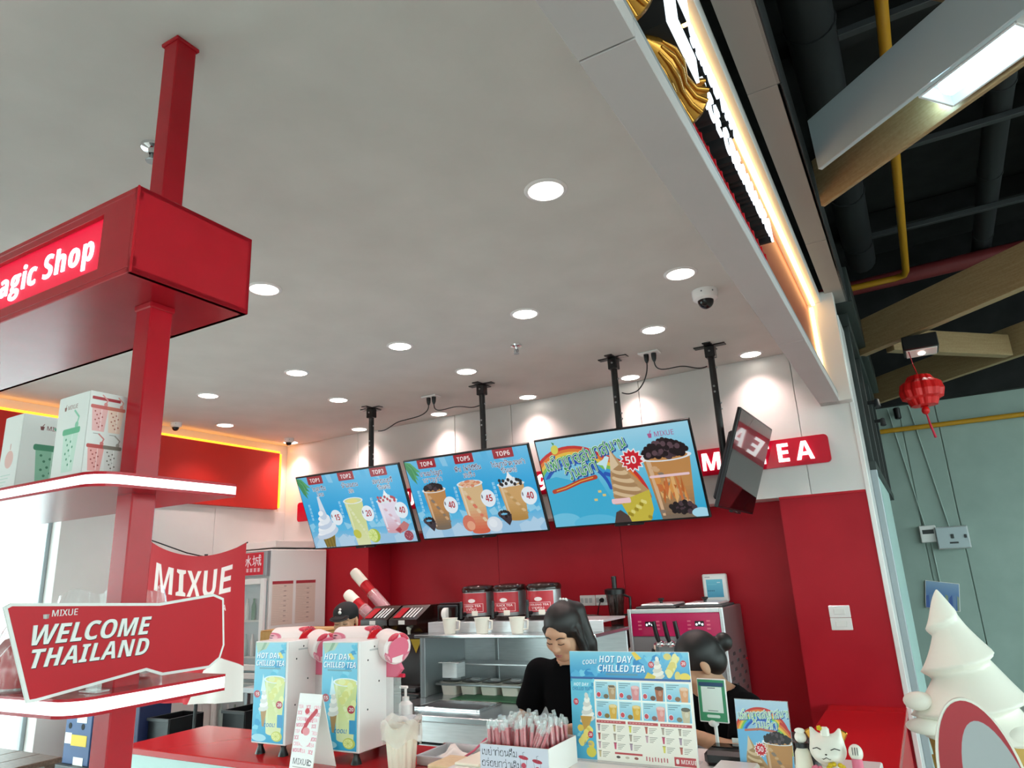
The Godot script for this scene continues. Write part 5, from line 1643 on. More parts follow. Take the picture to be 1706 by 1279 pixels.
	for i in 6:
		var lab := "steel ingredient pan hung in the rail, %s counted from the dark brewers" % ["first", "second", "third", "fourth", "fifth", "sixth"][i]
		var at := V(-3.14 + 0.17 * i, 0.935, -4.475)
		if pan_proto == null:
			pan_proto = thing("ingredient_pan", lab, "pan", at, 0, "ingredient pans in the rail")
			var o := PackedVector2Array(round_rect(0.155, 0.235, 0.02))
			var b := MB.new()
			var top := []
			for k in o.size() + 1:
				var q := o[k % o.size()]
				top.append([V(q.x, 0, q.y), V(q.x * 0.88, 0, q.y * 0.92), V(q.x * 0.74, -0.085, q.y * 0.8)])
			for k in o.size():
				for r in 2: b.quad(top[k][r + 1], top[k + 1][r + 1], top[k + 1][r], top[k][r])
			for k in o.size(): b.face(V(0, -0.085, 0), top[k][2], top[k + 1][2])
			part(pan_proto, "pan", b, "ivory")
			var ld := MB.new()
			ld.box(V(0, 0.004, -0.02), V(0.14, 0.006, 0.18), 0.002)
			part(pan_proto, "lid", ld, "smoke_glass")
			var rg := MB.new()
			var rp := []
			for k in 16: rp.append(V(0.035 * cos(TAU * k / 16), 0.012, 0.035 * sin(TAU * k / 16)))
			rg.tube(rp, 0.005, 6, true)
			part(pan_proto, "lid_ring", rg, "grey_light")
		else:
			copy_of(pan_proto, at, 0, lab)
	var hp := thing("hanging_pan", "small steel pan hung on the end of the middle shelf", "pan", V(-3.02, 1.062, -4.28))
	var hb := MB.new()
	hb.span(V(-0.06, -0.075, -0.05), V(0.06, -0.07, 0.05))
	for s in [-1, 1]:
		hb.span(V(0.06 * s - 0.003, -0.075, -0.05), V(0.06 * s + 0.003, 0.02, 0.05), 0.001)
		hb.span(V(-0.06, -0.075, 0.05 * s - 0.003), V(0.06, 0.02, 0.05 * s + 0.003), 0.001)
	part(hp, "pan", hb, "steel")
	part(hp, "rim", bx(V(-0.09, 0.02, 0.048), V(0.09, 0.026, 0.062), 0.002), "steel")
	# label printer and the tea barrels
	var lp := thing("label_printer", "black label printer with a white paper roll, beside the first tea barrel", "printer", V(-3.225, 1.346, -4.6))
	part(lp, "case", bx(V(-0.08, 0, -0.1), V(0.11, 0.115, 0.12), 0.006), "black")
	part(lp, "lid", bx(V(-0.085, 0.115, -0.11), V(0.115, 0.13, 0.08), 0.004), "dark_brown")
	var ro := MB.new()
	ro.cyl(V(-0.01, 0.055, 0.125), V(0.03, 0.055, 0.125), 0.042, 0.042, 18, 0.003)
	part(lp, "paper_roll", ro, "paper")
	part(lp, "window", bx(V(-0.06, 0.01, 0.12), V(0.09, 0.1, 0.124), 0.002), "smoke_glass")
	var bx_ := [-2.975, -2.70, -2.415]
	for i in 4:
		var lab: String = ["steel tea barrel with red GREEN TEA label, first on the overshelf", "steel tea barrel with red BLACK TEA label, in the middle of the overshelf", "steel tea barrel with red OOLONG TEA label, last on the overshelf", "steel tea barrel half hidden behind the ponytailed woman, on the back counter"][i]
		var at: Vector3 = V(bx_[i], 1.346, -4.565) if i < 3 else V(-2.42, 1.0715, -5.3)
		var t := thing("tea_barrel", lab, "barrel", at, 0.1, "steel tea barrels with dark lids")
		var b := MB.new()
		b.lathe([Vector2(0, 0.03), Vector2(0.118, 0.03), Vector2(0.12, 0.035), Vector2(0.12, 0.205), Vector2(0, 0.205)], 32)
		part(t, "body", b, "steel_dull")
		var base := MB.new()
		base.lathe([Vector2(0, 0), Vector2(0.115, 0), Vector2(0.121, 0.01), Vector2(0.121, 0.032), Vector2(0, 0.032)], 32)
		part(t, "base_ring", base, "dark_brown")
		var ld := MB.new()
		ld.lathe([Vector2(0.122, 0.2), Vector2(0.127, 0.205), Vector2(0.127, 0.228), Vector2(0.115, 0.243), Vector2(0.06, 0.252), Vector2(0, 0.254)], 32)
		part(t, "lid", ld, "dark_brown")
		var bcv := Cv.new(self, 200, 160, C("b8202e"))
		var en: String = ["GREEN TEA", "BLACK TEA", "OOLONG TEA", "MILK TEA"][i]
		bcv.line([Vector2(24, 88), Vector2(176, 88), Vector2(176, 150), Vector2(24, 150), Vector2(24, 88)], 3, C("e8d4d4"))
		bcv.text(en, 100, 112, 17 if i != 2 else 15, C("f2e4e4"), true, 1)
		bcv.thai(["ชาเขียว", "ชาดำ", "ชาอูหลง", "ชานม"][i], 96, 138, 15, C("f2e4e4"), 1.4, 1)
		bcv.ell(100, 62, 26, 16, C("eee0e0"))
		var lb := MB.new()
		var g := []
		for r in 2:
			var row := []
			for k in 17:
				var a := lerpf(-0.95, 0.95, k / 16.0)
				row.append(V(sin(a) * 0.1208, 0.195 - 0.14 * r, cos(a) * 0.1208))
			g.append(row)
		lb.sheet(g)
		part(t, "label", lb, tmat("barrel_label_%d" % i, bcv.tex(), 0.4))
		var tp := MB.new()
		tp.cyl(V(-0.06, 0.05, 0.10), V(-0.07, 0.05, 0.16), 0.014)
		tp.cyl(V(-0.07, 0.02, 0.155), V(-0.07, 0.10, 0.155), 0.012, 0.009)
		tp.box(V(-0.07, 0.115, 0.15), V(0.022, 0.05, 0.016), 0.004)
		part(t, "tap", tp, "black")
		part(t, "dial", bx(V(0.0, 0.035, 0.118), V(0.05, 0.07, 0.123), 0.003), "ivory")
		if i < 3:
			var cp := thing("measuring_cup", "white plastic measuring cup under the %s barrel's tap" % ["GREEN TEA", "BLACK TEA", "OOLONG TEA"][i], "cup", V(bx_[i] - 0.075, 1.2725, -4.29), 0, "measuring cups below the barrel taps")
			var cm := MB.new()
			cm.lathe([Vector2(0, 0.001), Vector2(0.04, 0.001), Vector2(0.055, 0.105), Vector2(0.058, 0.107), Vector2(0.053, 0.105), Vector2(0.038, 0.005), Vector2(0, 0.005)], 22)
			part(cp, "cup", cm, "ivory")
			var hm := MB.new()
			hm.tube([V(0.05, 0.09, 0), V(0.085, 0.085, 0), V(0.08, 0.03, 0), V(0.045, 0.025, 0)], 0.006, 8)
			part(cp, "handle", hm, "ivory")
	# back counter, blender, sockets
	var bc := thing("back_counter", "white-edged back counter under the blender", "counter", V(-2.3, 0, -5.3))
	part(bc, "body", bx(V(-0.3, 0, -0.28), V(0.28, 1.03, 0.25), 0.004), "black_matte")
	part(bc, "top", bx(V(-0.31, 1.03, -0.29), V(0.29, 1.07, 0.27), 0.005), "cream")
	var bl := thing("blender", "black blender with a smoky jug and tamper stick, beside the soft-serve machine", "blender", V(-2.13, 1.0715, -5.2))
	var bb := MB.new()
	bb.box(V(0, 0.075, 0), V(0.14, 0.15, 0.15), 0.02)
	part(bl, "base", bb, "black")
	for q in [[-0.035, 0.115], [0.0, 0.125], [0.035, 0.115], [-0.03, 0.05], [0.03, 0.05]]:
		var k := MB.new()
		k.cyl(V(q[0], q[1], 0.074), V(q[0], q[1], 0.082), 0.011, 0.009, 12)
		part(bl, "knob", k, "white_gloss")
	var jg := MB.new()
	jg.lathe([Vector2(0.045, 0.15), Vector2(0.05, 0.2), Vector2(0.074, 0.42), Vector2(0.07, 0.42), Vector2(0.046, 0.2), Vector2(0, 0.2)], 20)
	part(bl, "jug", jg, "smoke_glass")
	var dk := MB.new()
	dk.lathe([Vector2(0, 0.15), Vector2(0.05, 0.15), Vector2(0.046, 0.18), Vector2(0, 0.19)], 18)
	part(bl, "collar", dk, "black")
	var jl := MB.new()
	jl.lathe([Vector2(0.078, 0.405), Vector2(0.08, 0.44), Vector2(0.06, 0.45), Vector2(0, 0.45)], 20)
	part(bl, "lid", jl, "black")
	var st := MB.new()
	st.cyl(V(0, 0.22, 0), V(0, 0.54, 0), 0.015, 0.02, 12, 0.004)
	part(bl, "tamper", st, "black")
	var hd := MB.new()
	hd.tube([V(0.07, 0.4, 0), V(0.12, 0.38, 0), V(0.115, 0.26, 0), V(0.058, 0.25, 0)], 0.011, 8)
	part(bl, "handle", hd, "black")
	for i in 2:
		var t := thing("wall_outlet", ["white wall outlet plate without a plug, on the red back wall", "white wall outlet plate with a black plug, on the red back wall"][i], "outlet", V(-2.545 + 0.145 * i, 1.42, -5.6), 0, "outlet plates on the red wall")
		part(t, "plate", bx(V(-0.07, -0.042, 0), V(0.07, 0.042, 0.01), 0.003), "white_gloss")
		for k in 3:
			if i == 1 and k == 1: continue
			part(t, "socket", bx(V(-0.05 + 0.04 * k - 0.014, -0.02, 0.01), V(-0.05 + 0.04 * k + 0.014, 0.02, 0.0115), 0.001), "grey_light")
		if i == 1:
			var p := MB.new()
			p.cyl(V(-0.01, 0, 0.01), V(-0.01, 0, 0.045), 0.02, 0.014, 12, 0.003)
			part(t, "plug", p, "black")
			var c := MB.new()
			c.tube([V(-0.01, -0.005, 0.045), V(-0.02, -0.04, 0.06), V(-0.045, -0.12, 0.05), V(-0.05, -0.25, 0.06), V(0.0, -0.34, 0.1)], 0.004, 6)
			part(t, "cord", c, "black")
	# soft-serve machine
	var s := thing("soft_serve_machine", "steel soft-serve machine with a magenta control panel and three black levers", "ice cream machine", V(-1.60, 0, -5.23))
	var cs := MB.new()
	cs.span(V(-0.345, 0.1, -0.3), V(0.335, 1.37, 0.25), 0.006)
	part(s, "casing", cs, "steel_dull")
	part(s, "front_frame", bx(V(-0.35, 0.1, 0.25), V(-0.325, 1.375, 0.27), 0.003), "steel")
	part(s, "front_frame", bx(V(0.315, 0.1, 0.25), V(0.34, 1.375, 0.27), 0.003), "steel")
	part(s, "front_frame", bx(V(-0.325, 1.345, 0.25), V(0.315, 1.375, 0.27), 0.003), "steel")
	part(s, "lower_front", bx(V(-0.325, 0.12, 0.25), V(0.315, 1.19, 0.26), 0.003), "grey")
	part(s, "control_panel", bx(V(-0.325, 1.19, 0.25), V(0.315, 1.345, 0.266), 0.004), "magenta_panel")
	for x in [-0.19, 0.17]:
		var d := part(s, "display_window", bx(V(x - 0.032, 1.255, 0.266), V(x + 0.032, 1.29, 0.268), 0.001), "black")
		for k in 3:
			var e := MB.new()
			e.ell(V(x - 0.02 + 0.02 * k, 1.268 + 0.008 * (k % 2), 0.268), V(0.008, 0.008, 0.002), 10, 6)
			part(d, "indicator_light", e, "letter_white")
		for k in 6:
			part(s, "printed_mark", bx(V(x + (-0.085 if k < 3 else 0.05), 1.235 + 0.025 * (k % 3), 0.266), V(x + (-0.06 if k < 3 else 0.075), 1.245 + 0.025 * (k % 3), 0.267)), "pink_print")
	var hg := MB.new()
	hg.box(V(-0.02, 1.09, 0.32), V(0.24, 0.15, 0.12), 0.02)
	part(s, "dispensing_head", hg, "chrome")
	for k in 3:
		var lv := MB.new()
		lv.tube([V(-0.09 + 0.075 * k, 1.14, 0.37), V(-0.10 + 0.075 * k, 1.20, 0.39), V(-0.112 + 0.075 * k, 1.30, 0.40)], [0.011, 0.016, 0.014], 10)
		part(s, "lever", lv, "black")
		var kn := MB.new()
		kn.ell(V(-0.09 + 0.075 * k, 1.15, 0.365), V(0.035, 0.025, 0.03), 14, 8)
		part(s, "valve_cap", kn, "chrome")
		var nz := MB.new()
		nz.lathe([Vector2(0.012, 0.97), Vector2(0.022, 1.0), Vector2(0.025, 1.03)], 14, Transform3D(Basis(), V(-0.09 + 0.075 * k, 0, 0.34)))
		part(s, "nozzle", nz, "ivory")
	var sd := MB.new()
	sd.lathe([Vector2(0, 0), Vector2(0.012, 0.0), Vector2(0.02, 0.02), Vector2(0, 0.025)], 8, Transform3D(Basis(V(0, 0, 1), PI / 2), V(-0.14, 1.1, 0.34)))
	part(s, "side_knob", sd, "black")
	for i in 2:
		var x: float = [-0.17, 0.16][i]
		var hl := MB.new()
		hl.box(V(x, 1.378, -0.02), V(0.31, 0.016, 0.36), 0.006)
		var lid := part(s, "hopper_rim", hl, "grey_dark")
		var l2 := MB.new()
		l2.box(V(x, 1.393, -0.02), V(0.25, 0.02, 0.3), 0.009)
		part(lid, "hopper_lid", l2, "steel")
		var kb := MB.new()
		kb.lathe([Vector2(0, 1.40), Vector2(0.012, 1.40), Vector2(0.01, 1.415), Vector2(0.024, 1.43), Vector2(0.022, 1.438), Vector2(0, 1.44)], 14, Transform3D(Basis(), V(x, 0, 0.02)))
		part(lid, "knob", kb, "black")
	for k in 7:
		for r in 5:
			if (k + r) % 2 == 0: continue
			part(s, "vent_slot", bx(V(0.335, 0.75 + 0.05 * k + 0.0, -0.22 + 0.09 * r), V(0.338, 0.772 + 0.05 * k, -0.16 + 0.09 * r), 0.001), "grey_dark")
	part(s, "power_button", bx(V(0.335, 0.98, -0.28), V(0.342, 1.0, -0.25), 0.002), "red_plastic")
	for sx in [-0.28, 0.28]:
		for sz in [-0.24, 0.2]:
			var wl := MB.new()
			wl.cyl(V(sx, 0, sz), V(sx, 0.1, sz), 0.025, 0.03)
			part(s, "foot", wl, "black")
	var tm := thing("wall_terminal", "white time-clock terminal with a pale blue screen, standing on the soft-serve machine", "terminal", V(-1.425, 1.3872, -5.50))
	part(tm, "case", bx(V(-0.09, 0.0, -0.02), V(0.09, 0.205, 0.035), 0.008), "white_gloss")
	var cvt := Cv.new(self, 128, 150, C("58b4cc"))
	cvt.grad(0, 0, 128, 150, C("6cc4d8"), C("3c94b4"))
	for k in 4: cvt.rect(8 + 14 * k, 90, 10, 10, C("2a6a84"))
	cvt.rect(84, 24, 26, 6, C("d8f0f4"))
	cvt.rect(10, 40, 70, 3, C("84d0e0"))
	var q := MB.new()
	q.quad(V(-0.062, 0.035, 0.0356), V(0.062, 0.035, 0.0356), V(0.062, 0.165, 0.0356), V(-0.062, 0.165, 0.0356))
	part(tm, "display", q, tmat("terminal_display", cvt.tex(), 0.3, 0.55))
	part(tm, "logo_strip", bx(V(-0.07, 0.18, 0.035), V(-0.03, 0.186, 0.0358)), "grey")
	# switch plates on the pier
	var sw := thing("switch_plate", "pair of stacked white light switch plates on the red pier", "light switch", V(-0.565, 1.278, -5.275))
	for k in 2:
		var p := part(sw, "plate", bx(V(-0.065, -0.078 + 0.079 * k, 0), V(0.065, -0.001 + 0.079 * k, 0.012), 0.003), "white_gloss")
		part(p, "rocker", bx(V(-0.035, -0.058 + 0.079 * k, 0.012), V(0.035, -0.02 + 0.079 * k, 0.017), 0.003), "white_matte")
	# red side counter by the pier
	var lc := thing("side_counter", "low glossy red counter top joining the red pier", "counter", V(-0.49, 0, -4.2))
	part(lc, "top", bx(V(-0.23, 0.70, -1.0735), V(0.22, 0.74, 0.5), 0.003), "red_top")
	part(lc, "body", bx(V(-0.21, 0, -1.05), V(0.2, 0.70, 0.48), 0.003), "red_paint")

# ------------------------------------------------------------------ service counter and what stands on it
func hot_day_art() -> ImageTexture:
	var cv := Cv.new(self, 260, 720, C("3fb4d8"))
	cv.grad(0, 0, 260, 720, C("8fd0e6"), C("2fa4d0"))
	for i in 40: cv.ell(260 * fmod(i * 0.618, 1.0), 720 * fmod(i * 0.381, 1.0), 14 + 8 * (i % 3), 8 + 6 * (i % 4), [C("7fd0e8"), C("2898cc"), C("58bcdc")][i % 3], i)
	for k in 3: cv.poly(PackedVector2Array([Vector2(0, 0), Vector2(120 - 24 * k, 0), Vector2(90 - 20 * k, 50), Vector2(20, 64 + 10 * k)]), C("8aa88a") if k % 2 else C("b4c8b0"))
	for p in [[C("2070b0"), 4.0], [C("f4f8fa"), 0.0]]:
		cv.text("HOT DAY", 10 + p[1], 116 + p[1], 40, p[0], true, 0, 0.12, 0.0, 0.86)
		cv.text("CHILLED TEA", 6 + p[1], 172 + p[1], 40, p[0], true, 0, 0.12, 0.0, 0.72)
	cv.rrect(40, 184, 180, 12, 5, C("6aa0b4"))
	cv.poly(PackedVector2Array([Vector2(196, 76), Vector2(214, 70), Vector2(240, 110), Vector2(214, 118)]), C("e8d870"))
	drink(cv, 176, 650, 170, 380, "lemon")
	for i in 16: cv.ell(150 + 90 * fmod(i * 0.618, 1.0), 268 + 150 * fmod(i * 0.37, 1.0), 26, 20, C("dcdc8a") if i % 2 else C("e6e8a8"), i)
	cv.poly(PackedVector2Array([Vector2(60, 470), Vector2(118, 470), Vector2(98, 610), Vector2(82, 610)]), C("b08a58"))
	for i in 6: cv.ell(88 + 2 * (i % 2), 480 - 28 * i, 42 - 6 * i, 22, C("f4f2ee") if i % 2 else C("dcdcd8"), -0.25)
	cv.poly(PackedVector2Array([Vector2(60, 360), Vector2(76, 230), Vector2(104, 350)]), C("d4ecf4"))
	for q in [[30, 380, "15"], [218, 450, "20"]]:
		cv.ell(q[0], q[1], 26, 27, C("b83a4a"))
		cv.text(q[2], q[0] + 2, q[1] + 11, 23, C("f4ecec"), true, 1)
	cv.text("COOL!", 94, 612, 26, C("2878b8"), true, 0, 0.15, -0.05, 0.9)
	cv.rrect(206, 520, 46, 90, 4, C("3c98c8"))
	cv.ell(206, 672, 44, 36, C("c4cc60"))
	cv.ell(200, 672, 34, 28, C("e4e898"))
	for k in 8: cv.line([Vector2(200, 672), Vector2(200 + 28 * cos(k * PI / 4), 672 + 22 * sin(k * PI / 4))], 2, C("b8c458"))
	cv.ell(60, 690, 60, 26, C("a8dcec"))
	return cv.tex()

func menu_board_art() -> ImageTexture:
	var cv := Cv.new(self, 960, 720, C("f2ece0"))
	cv.grad(0, 0, 960, 176, C("88cce2"), C("3a94c8"))
	for i in 50: cv.ell(960 * fmod(i * 0.618, 1.0), 176 * fmod(i * 0.381, 1.0), 24 + 8 * (i % 3), 8 + 4 * (i % 4), [C("7cc8e2"), C("2f88c4"), C("5cb0d8")][i % 3], i)
	for p in [[C("1c62a8"), 4.0], [C("f2f6f8"), 0.0]]:
		cv.text("HOT DAY", 248 + p[1], 74 + p[1], 46, p[0], true, 0, 0.15)
		cv.text("CHILLED TEA", 232 + p[1], 136 + p[1], 46, p[0], true, 0, 0.15)
		cv.text("COOL!", 108 + p[1] * 0.6, 92 + p[1] * 0.6, 30, p[0], true, 0, 0.15, -0.08)
	cv.rrect(300, 146, 260, 14, 6, C("5c90a8"))
	cv.poly(PackedVector2Array([Vector2(520, 6), Vector2(548, 0), Vector2(600, 44), Vector2(556, 58)]), C("ecc84a"))
	for i in 6: cv.ell(716 + 3 * (i % 2), 166 - 24 * i, 54 - 8 * i, 18, C("f0e8dc") if i % 2 else C("dcd2c4"), -0.25)
	for i in 14: cv.ell(800 + 70 * fmod(i * 0.618, 1.0), 30 + 130 * fmod(i * 0.37, 1.0), 30, 22, C("ece09a") if i % 2 else C("e0cc74"), i)
	cv.poly(PackedVector2Array([Vector2(610, 176), Vector2(640, 134), Vector2(700, 160), Vector2(690, 176)]), C("d8c050"))
	cv.ell(920, 160, 40, 26, C("ecd058"))
	for q in [[670, 84, "15"], [916, 74, "20"]]:
		cv.ell(q[0], q[1], 22, 22, C("d04a54"))
		cv.text(q[2], q[0], q[1] + 9, 19, C("f4ecec"), true, 1)
	cv.rect(0, 176, 960, 14, C("3a5c98"))
	# tall strip
	cv.grad(0, 190, 196, 530, C("6cc0d8"), C("4aa8cc"))
	for i in 22: cv.ell(196 * fmod(i * 0.618, 1.0), 200 + 510 * fmod(i * 0.381, 1.0), 16, 10, C("7ccce0") if i % 2 else C("3c98c4"), i)
	cv.text("HOT DAY", 24, 238, 22, C("e8f2f6"), true, 0, 0.12)
	cv.text("CHILLED TEA", 12, 268, 22, C("2c6ca8"), true, 0, 0.12, 0.0, 0.8)
	for i in 7: cv.ell(130 + 3 * (i % 2), 460 - 26 * i, 64 - 8 * i, 22, C("f2eee6") if i % 2 else C("d8d4cc"), -0.25)
	cv.poly(PackedVector2Array([Vector2(70, 440), Vector2(170, 440), Vector2(130, 540), Vector2(100, 540)]), C("c89a4a"))
	for i in 18: cv.ell(70 + 90 * fmod(i * 0.618, 1.0), 520 + 110 * fmod(i * 0.37, 1.0), 26, 22, C("ecd878") if i % 2 else C("e0c458"), i)
	for q in [[40, 346, "15"], [150, 560, "20"]]:
		cv.ell(q[0], q[1], 22, 23, C("c83a4a"))
		cv.text(q[2], q[0], q[1] + 9, 18, C("f4ecec"), true, 1)
	cv.ell(150, 672, 40, 34, C("d8c84a"))
	cv.text("COOL!", 92, 628, 16, C("2878b8"), true, 0, 0.15)
	# eight picture tiles
	var cups := [C("b8946c"), C("d88a8c"), C("a85c34"), C("dc9a6a"), C("d8a83c"), C("d8a428"), C("dc8c84"), C("c8b898")]
	for i in 8:
		var x := 210 + 186 * (i % 4)
		var y := 204 + 128 * int(i / 4)
		cv.rect(x - 4, y - 4, 182, 124, C("e8f4f4"))
		cv.grad(x, y, 174, 116, C("b8dce4"), C("78b8d4"))
		for k in 3: cv.rect(x + 8, y + 8 + 13 * k, 92 - 22 * k, 4, C("5a7c8c"))
		cv.ell(x + 24, y + 88, 19, 19, C("e8eef0"))
		cv.ell(x + 24, y + 88, 16, 16, C("c8404c"))
		cv.poly(PackedVector2Array([Vector2(x + 102, y + 34), Vector2(x + 168, y + 34), Vector2(x + 158, y + 116), Vector2(x + 110, y + 116)]), cups[i])
		cv.ell(x + 135, y + 34, 33, 13, cups[i].darkened(0.55) if i in [2, 7] else cups[i].lightened(0.3))
		cv.ell(x + 140, y + 66, 14, 18, cups[i].lightened(0.25))
		for k in 8: cv.ell(x + 112 + 6 * k, y + 28 + (k * 7) % 14, 5, 5, cups[i].darkened(0.5) if i in [0, 2, 7] else cups[i].lightened(0.5))
		cv.ell(x + 84, y + 98, 20, 15, cups[i].darkened(0.35))
	# list columns
	for k in 3:
		cv.rect(206 + 250 * k, 460, 232, 18, C("b83a3e"))
		for j in 8: cv.rect(216 + 250 * k + 24 * j, 466, 18, 5, C("e0a8a8"))
	for r in 4:
		for k in 6:
			if r == 3 and k > 0: continue
			if r == 2 and k == 3: continue
			var x := 212 + 125 * k
			var y := 490 + 56 * r
			var cc: Color = [C("a88c9c"), C("c8b488"), C("d8cc58"), C("b85848"), C("b0a090"), C("a89888"), C("c8a0a8"), C("c84868")][(k + r * 3) % 8]
			cv.poly(PackedVector2Array([Vector2(x, y), Vector2(x + 20, y), Vector2(x + 16, y + 40), Vector2(x + 4, y + 40)]), cc)
			cv.rect(x - 2, y - 3, 24, 5, cc.darkened(0.3))
			for j in 4: cv.rect(x + 30, y + 4 + 10 * j, 60 - 11 * j, 4, C("9a9488"))
	cv.rect(340, 660, 214, 12, C("b83a3e"))
	for k in 3: cv.ell(366 + 70 * k, 690, 16, 8, [C("4a3a34"), C("c8bca8"), C("8c4a3c")][k])
	for k in 8: cv.rect(580 + 22 * k, 672 + 2 * (k % 3), 9, 26, C("c06468"))
	cv.rect(790, 660, 156, 54, C("c03a40"))
	cv.text("MIXUE", 836, 699, 26, C("f4e8e4"), true)
	cv.rrect(802, 672, 22, 30, 8, C("f0e4e0"))
	return cv.tex()

func make_counter():
	var rc := thing("red_counter", "front service counter with a glossy red top over pale panels", "counter", V(-2.55, 0, -2.43))
	part(rc, "top", bx(V(-0.98, 0.92, -0.25), V(1.02, 0.95, 0.235), 0.004), "red_top")
	part(rc, "front_panel", bx(V(-0.96, 0.06, -0.22), V(1.0, 0.92, 0.215), 0.003), "pale_cyan")
	part(rc, "plinth", bx(V(-0.94, 0, -0.2), V(0.98, 0.06, 0.19), 0.003), "grey_dark")
	var wc := thing("white_counter", "white till counter under the straw box and the menu board", "counter", V(-0.89, 0, -2.33))
	part(wc, "top", bx(V(-0.63, 1.015, -0.28), V(0.66, 1.04, 0.33), 0.004), "white_gloss")
	part(wc, "front_panel", bx(V(-0.61, 0.06, -0.25), V(0.64, 1.015, 0.30), 0.003), "white_matte")
	part(wc, "plinth", bx(V(-0.6, 0, -0.22), V(0.62, 0.06, 0.27), 0.003), "grey_dark")
	part(wc, "side_riser", bx(V(-0.62, 1.04, -0.27), V(-0.52, 1.05, 0.2), 0.003), "cream")
	# cup sealing machines
	var art := tmat("hot_day_poster", hot_day_art(), 0.3)
	var proto: Node3D = null
	for i in 2:
		var at := V(-2.205, 0.95, -2.33) if i == 0 else V(-2.625, 0.95, -2.33)
		var lab: String = ["white cup sealing machine with a blue poster, the one beside the cream waste bin", "white cup sealing machine with a blue poster, the one closer to the banner"][i]
		if proto == null:
			proto = thing("sealing_machine", lab, "sealing machine", at, 0, "cup sealing machines on the red counter")
			var t := proto
			part(t, "cover_box", bx(V(-0.105, 0.045, -0.14), V(0.11, 0.468, 0.03), 0.003), "white_gloss")
			var q := MB.new()
			q.quad(V(-0.100, 0.052, 0.0312), V(0.098, 0.052, 0.0312), V(0.098, 0.463, 0.0312), V(-0.100, 0.463, 0.0312))
			part(t, "poster", q, art)
			for sx in [-0.07, 0.075]:
				for sz in [-0.28, 0.005]:
					var f := MB.new()
					f.lathe([Vector2(0, 0), Vector2(0.022, 0), Vector2(0.02, 0.008), Vector2(0.011, 0.03), Vector2(0.015, 0.046)], 14, Transform3D(Basis(), V(sx, 0, sz)))
					part(t, "foot", f, "black")
			part(t, "rear_body", bx(V(-0.1, 0.045, -0.32), V(0.15, 0.10, -0.14), 0.006), "steel_dull")
			part(t, "rear_column", bx(V(-0.1, 0.1, -0.30), V(0.02, 0.40, -0.145), 0.008), "white_gloss")
			var arm := MB.new()
			arm.prism(PackedVector2Array([Vector2(-0.02, 0.31), Vector2(0.14, 0.31), Vector2(0.17, 0.34), Vector2(0.12, 0.42), Vector2(0.07, 0.44), Vector2(-0.02, 0.44)]), 0.02, Transform3D(Basis(), V(0.02, 0.0, -0.16)))
			part(t, "side_cheek", arm, "pink_print")
			part(t, "clear_guard", bx(V(0.02, 0.12, -0.17), V(0.165, 0.31, -0.165), 0.002), "wrap2")
			part(t, "red_bar", bx(V(0.0, 0.305, -0.17), V(0.19, 0.32, -0.155), 0.003), "pink_red")
			part(t, "cup_tray", bx(V(0.0, 0.10, -0.31), V(0.17, 0.13, -0.15), 0.004), "steel")
			for qv in [V(0.11, 0.44, -0.06), V(0.11, 0.39, -0.02), V(0.11, 0.30, -0.09), V(0.11, 0.2, -0.02)]:
				var s := MB.new()
				s.ell(qv, V(0.002, 0.004, 0.004), 8, 6)
				part(t, "screw", s, "grey_dark")
			part(t, "rating_label", bx(V(0.11, 0.425, -0.12), V(0.1105, 0.432, -0.03)), "grey_light")
		else:
			copy_of(proto, at, 0, lab)
	# film rolls: printed sealing film
	var fcv := Cv.new(self, 256, 128, C("f2e4e2"))
	for k in 7:
		var x := 20 + 36 * k
		var y := 34 + 52 * (k % 2)
		fcv.ell(x, y, 20, 17, C("d87088") if k % 3 else C("c8304a"))
		fcv.ell(x, y, 15, 12, C("e8a8b4") if k % 3 else C("d8485c"))
		for j in 5: fcv.ell(x - 8 + 4 * j, y - 4 + (j * 5) % 9, 1.6, 2.4, C("402028"))
	var film := tmat("film_print", fcv.tex(), 0.35)
	film.texture_repeat = true
	var melon := Cv.new(self, 96, 96, C("d8dcd4"))
	melon.ell(48, 48, 46, 46, C("8a9a8a"))
	melon.ell(48, 48, 40, 40, C("e8e4e0"))
	melon.ell(48, 48, 36, 36, C("d05068"))
	for j in 12: melon.ell(48 + 26 * cos(j * 2.4) * sqrt(j / 12.0 + 0.1), 48 + 26 * sin(j * 2.4) * sqrt(j / 12.0 + 0.1), 2.5, 4, C("301820"))
	var mel := tmat("film_core_print", melon.tex(), 0.4)
	for i in 2:
		var dx := 0.0 if i == 0 else -0.415
		var t := thing("film_roll", ["watermelon-printed film rolls on the machine beside the waste bin", "watermelon-printed film rolls on the machine closer to the banner"][i], "film roll", V(-2.25 + dx, 1.375, -2.52), 0, "sealing film rolls")
		var a := MB.new()
		a.cyl(V(-0.165, 0.03, 0), V(0.05, 0.035, 0), 0.056, 0.056, 26)
		part(t, "supply_roll", a, film)
		var c := MB.new()
		c.lathe([Vector2(0.0, 0.0), Vector2(0.05, 0.0)], 22, Transform3D(Basis(V(0, 0, 1), PI / 2), V(-0.2605, 0.035, 0)))
		var cq := MB.new()
		cq.prism(round_rect(0.1, 0.1, 0.05, 8), 0.002, Transform3D(Basis(V(0, 1, 0), -PI / 2), V(-0.165, 0.03, 0)))
		part(t, "printed_core", cq, mel)
		var d := MB.new()
		d.lathe([Vector2(0, 0), Vector2(0.058, 0), Vector2(0.068, 0.01), Vector2(0.068, 0.018), Vector2(0.05, 0.028), Vector2(0.02, 0.03), Vector2(0, 0.03)], 26, Transform3D(Basis(V(0, 0, 1), -PI / 2), V(0.085, 0.012, 0.05)))
		part(t, "red_disc", d, "red_plastic")
		var b := MB.new()
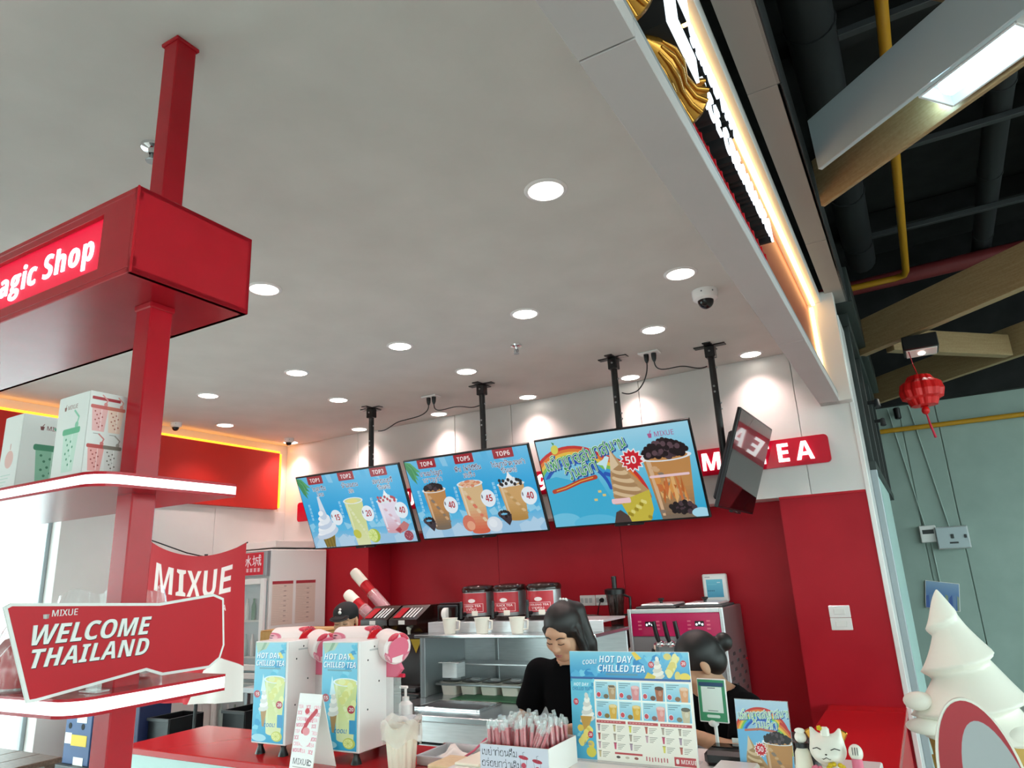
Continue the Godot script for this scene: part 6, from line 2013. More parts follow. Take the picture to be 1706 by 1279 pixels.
		b.cyl(V(0.125, 0.02, 0.03), V(0.235, 0.0, 0.07), 0.062, 0.066, 26, 0.008)
		part(t, "take_up_roll", b, film)
		var e := MB.new()
		e.cyl(V(0.236, 0.0, 0.07), V(0.239, -0.001, 0.071), 0.03, 0.05, 20, 0.002)
		part(t, "end_cap", e, "pink_print")
		var ax := MB.new()
		ax.cyl(V(0.07, 0.03, 0.0), V(0.07, -0.03, 0.0), 0.012)
		ax.cyl(V(0.04, 0.03, 0.0), V(0.13, 0.02, 0.03), 0.01)
		part(t, "bracket", ax, "steel_dull")
	# folded card with the shop's name
	var cc := Cv.new(self, 180, 420, C("eeeaea"))
	for r in 8:
		for k in 3:
			var s: String = ["TEA", "ICE", "CREAM", "MIXUE"][(r + k) % 4]
			cc.text(s, 6 + 62 * k, 84 + 34 * r, 20, C("d04a6c") if (r + k) % 2 else C("e8a0b0"), true, 0, 0.0, 0.06 * ((r * k) % 3 - 1), 0.8)
	cc.rect(0, 0, 180, 50, C("f2eeee"))
	cc.ell(90, 228, 52, 60, C("f0ecec"))
	cc.line([Vector2(66, 208), Vector2(96, 150), Vector2(150, 92)], 26, C("c01c34"))
	cc.ell(80, 96, 18, 16, C("cc2a40"))
	cc.ell(92, 206, 28, 22, C("e48c94"))
	cc.rect(0, 334, 180, 86, C("efebeb"))
	cc.text("MIXUE", 18, 384, 32, C("3a3438"), false)
	cc.arc(152, 370, 12, 0.4, 5.6, 5, C("3a3438"))
	cc.rect(24, 396, 132, 5, C("b0a8a8"))
	var cd := thing("table_card", "white and pink folded table card with the shop name, between the two sealing machines", "table card", V(-2.265, 0.951, -2.155), -0.05)
	var fb := Basis(V(1, 0, 0), -0.16)
	var cm := MB.new()
	cm.box(fb * V(0, 0.14, 0), V(0.135, 0.28, 0.002), 0.0, fb)
	cm.box(Basis(V(1, 0, 0), 0.3) * V(0, 0.14, 0) + V(0, 0.0, -0.125) , V(0.135, 0.28, 0.002), 0.0, Basis(V(1, 0, 0), 0.28))
	part(cd, "card", cm, "paper")
	var cq2 := MB.new()
	cq2.quad(fb * V(-0.0665, 0.001, 0.0016), fb * V(0.0665, 0.001, 0.0016), fb * V(0.0665, 0.279, 0.0016), fb * V(-0.0665, 0.279, 0.0016))
	part(cd, "print", cq2, tmat("card_print", cc.tex(), 0.5))
	# waste bin with a liner
	var bn := thing("waste_bin", "ribbed cream waste bin with a crumpled clear liner, on the red counter", "bin", V(-1.90, 0.951, -2.33))
	var bm := MB.new()
	var rb := []
	for k in 49: rb.append(0.98 + 0.025 * cos(k * TAU / 2.0) if k % 2 else 1.0)
	for s in [[0.052, 0.0, 0.066, 0.145], [0.066, 0.145, 0.07, 0.155]]:
		for k in 48:
			var a0 := TAU * k / 48.0
			var a1 := TAU * (k + 1) / 48.0
			var f0 := 1.0 if (k / 2) % 2 else 0.93
			var f1 := 1.0 if ((k + 1) / 2) % 2 else 0.93
			bm.quad(V(sin(a0) * s[0] * f0, s[1], cos(a0) * s[0] * f0), V(sin(a1) * s[0] * f1, s[1], cos(a1) * s[0] * f1), V(sin(a1) * s[2] * f1, s[3], cos(a1) * s[2] * f1), V(sin(a0) * s[2] * f0, s[3], cos(a0) * s[2] * f0))
	part(bn, "bin", bm, "cream")
	var ln := MB.new()
	var lg := []
	for r in 7:
		var row := []
		for k in 41:
			var a := TAU * k / 40.0
			var tt := r / 6.0
			var rad := 0.058 + 0.014 * tt + (0.0 if tt < 0.6 else 0.004 * sin(a * 7 + r)) + (0.006 if r == 6 else 0.0)
			row.append(V(sin(a) * rad, 0.13 + 0.045 * tt + 0.012 * sin(a * 3 + 1) * tt + 0.005 * sin(a * 9) * tt, cos(a) * rad))
		lg.append(row)
	lg.reverse()
	ln.sheet(lg)
	var lg2 := []
	for r in 5:
		var row := []
		for k in 41:
			var a := TAU * k / 40.0
			var tt := r / 4.0
			row.append(V(sin(a) * (0.078 + 0.005 * sin(a * 6 + r)), 0.17 - 0.07 * tt - 0.015 * sin(a * 4), cos(a) * (0.078 + 0.006 * sin(a * 5 + r))))
		lg2.append(row)
	ln.sheet(lg2)
	part(bn, "liner", ln, "liner")
	var pb := thing("pump_bottle", "white pump bottle standing behind the sealing machine, on the steel shelf end", "bottle", V(-2.345, 0.951, -2.64))
	pb.position = V(-2.13, 0.951, -2.64)
	var pm := MB.new()
	pm.lathe([Vector2(0, 0), Vector2(0.028, 0), Vector2(0.031, 0.006), Vector2(0.031, 0.17), Vector2(0.016, 0.185), Vector2(0, 0.185)], 20)
	part(pb, "bottle", pm, "white_gloss")
	var pp := MB.new()
	pp.cyl(V(0, 0.185, 0), V(0, 0.20, 0), 0.016)
	pp.cyl(V(0, 0.20, 0), V(0, 0.235, 0), 0.006)
	pp.box(V(-0.01, 0.24, 0.0), V(0.045, 0.012, 0.016), 0.004)
	part(pb, "pump", pp, "white_matte")
	# tray of small things and a board
	var tr := thing("steel_tray", "shallow steel tray of white tissue on the red counter's end", "tray", V(-1.76, 0.951, -2.50))
	var tm := MB.new()
	tm.span(V(-0.12, 0, -0.1), V(0.12, 0.004, 0.1), 0.001)
	for s in [-1, 1]:
		tm.span(V(0.12 * s - 0.003, 0, -0.1), V(0.12 * s + 0.003, 0.035, 0.1), 0.001)
		tm.span(V(-0.12, 0, 0.1 * s - 0.003), V(0.12, 0.035, 0.1 * s + 0.003), 0.001)
	tm.span(V(-0.14, 0.033, -0.115), V(0.14, 0.036, -0.1))
	tm.span(V(-0.14, 0.033, 0.1), V(0.14, 0.036, 0.115))
	part(tr, "tray", tm, "steel")
	var tis := MB.new()
	var tg := []
	for r in 9:
		var row := []
		for k in 9:
			row.append(V(-0.05 + 0.0125 * k, 0.008 + 0.05 * exp(-pow((k - 4) / 2.4, 2) - pow((r - 4) / 2.4, 2)) * (0.6 + 0.4 * sin(k * 2.3 + r * 1.7)), -0.05 + 0.0125 * r))
		tg.append(row)
	tis.sheet(tg)
	single("tissue", tis, "paper", "crumpled white tissue lying in the steel tray", "tissue", "", V(-1.79, 0.956, -2.52))
	var spn := MB.new()
	spn.tube([V(0, 0, 0), V(0.05, 0.03, -0.02), V(0.10, 0.075, -0.04)], 0.004, 8)
	single("stirrer", spn, "pink_print", "pink plastic stirrer sticking up out of the steel tray", "stirrer", "", V(-1.74, 0.958, -2.5))
	var wd := thing("wooden_board", "pale wooden board lying beside the straw box", "board", V(-1.645, 0.951, -2.34))
	part(wd, "board", bx(V(-0.095, 0.0, -0.09), V(0.11, 0.04, 0.06), 0.004), "wood_pale")
	# straw box
	var sb := thing("straw_box", "white paper box with Thai lettering holding pink wrapped straws", "straw box", V(-1.255, 1.0405, -2.20))
	var sm := MB.new()
	for s in [-1, 1]:
		sm.span(V(0.127 * s - 0.0015, 0, -0.1), V(0.127 * s + 0.0015, 0.082, 0.1))
		sm.span(V(-0.127, 0, 0.1 * s - 0.0015), V(0.127, 0.082, 0.1 * s + 0.0015))
	sm.span(V(-0.127, 0, -0.1), V(0.127, 0.003, 0.1))
	part(sb, "carton", sm, "paper")
	var scv := Cv.new(self, 512, 164, C("d0d2de"))
	scv.thai("เขย่าก่อนดื่ม", 14, 62, 32, C("2c2e38"), 0.85)
	scv.thai("อร่อยกว่าเดิม!", 14, 128, 32, C("2c2e38"), 0.85)
	scv.rect(10, 148, 400, 3, C("c04a5a"))
	for q in [[330, 60], [430, 76]]:
		scv.line([Vector2(q[0] - 26, q[1]), Vector2(q[0] - 18, q[1] + 66), Vector2(q[0] + 18, q[1] + 66), Vector2(q[0] + 26, q[1])], 2, C("707484"))
		scv.ell(q[0], q[1], 36, 11, C("b02c40"), 0.15)
		scv.line([Vector2(q[0], q[1]), Vector2(q[0] - 4, q[1] - 28), Vector2(q[0] + 8, q[1] - 32)], 3, C("707484"))
		scv.ell(q[0], q[1] + 46, 18, 16, C("c04458"))
	var sq := MB.new()
	sq.quad(V(-0.127, 0.0, 0.1022), V(0.127, 0.0, 0.1022), V(0.127, 0.082, 0.1022), V(-0.127, 0.082, 0.1022))
	part(sb, "front_print", sq, tmat("straw_box_print", scv.tex(), 0.6))
	var sproto: Node3D = null
	var slab := "pink straw in a clear wrapper, standing among its like in the white paper box"
	for i in 84:
		var r := int(i / 17)
		var k := i % 17
		var lean := V(rng.randf_range(-0.10, 0.10), 1, rng.randf_range(-0.10, 0.05))
		if k > 11 and r == 4: lean.x = 0.5
		var at := sb.position + V(-0.113 + 0.0137 * k + rng.randf_range(-0.003, 0.003), 0.004, -0.082 + 0.037 * r + rng.randf_range(-0.004, 0.004))
		if k == 0: lean.x = absf(lean.x) * 0.4 - 0.08
		if k > 11 and r == 4: at.x -= 0.045
		var t: Node3D
		if sproto == null:
			sproto = thing("straw", slab, "straw", at, 0, "pink wrapped straws in the paper box")
			var s := MB.new()
			s.cyl(V(0, 0, 0), V(0, 0.118, 0), 0.0058, 0.0058, 8)
			part(sproto, "tube", s, "pink_red")
			var w := MB.new()
			w.tube([V(0, 0.001, 0), V(0, 0.12, 0), V(0.002, 0.128, 0), V(-0.002, 0.143, 0.001)], [0.0066, 0.0066, 0.008, 0.007], 6)
			part(sproto, "wrapper", w, "wrap2")
			t = sproto
		else:
			t = copy_of(sproto, at, 0, slab)
		var y := lean.normalized()
		var x := y.cross(V(0, 0, 1)).normalized()
		t.basis = Basis(x, y, x.cross(y)).rotated(y, rng.randf() * 6.0) * Basis.from_scale(V(1, rng.randf_range(0.9, 1.08), 1))
	# menu board on its foot
	var mb := thing("menu_board", "counter menu board with a blue heading about chilled tea and rows of drinks", "menu board", V(-0.94, 1.0405, -2.33))
	var bs := Basis(V(1, 0, 0), -0.06)
	var pl := MB.new()
	var bt := Transform3D(bs, V(0, 0.004, 0))
	pl.box(bt * V(0, 0.17, -0.003), V(0.432, 0.34, 0.006), 0.002, bs)
	part(mb, "panel", pl, "white_gloss")
	var mq := MB.new()
	mq.quad(bt * V(-0.215, 0.001, 0.0004), bt * V(0.215, 0.001, 0.0004), bt * V(0.215, 0.339, 0.0004), bt * V(-0.215, 0.339, 0.0004))
	part(mb, "print", mq, tmat("menu_print", menu_board_art(), 0.3))
	var mf := MB.new()
	mf.span(V(-0.2, 0, -0.1), V(0.2, 0.004, 0.02), 0.001)
	mf.box(V(0, 0.08, -0.06), V(0.12, 0.17, 0.003), 0.0, Basis(V(1, 0, 0), 0.35))
	part(mb, "stand", mf, "wrap2")
	# payment stand with a blank square
	var pc := Cv.new(self, 140, 190, C("3a9468"))
	pc.rect(6, 12, 128, 18, C("2c4c70"))
	pc.rect(16, 32, 108, 118, C("e4f2ea"))
	pc.rect(50, 36, 40, 4, C("6c7c80"))
	pc.rect(44, 140, 52, 4, C("8c9c98"))
	pc.rrect(36, 160, 68, 14, 6, C("d8ece0"))
	var qs := thing("payment_stand", "small green-framed payment card stand beside the menu board", "card stand", V(-0.705, 1.0405, -2.50))
	var pbz := Basis(V(0, 1, 0), -0.12) * Basis(V(1, 0, 0), -0.05)
	var pt := MB.new()
	pt.box(pbz * V(0, 0.0, 0.0) + V(0, 0.175, 0), V(0.10, 0.135, 0.008), 0.002, pbz)
	part(qs, "holder", pt, "white_gloss")
	var pq := MB.new()
	pq.quad(pbz * V(-0.047, -0.064, 0.0046) + V(0, 0.175, 0), pbz * V(0.047, -0.064, 0.0046) + V(0, 0.175, 0), pbz * V(0.047, 0.064, 0.0046) + V(0, 0.175, 0), pbz * V(-0.047, 0.064, 0.0046) + V(0, 0.175, 0))
	part(qs, "print", pq, tmat("payment_print", pc.tex(), 0.4))
	var pst := MB.new()
	pst.cyl(V(0, 0, 0), V(0, 0.11, 0), 0.006)
	pst.lathe([Vector2(0.0, 0), Vector2(0.035, 0), Vector2(0.03, 0.008), Vector2(0.0, 0.01)], 18)
	pst.ell(V(-0.005, 0.105, 0.0), V(0.018, 0.012, 0.012), 12, 8)
	part(qs, "stem", pst, "white_matte")
	# standing poster with the fifty offer
	var po := Cv.new(self, 320, 360, C("a8c8dc"))
	po.grad(0, 0, 320, 360, C("b4ccdc"), C("58a8d8"))
	rainbow(po, 150, 190, 165, 11, 0.12, PI * 0.95, 150)
	rainbow(po, 200, 260, 150, 13, 0.05, 1.1, 170)
	po.poly(PackedVector2Array([Vector2(0, 150), Vector2(180, 134), Vector2(232, 180), Vector2(260, 360), Vector2(0, 360)]), C("70b4dc"))
	for p in [[C("2a5c9c"), 11.0, 3.0], [C("e8f0e8"), 8.0, 0.0], [C("4a9c58"), 2.2, 0.0]]:
		po.thai("แพ็กเกจสนุกสนาน", 14 + p[2], 100 + p[2], 32, p[0], p[1] / 4.2, 0, -0.08, 0.8)
		po.thai("วันเด็ก", 100 + p[2], 140 + p[2], 32, p[0], p[1] / 4.2, 0, -0.03)
	po.line([Vector2(50, 152), Vector2(140, 142), Vector2(240, 150)], 11, C("c06a58"))
	drink(po, 236, 400, 170, 200, "milk")
	for i in 50: po.ell(236 + 82 * cos(i * 2.4) * sqrt(i / 50.0), 192 - 22 * sqrt(maxf(0.0, 1 - i / 50.0)) + 16 * sin(i * 2.4), 9, 9, C("1c1418") if i % 4 else C("4c3c44"))
	swirl(po, 110, 380, 150, 200)
	burst(po, 132, 240, 36)
	po.text("50", 130, 252, 26, C("f4eef0"), true, 1)
	var ps := thing("poster_stand", "standing rainbow poster with a red fifty-baht burst, beside the lucky cat", "poster", V(-0.52, 1.0405, -2.34))
	var sb2 := Basis(V(0, 1, 0), -0.1) * Basis(V(1, 0, 0), -0.08)
	var pm2 := MB.new()
	pm2.box(sb2 * V(0, 0.105, -0.002), V(0.162, 0.205, 0.004), 0.0, sb2)
	part(ps, "sheet", pm2, "wrap2")
	var pq2 := MB.new()
	pq2.quad(sb2 * V(-0.08, 0.003, 0.0004), sb2 * V(0.08, 0.003, 0.0004), sb2 * V(0.08, 0.206, 0.0004), sb2 * V(-0.08, 0.206, 0.0004))
	part(ps, "print", pq2, tmat("poster_print", po.tex(), 0.35))
	part(ps, "foot", bx(V(-0.08, 0, -0.06), V(0.08, 0.004, 0.02), 0.001), "wrap2")
	lucky_cat()
	var px := thing("receipt_printer", "black receipt printer behind the lucky cat", "printer", V(-0.475, 1.0405, -2.56))
	px.position = V(-0.45, 1.0405, -2.535)
	part(px, "body", bx(V(-0.05, 0, -0.06), V(0.05, 0.075, 0.05), 0.008), "black")
	for k in 3: part(px, "groove", bx(V(-0.048, 0.015 + 0.02 * k, 0.05), V(0.048, 0.025 + 0.02 * k, 0.053), 0.001), "dark_brown")
	var ptm := thing("card_terminal", "black payment terminal lying under the second woman's arm", "terminal", V(-0.66, 1.0405, -2.44))
	part(ptm, "body", bx(V(-0.065, 0, -0.07), V(0.07, 0.045, 0.05), 0.012), "black")
	part(ptm, "screen", bx(V(-0.05, 0.045, -0.05), V(0.05, 0.048, 0.0), 0.001), "black_gloss")
	part(ptm, "paper_slip", bx(V(0.0, 0.045, -0.075), V(0.05, 0.06, -0.072)), "paper")
	single("small_box", bx(V(-0.06, 0, -0.05), V(0.06, 0.035, 0.05), 0.006), "white_gloss", "plain white box lying in front of the black payment terminal", "box", "", V(-0.60, 1.0405, -2.29))

func lucky_cat():
	var t := thing("lucky_cat", "white smiling lucky cat figurine with gold coin and pink flowers, on the white counter", "figurine", V(-0.325, 1.0405, -2.22))
	var b := nets([["e", V(0, 0.03, 0), V(0.045, 0.045, 0.04)], ["e", V(0, 0.112, 0.002), V(0.047, 0.04, 0.04)], ["c", V(-0.028, 0.14, 0.0), V(-0.036, 0.163, 0.0), 0.015, 0.005], ["c", V(0.028, 0.14, 0.0), V(0.036, 0.163, 0.0), 0.015, 0.005], ["e", V(-0.012, 0.103, 0.035), V(0.016, 0.011, 0.012)], ["e", V(0.012, 0.103, 0.035), V(0.016, 0.011, 0.012)]], 0.004, 0.012)
	part(t, "body", b, "ivory")
	var ft := MB.new()
	for s in [-1.0, 1.0]:
		ft.tube([V(0.012 * s, 0.119, 0.0405), V(0.022 * s, 0.123, 0.038), V(0.034 * s, 0.118, 0.030)], 0.0013, 6)
		ft.tube([V(0, 0.102, 0.048), V(0.008 * s, 0.097, 0.0465), V(0.019 * s, 0.104, 0.0435)], 0.001, 6)
	ft.ell(V(0, 0.109, 0.0475), V(0.003, 0.002, 0.002), 8, 6)
	part(t, "face_lines", ft, "dark_brown")
	var cr := MB.new()
	cr.box(V(0, 0.157, 0.01), V(0.022, 0.026, 0.018), 0.005)
	part(t, "crest_block", cr, "ivory")
	var fl := MB.new()
	for k in 5: fl.ell(V(-0.012 + 0.004 * cos(TAU * k / 5), 0.168 + 0.004 * sin(TAU * k / 5), 0.018), V(0.0035, 0.0035, 0.002), 8, 6)
	part(t, "crest_flower", fl, "yellow")
	var ea := MB.new()
	for s in [-1.0, 1.0]: ea.box(V(0.04 * s, 0.148, -0.004), V(0.022, 0.028, 0.006), 0.003, Basis(V(0, 0, 1), -0.5 * s))
	part(t, "ear_ornament", ea, "gold")
	var co := MB.new()
	co.cyl(V(0.012, 0.045, 0.040), V(0.012, 0.047, 0.048), 0.024, 0.024, 20, 0.003)
	part(t, "gold_coin", co, "gold")
	var yl := MB.new()
	for k in 9: yl.ell(V(0.02 + 0.018 * cos(k * 2.4), 0.078 + 0.008 * sin(k * 2.4), 0.042), V(0.007, 0.006, 0.004), 8, 6)
	part(t, "yellow_flowers", yl, "yellow")
	var pk := MB.new()
	for k in 8: pk.ell(V(-0.028 + 0.012 * cos(k * 2.4), 0.066 + 0.009 * sin(k * 2.4), 0.038), V(0.006, 0.006, 0.004), 8, 6)
	part(t, "pink_flowers", pk, "pink_print")
	var pw := thing("waving_paw", "white raised paw figurine standing to the cat's side", "figurine", V(-0.254, 1.0405, -2.2))
	var p := MB.new()
	p.lathe([Vector2(0, 0), Vector2(0.018, 0), Vector2(0.015, 0.06), Vector2(0.013, 0.10)], 18)
	part(pw, "glitter_stem", p, "pink_print")
	var h := MB.new()
	h.ell(V(0, 0.113, 0), V(0.018, 0.021, 0.016), 16, 10)
	part(pw, "paw", h, "ivory")
	var tl := MB.new()
	for k in 3: tl.tube([V(-0.006 + 0.006 * k, 0.128, 0.012), V(-0.006 + 0.006 * k, 0.118, 0.0165), V(-0.006 + 0.006 * k, 0.11, 0.0165)], 0.0009, 5)
	part(pw, "toe_lines", tl, "dark_brown")
	var bo := thing("glitter_bottle", "little glitter-filled bottle with a white head-shaped stopper, beside the cat", "bottle", V(-0.392, 1.0405, -2.22))
	var bl := MB.new()
	bl.lathe([Vector2(0, 0), Vector2(0.024, 0), Vector2(0.025, 0.05), Vector2(0.02, 0.10), Vector2(0.012, 0.115), Vector2(0, 0.115)], 18)
	part(bo, "bottle", bl, "cream")
	var cl := MB.new()
	cl.cyl(V(0, 0.113, 0), V(0, 0.125, 0), 0.017)
	part(bo, "collar", cl, "black")
	var hd := MB.new()
	hd.ell(V(0, 0.138, 0), V(0.016, 0.016, 0.014), 14, 10)
	hd.ell(V(0, 0.155, 0), V(0.014, 0.007, 0.012), 14, 8)
	part(bo, "stopper", hd, "ivory")

# ------------------------------------------------------------------ corridor: ice-cream model and cut-out
func make_corridor():
	var t := thing("ice_cream_model", "giant white soft-serve ice cream model with a tan cone, standing in the corridor", "display model", V(0.045, 0, -3.0))
	var m := MB.new()
	var g := []
	var N := 72
	var R := 56
	for i in R + 1:
		var row := []
		var v := i / float(R)
		for k in N + 1:
			var a := TAU * k / N
			var y := 1.06 + 0.47 * v
			var base := 0.19 * pow(1.0 - v, 0.85) + 0.002
			var ph := 0.4 + v * 3.3 - a / TAU
			var fr: float = ph - floor(ph)
			var lobe: float = 1.10 - 0.36 * (pow(fr, 0.9) if fr < 0.86 else lerpf(0.873, 0.0, (fr - 0.86) / 0.14))
			var f: float = lerpf(lobe, 1.0, smoothstep(0.70, 0.95, v))
			var r: float = base * f
			var lean := -0.035 * smoothstep(0.35, 1.0, v)
			row.append(V(sin(a) * r + lean, y, cos(a) * r))
		g.append(row)
	g.reverse()
	m.sheet(g)
	part(t, "swirl", m, "ivory")
	var rf := MB.new()
	for q in [[V(-0.155, 1.165, 0.06), V(0.05, 0.03, 0.06)], [V(-0.14, 1.09, 0.08), V(0.07, 0.026, 0.06)], [V(0.1, 1.075, 0.08), V(0.08, 0.035, 0.07)], [V(0, 1.06, 0.0), V(0.17, 0.035, 0.15)]]:
		rf.ell(q[0], q[1], 20, 12)
	part(t, "bottom_fold", rf, "ivory")
	var cn := MB.new()
	cn.lathe([Vector2(0, 0.06), Vector2(0.08, 0.06), Vector2(0.145, 1.0), Vector2(0.15, 1.05), Vector2(0, 1.05)], 32)
	part(t, "cone", cn, "gold_matte" if M.has("gold_matte") else mat("gold_matte", C("b08a3c"), 0.6))
	for k in 8:
		var rb := MB.new()
		var pts := []
		for j in 9:
			var y := 0.08 + 0.91 * j / 8.0
			var r := lerpf(0.083, 0.147, (y - 0.06) / 0.94)
			var a := TAU * k / 8.0 + j * 0.12
			pts.append(V(sin(a) * r, y, cos(a) * r))
		rb.tube(pts, 0.006, 6)
		part(t, "waffle_rib", rb, "gold_matte")
	var bs := MB.new()
	bs.lathe([Vector2(0, 0), Vector2(0.2, 0), Vector2(0.2, 0.04), Vector2(0.13, 0.07), Vector2(0, 0.07)], 32)
	part(t, "base", bs, "white_gloss")
	# leaning oval board in front of it
	var o := thing("oval_board", "tilted oval board with white rim, red band and grey middle, before the ice cream model", "board", V(0.12, 0.0, -1.9))
	o.basis = Basis(V(0, 1, 0), 0.12) * Basis(V(0, 0, 1), 0.085)
	var cv := Cv.new(self, 256, 512, C("a8202a"))
	cv.grad(0, 0, 256, 512, C("b02430"), C("8c1620"))
	cv.ell(168, 318, 100, 262, C("a9abac"), -0.06)
	cv.ell(176, 380, 66, 150, C("8e9092"), -0.06)
	cv.ell(180, 440, 52, 90, C("e0deda"), 0.0)
	var p1 := PackedVector2Array()
	var p2 := PackedVector2Array()
	for k in 48:
		var a := TAU * k / 48
		p1.append(Vector2(cos(a) * 0.082, 1.165 + sin(a) * 0.19))
		p2.append(Vector2(cos(a) * 0.077, 1.165 + sin(a) * 0.185))
	var q1 := MB.new()
	q1.prism(p1, 0.012)
	part(o, "rim", q1, "ivory")
	var q2 := MB.new()
	q2.prism(p2, 0.001, Transform3D(Basis(), V(0, 0, 0.0122)), false)
	part(o, "printed_face", q2, tmat("oval_print", cv.tex(), 0.45))
	var ps := MB.new()
	ps.cyl(V(0, 0.0, -0.012), V(0, 1.1, -0.012), 0.011)
	part(o, "stake", ps, "steel_dull")
	var st := MB.new()
	st.lathe([Vector2(0, 0.0), Vector2(0.2, 0.0), Vector2(0.2, 0.02), Vector2(0.03, 0.06), Vector2(0, 0.06)], 24)
	single("board_foot", st, "white_gloss", "round white foot on the floor carrying the tilted oval board", "stand", "", V(0.12, 0, -1.91))
	var pf := thing("framed_poster", "blue framed poster hung askew on the grey far wall, above the ice cream tip", "poster", V(0.02, 1.33, -9.99))
	pf.basis = Basis(V(0, 0, 1), -0.16)
	part(pf, "frame", bx(V(-0.09, -0.3, 0), V(0.26, 0.02, 0.02), 0.003), "white_gloss")
	var bc := Cv.new(self, 256, 160, C("4a78b8"))
	bc.grad(0, 0, 256, 160, C("8ca8c8"), C("2f5ca8"))
	for k in 9: bc.poly(PackedVector2Array([Vector2(30 * k, 160), Vector2(30 * k, 90 - 10 * (k % 3)), Vector2(30 * k + 22, 84 - 8 * (k % 4)), Vector2(30 * k + 24, 160)]), [C("3c5ca4"), C("6c88b4"), C("8c9c8c")][k % 3])
	var bq := MB.new()
	bq.quad(V(-0.083, -0.294, 0.0206), V(0.254, -0.294, 0.0206), V(0.254, 0.014, 0.0206), V(-0.083, 0.014, 0.0206))
	part(pf, "print", bq, tmat("blue_poster", bc.tex(), 0.4))

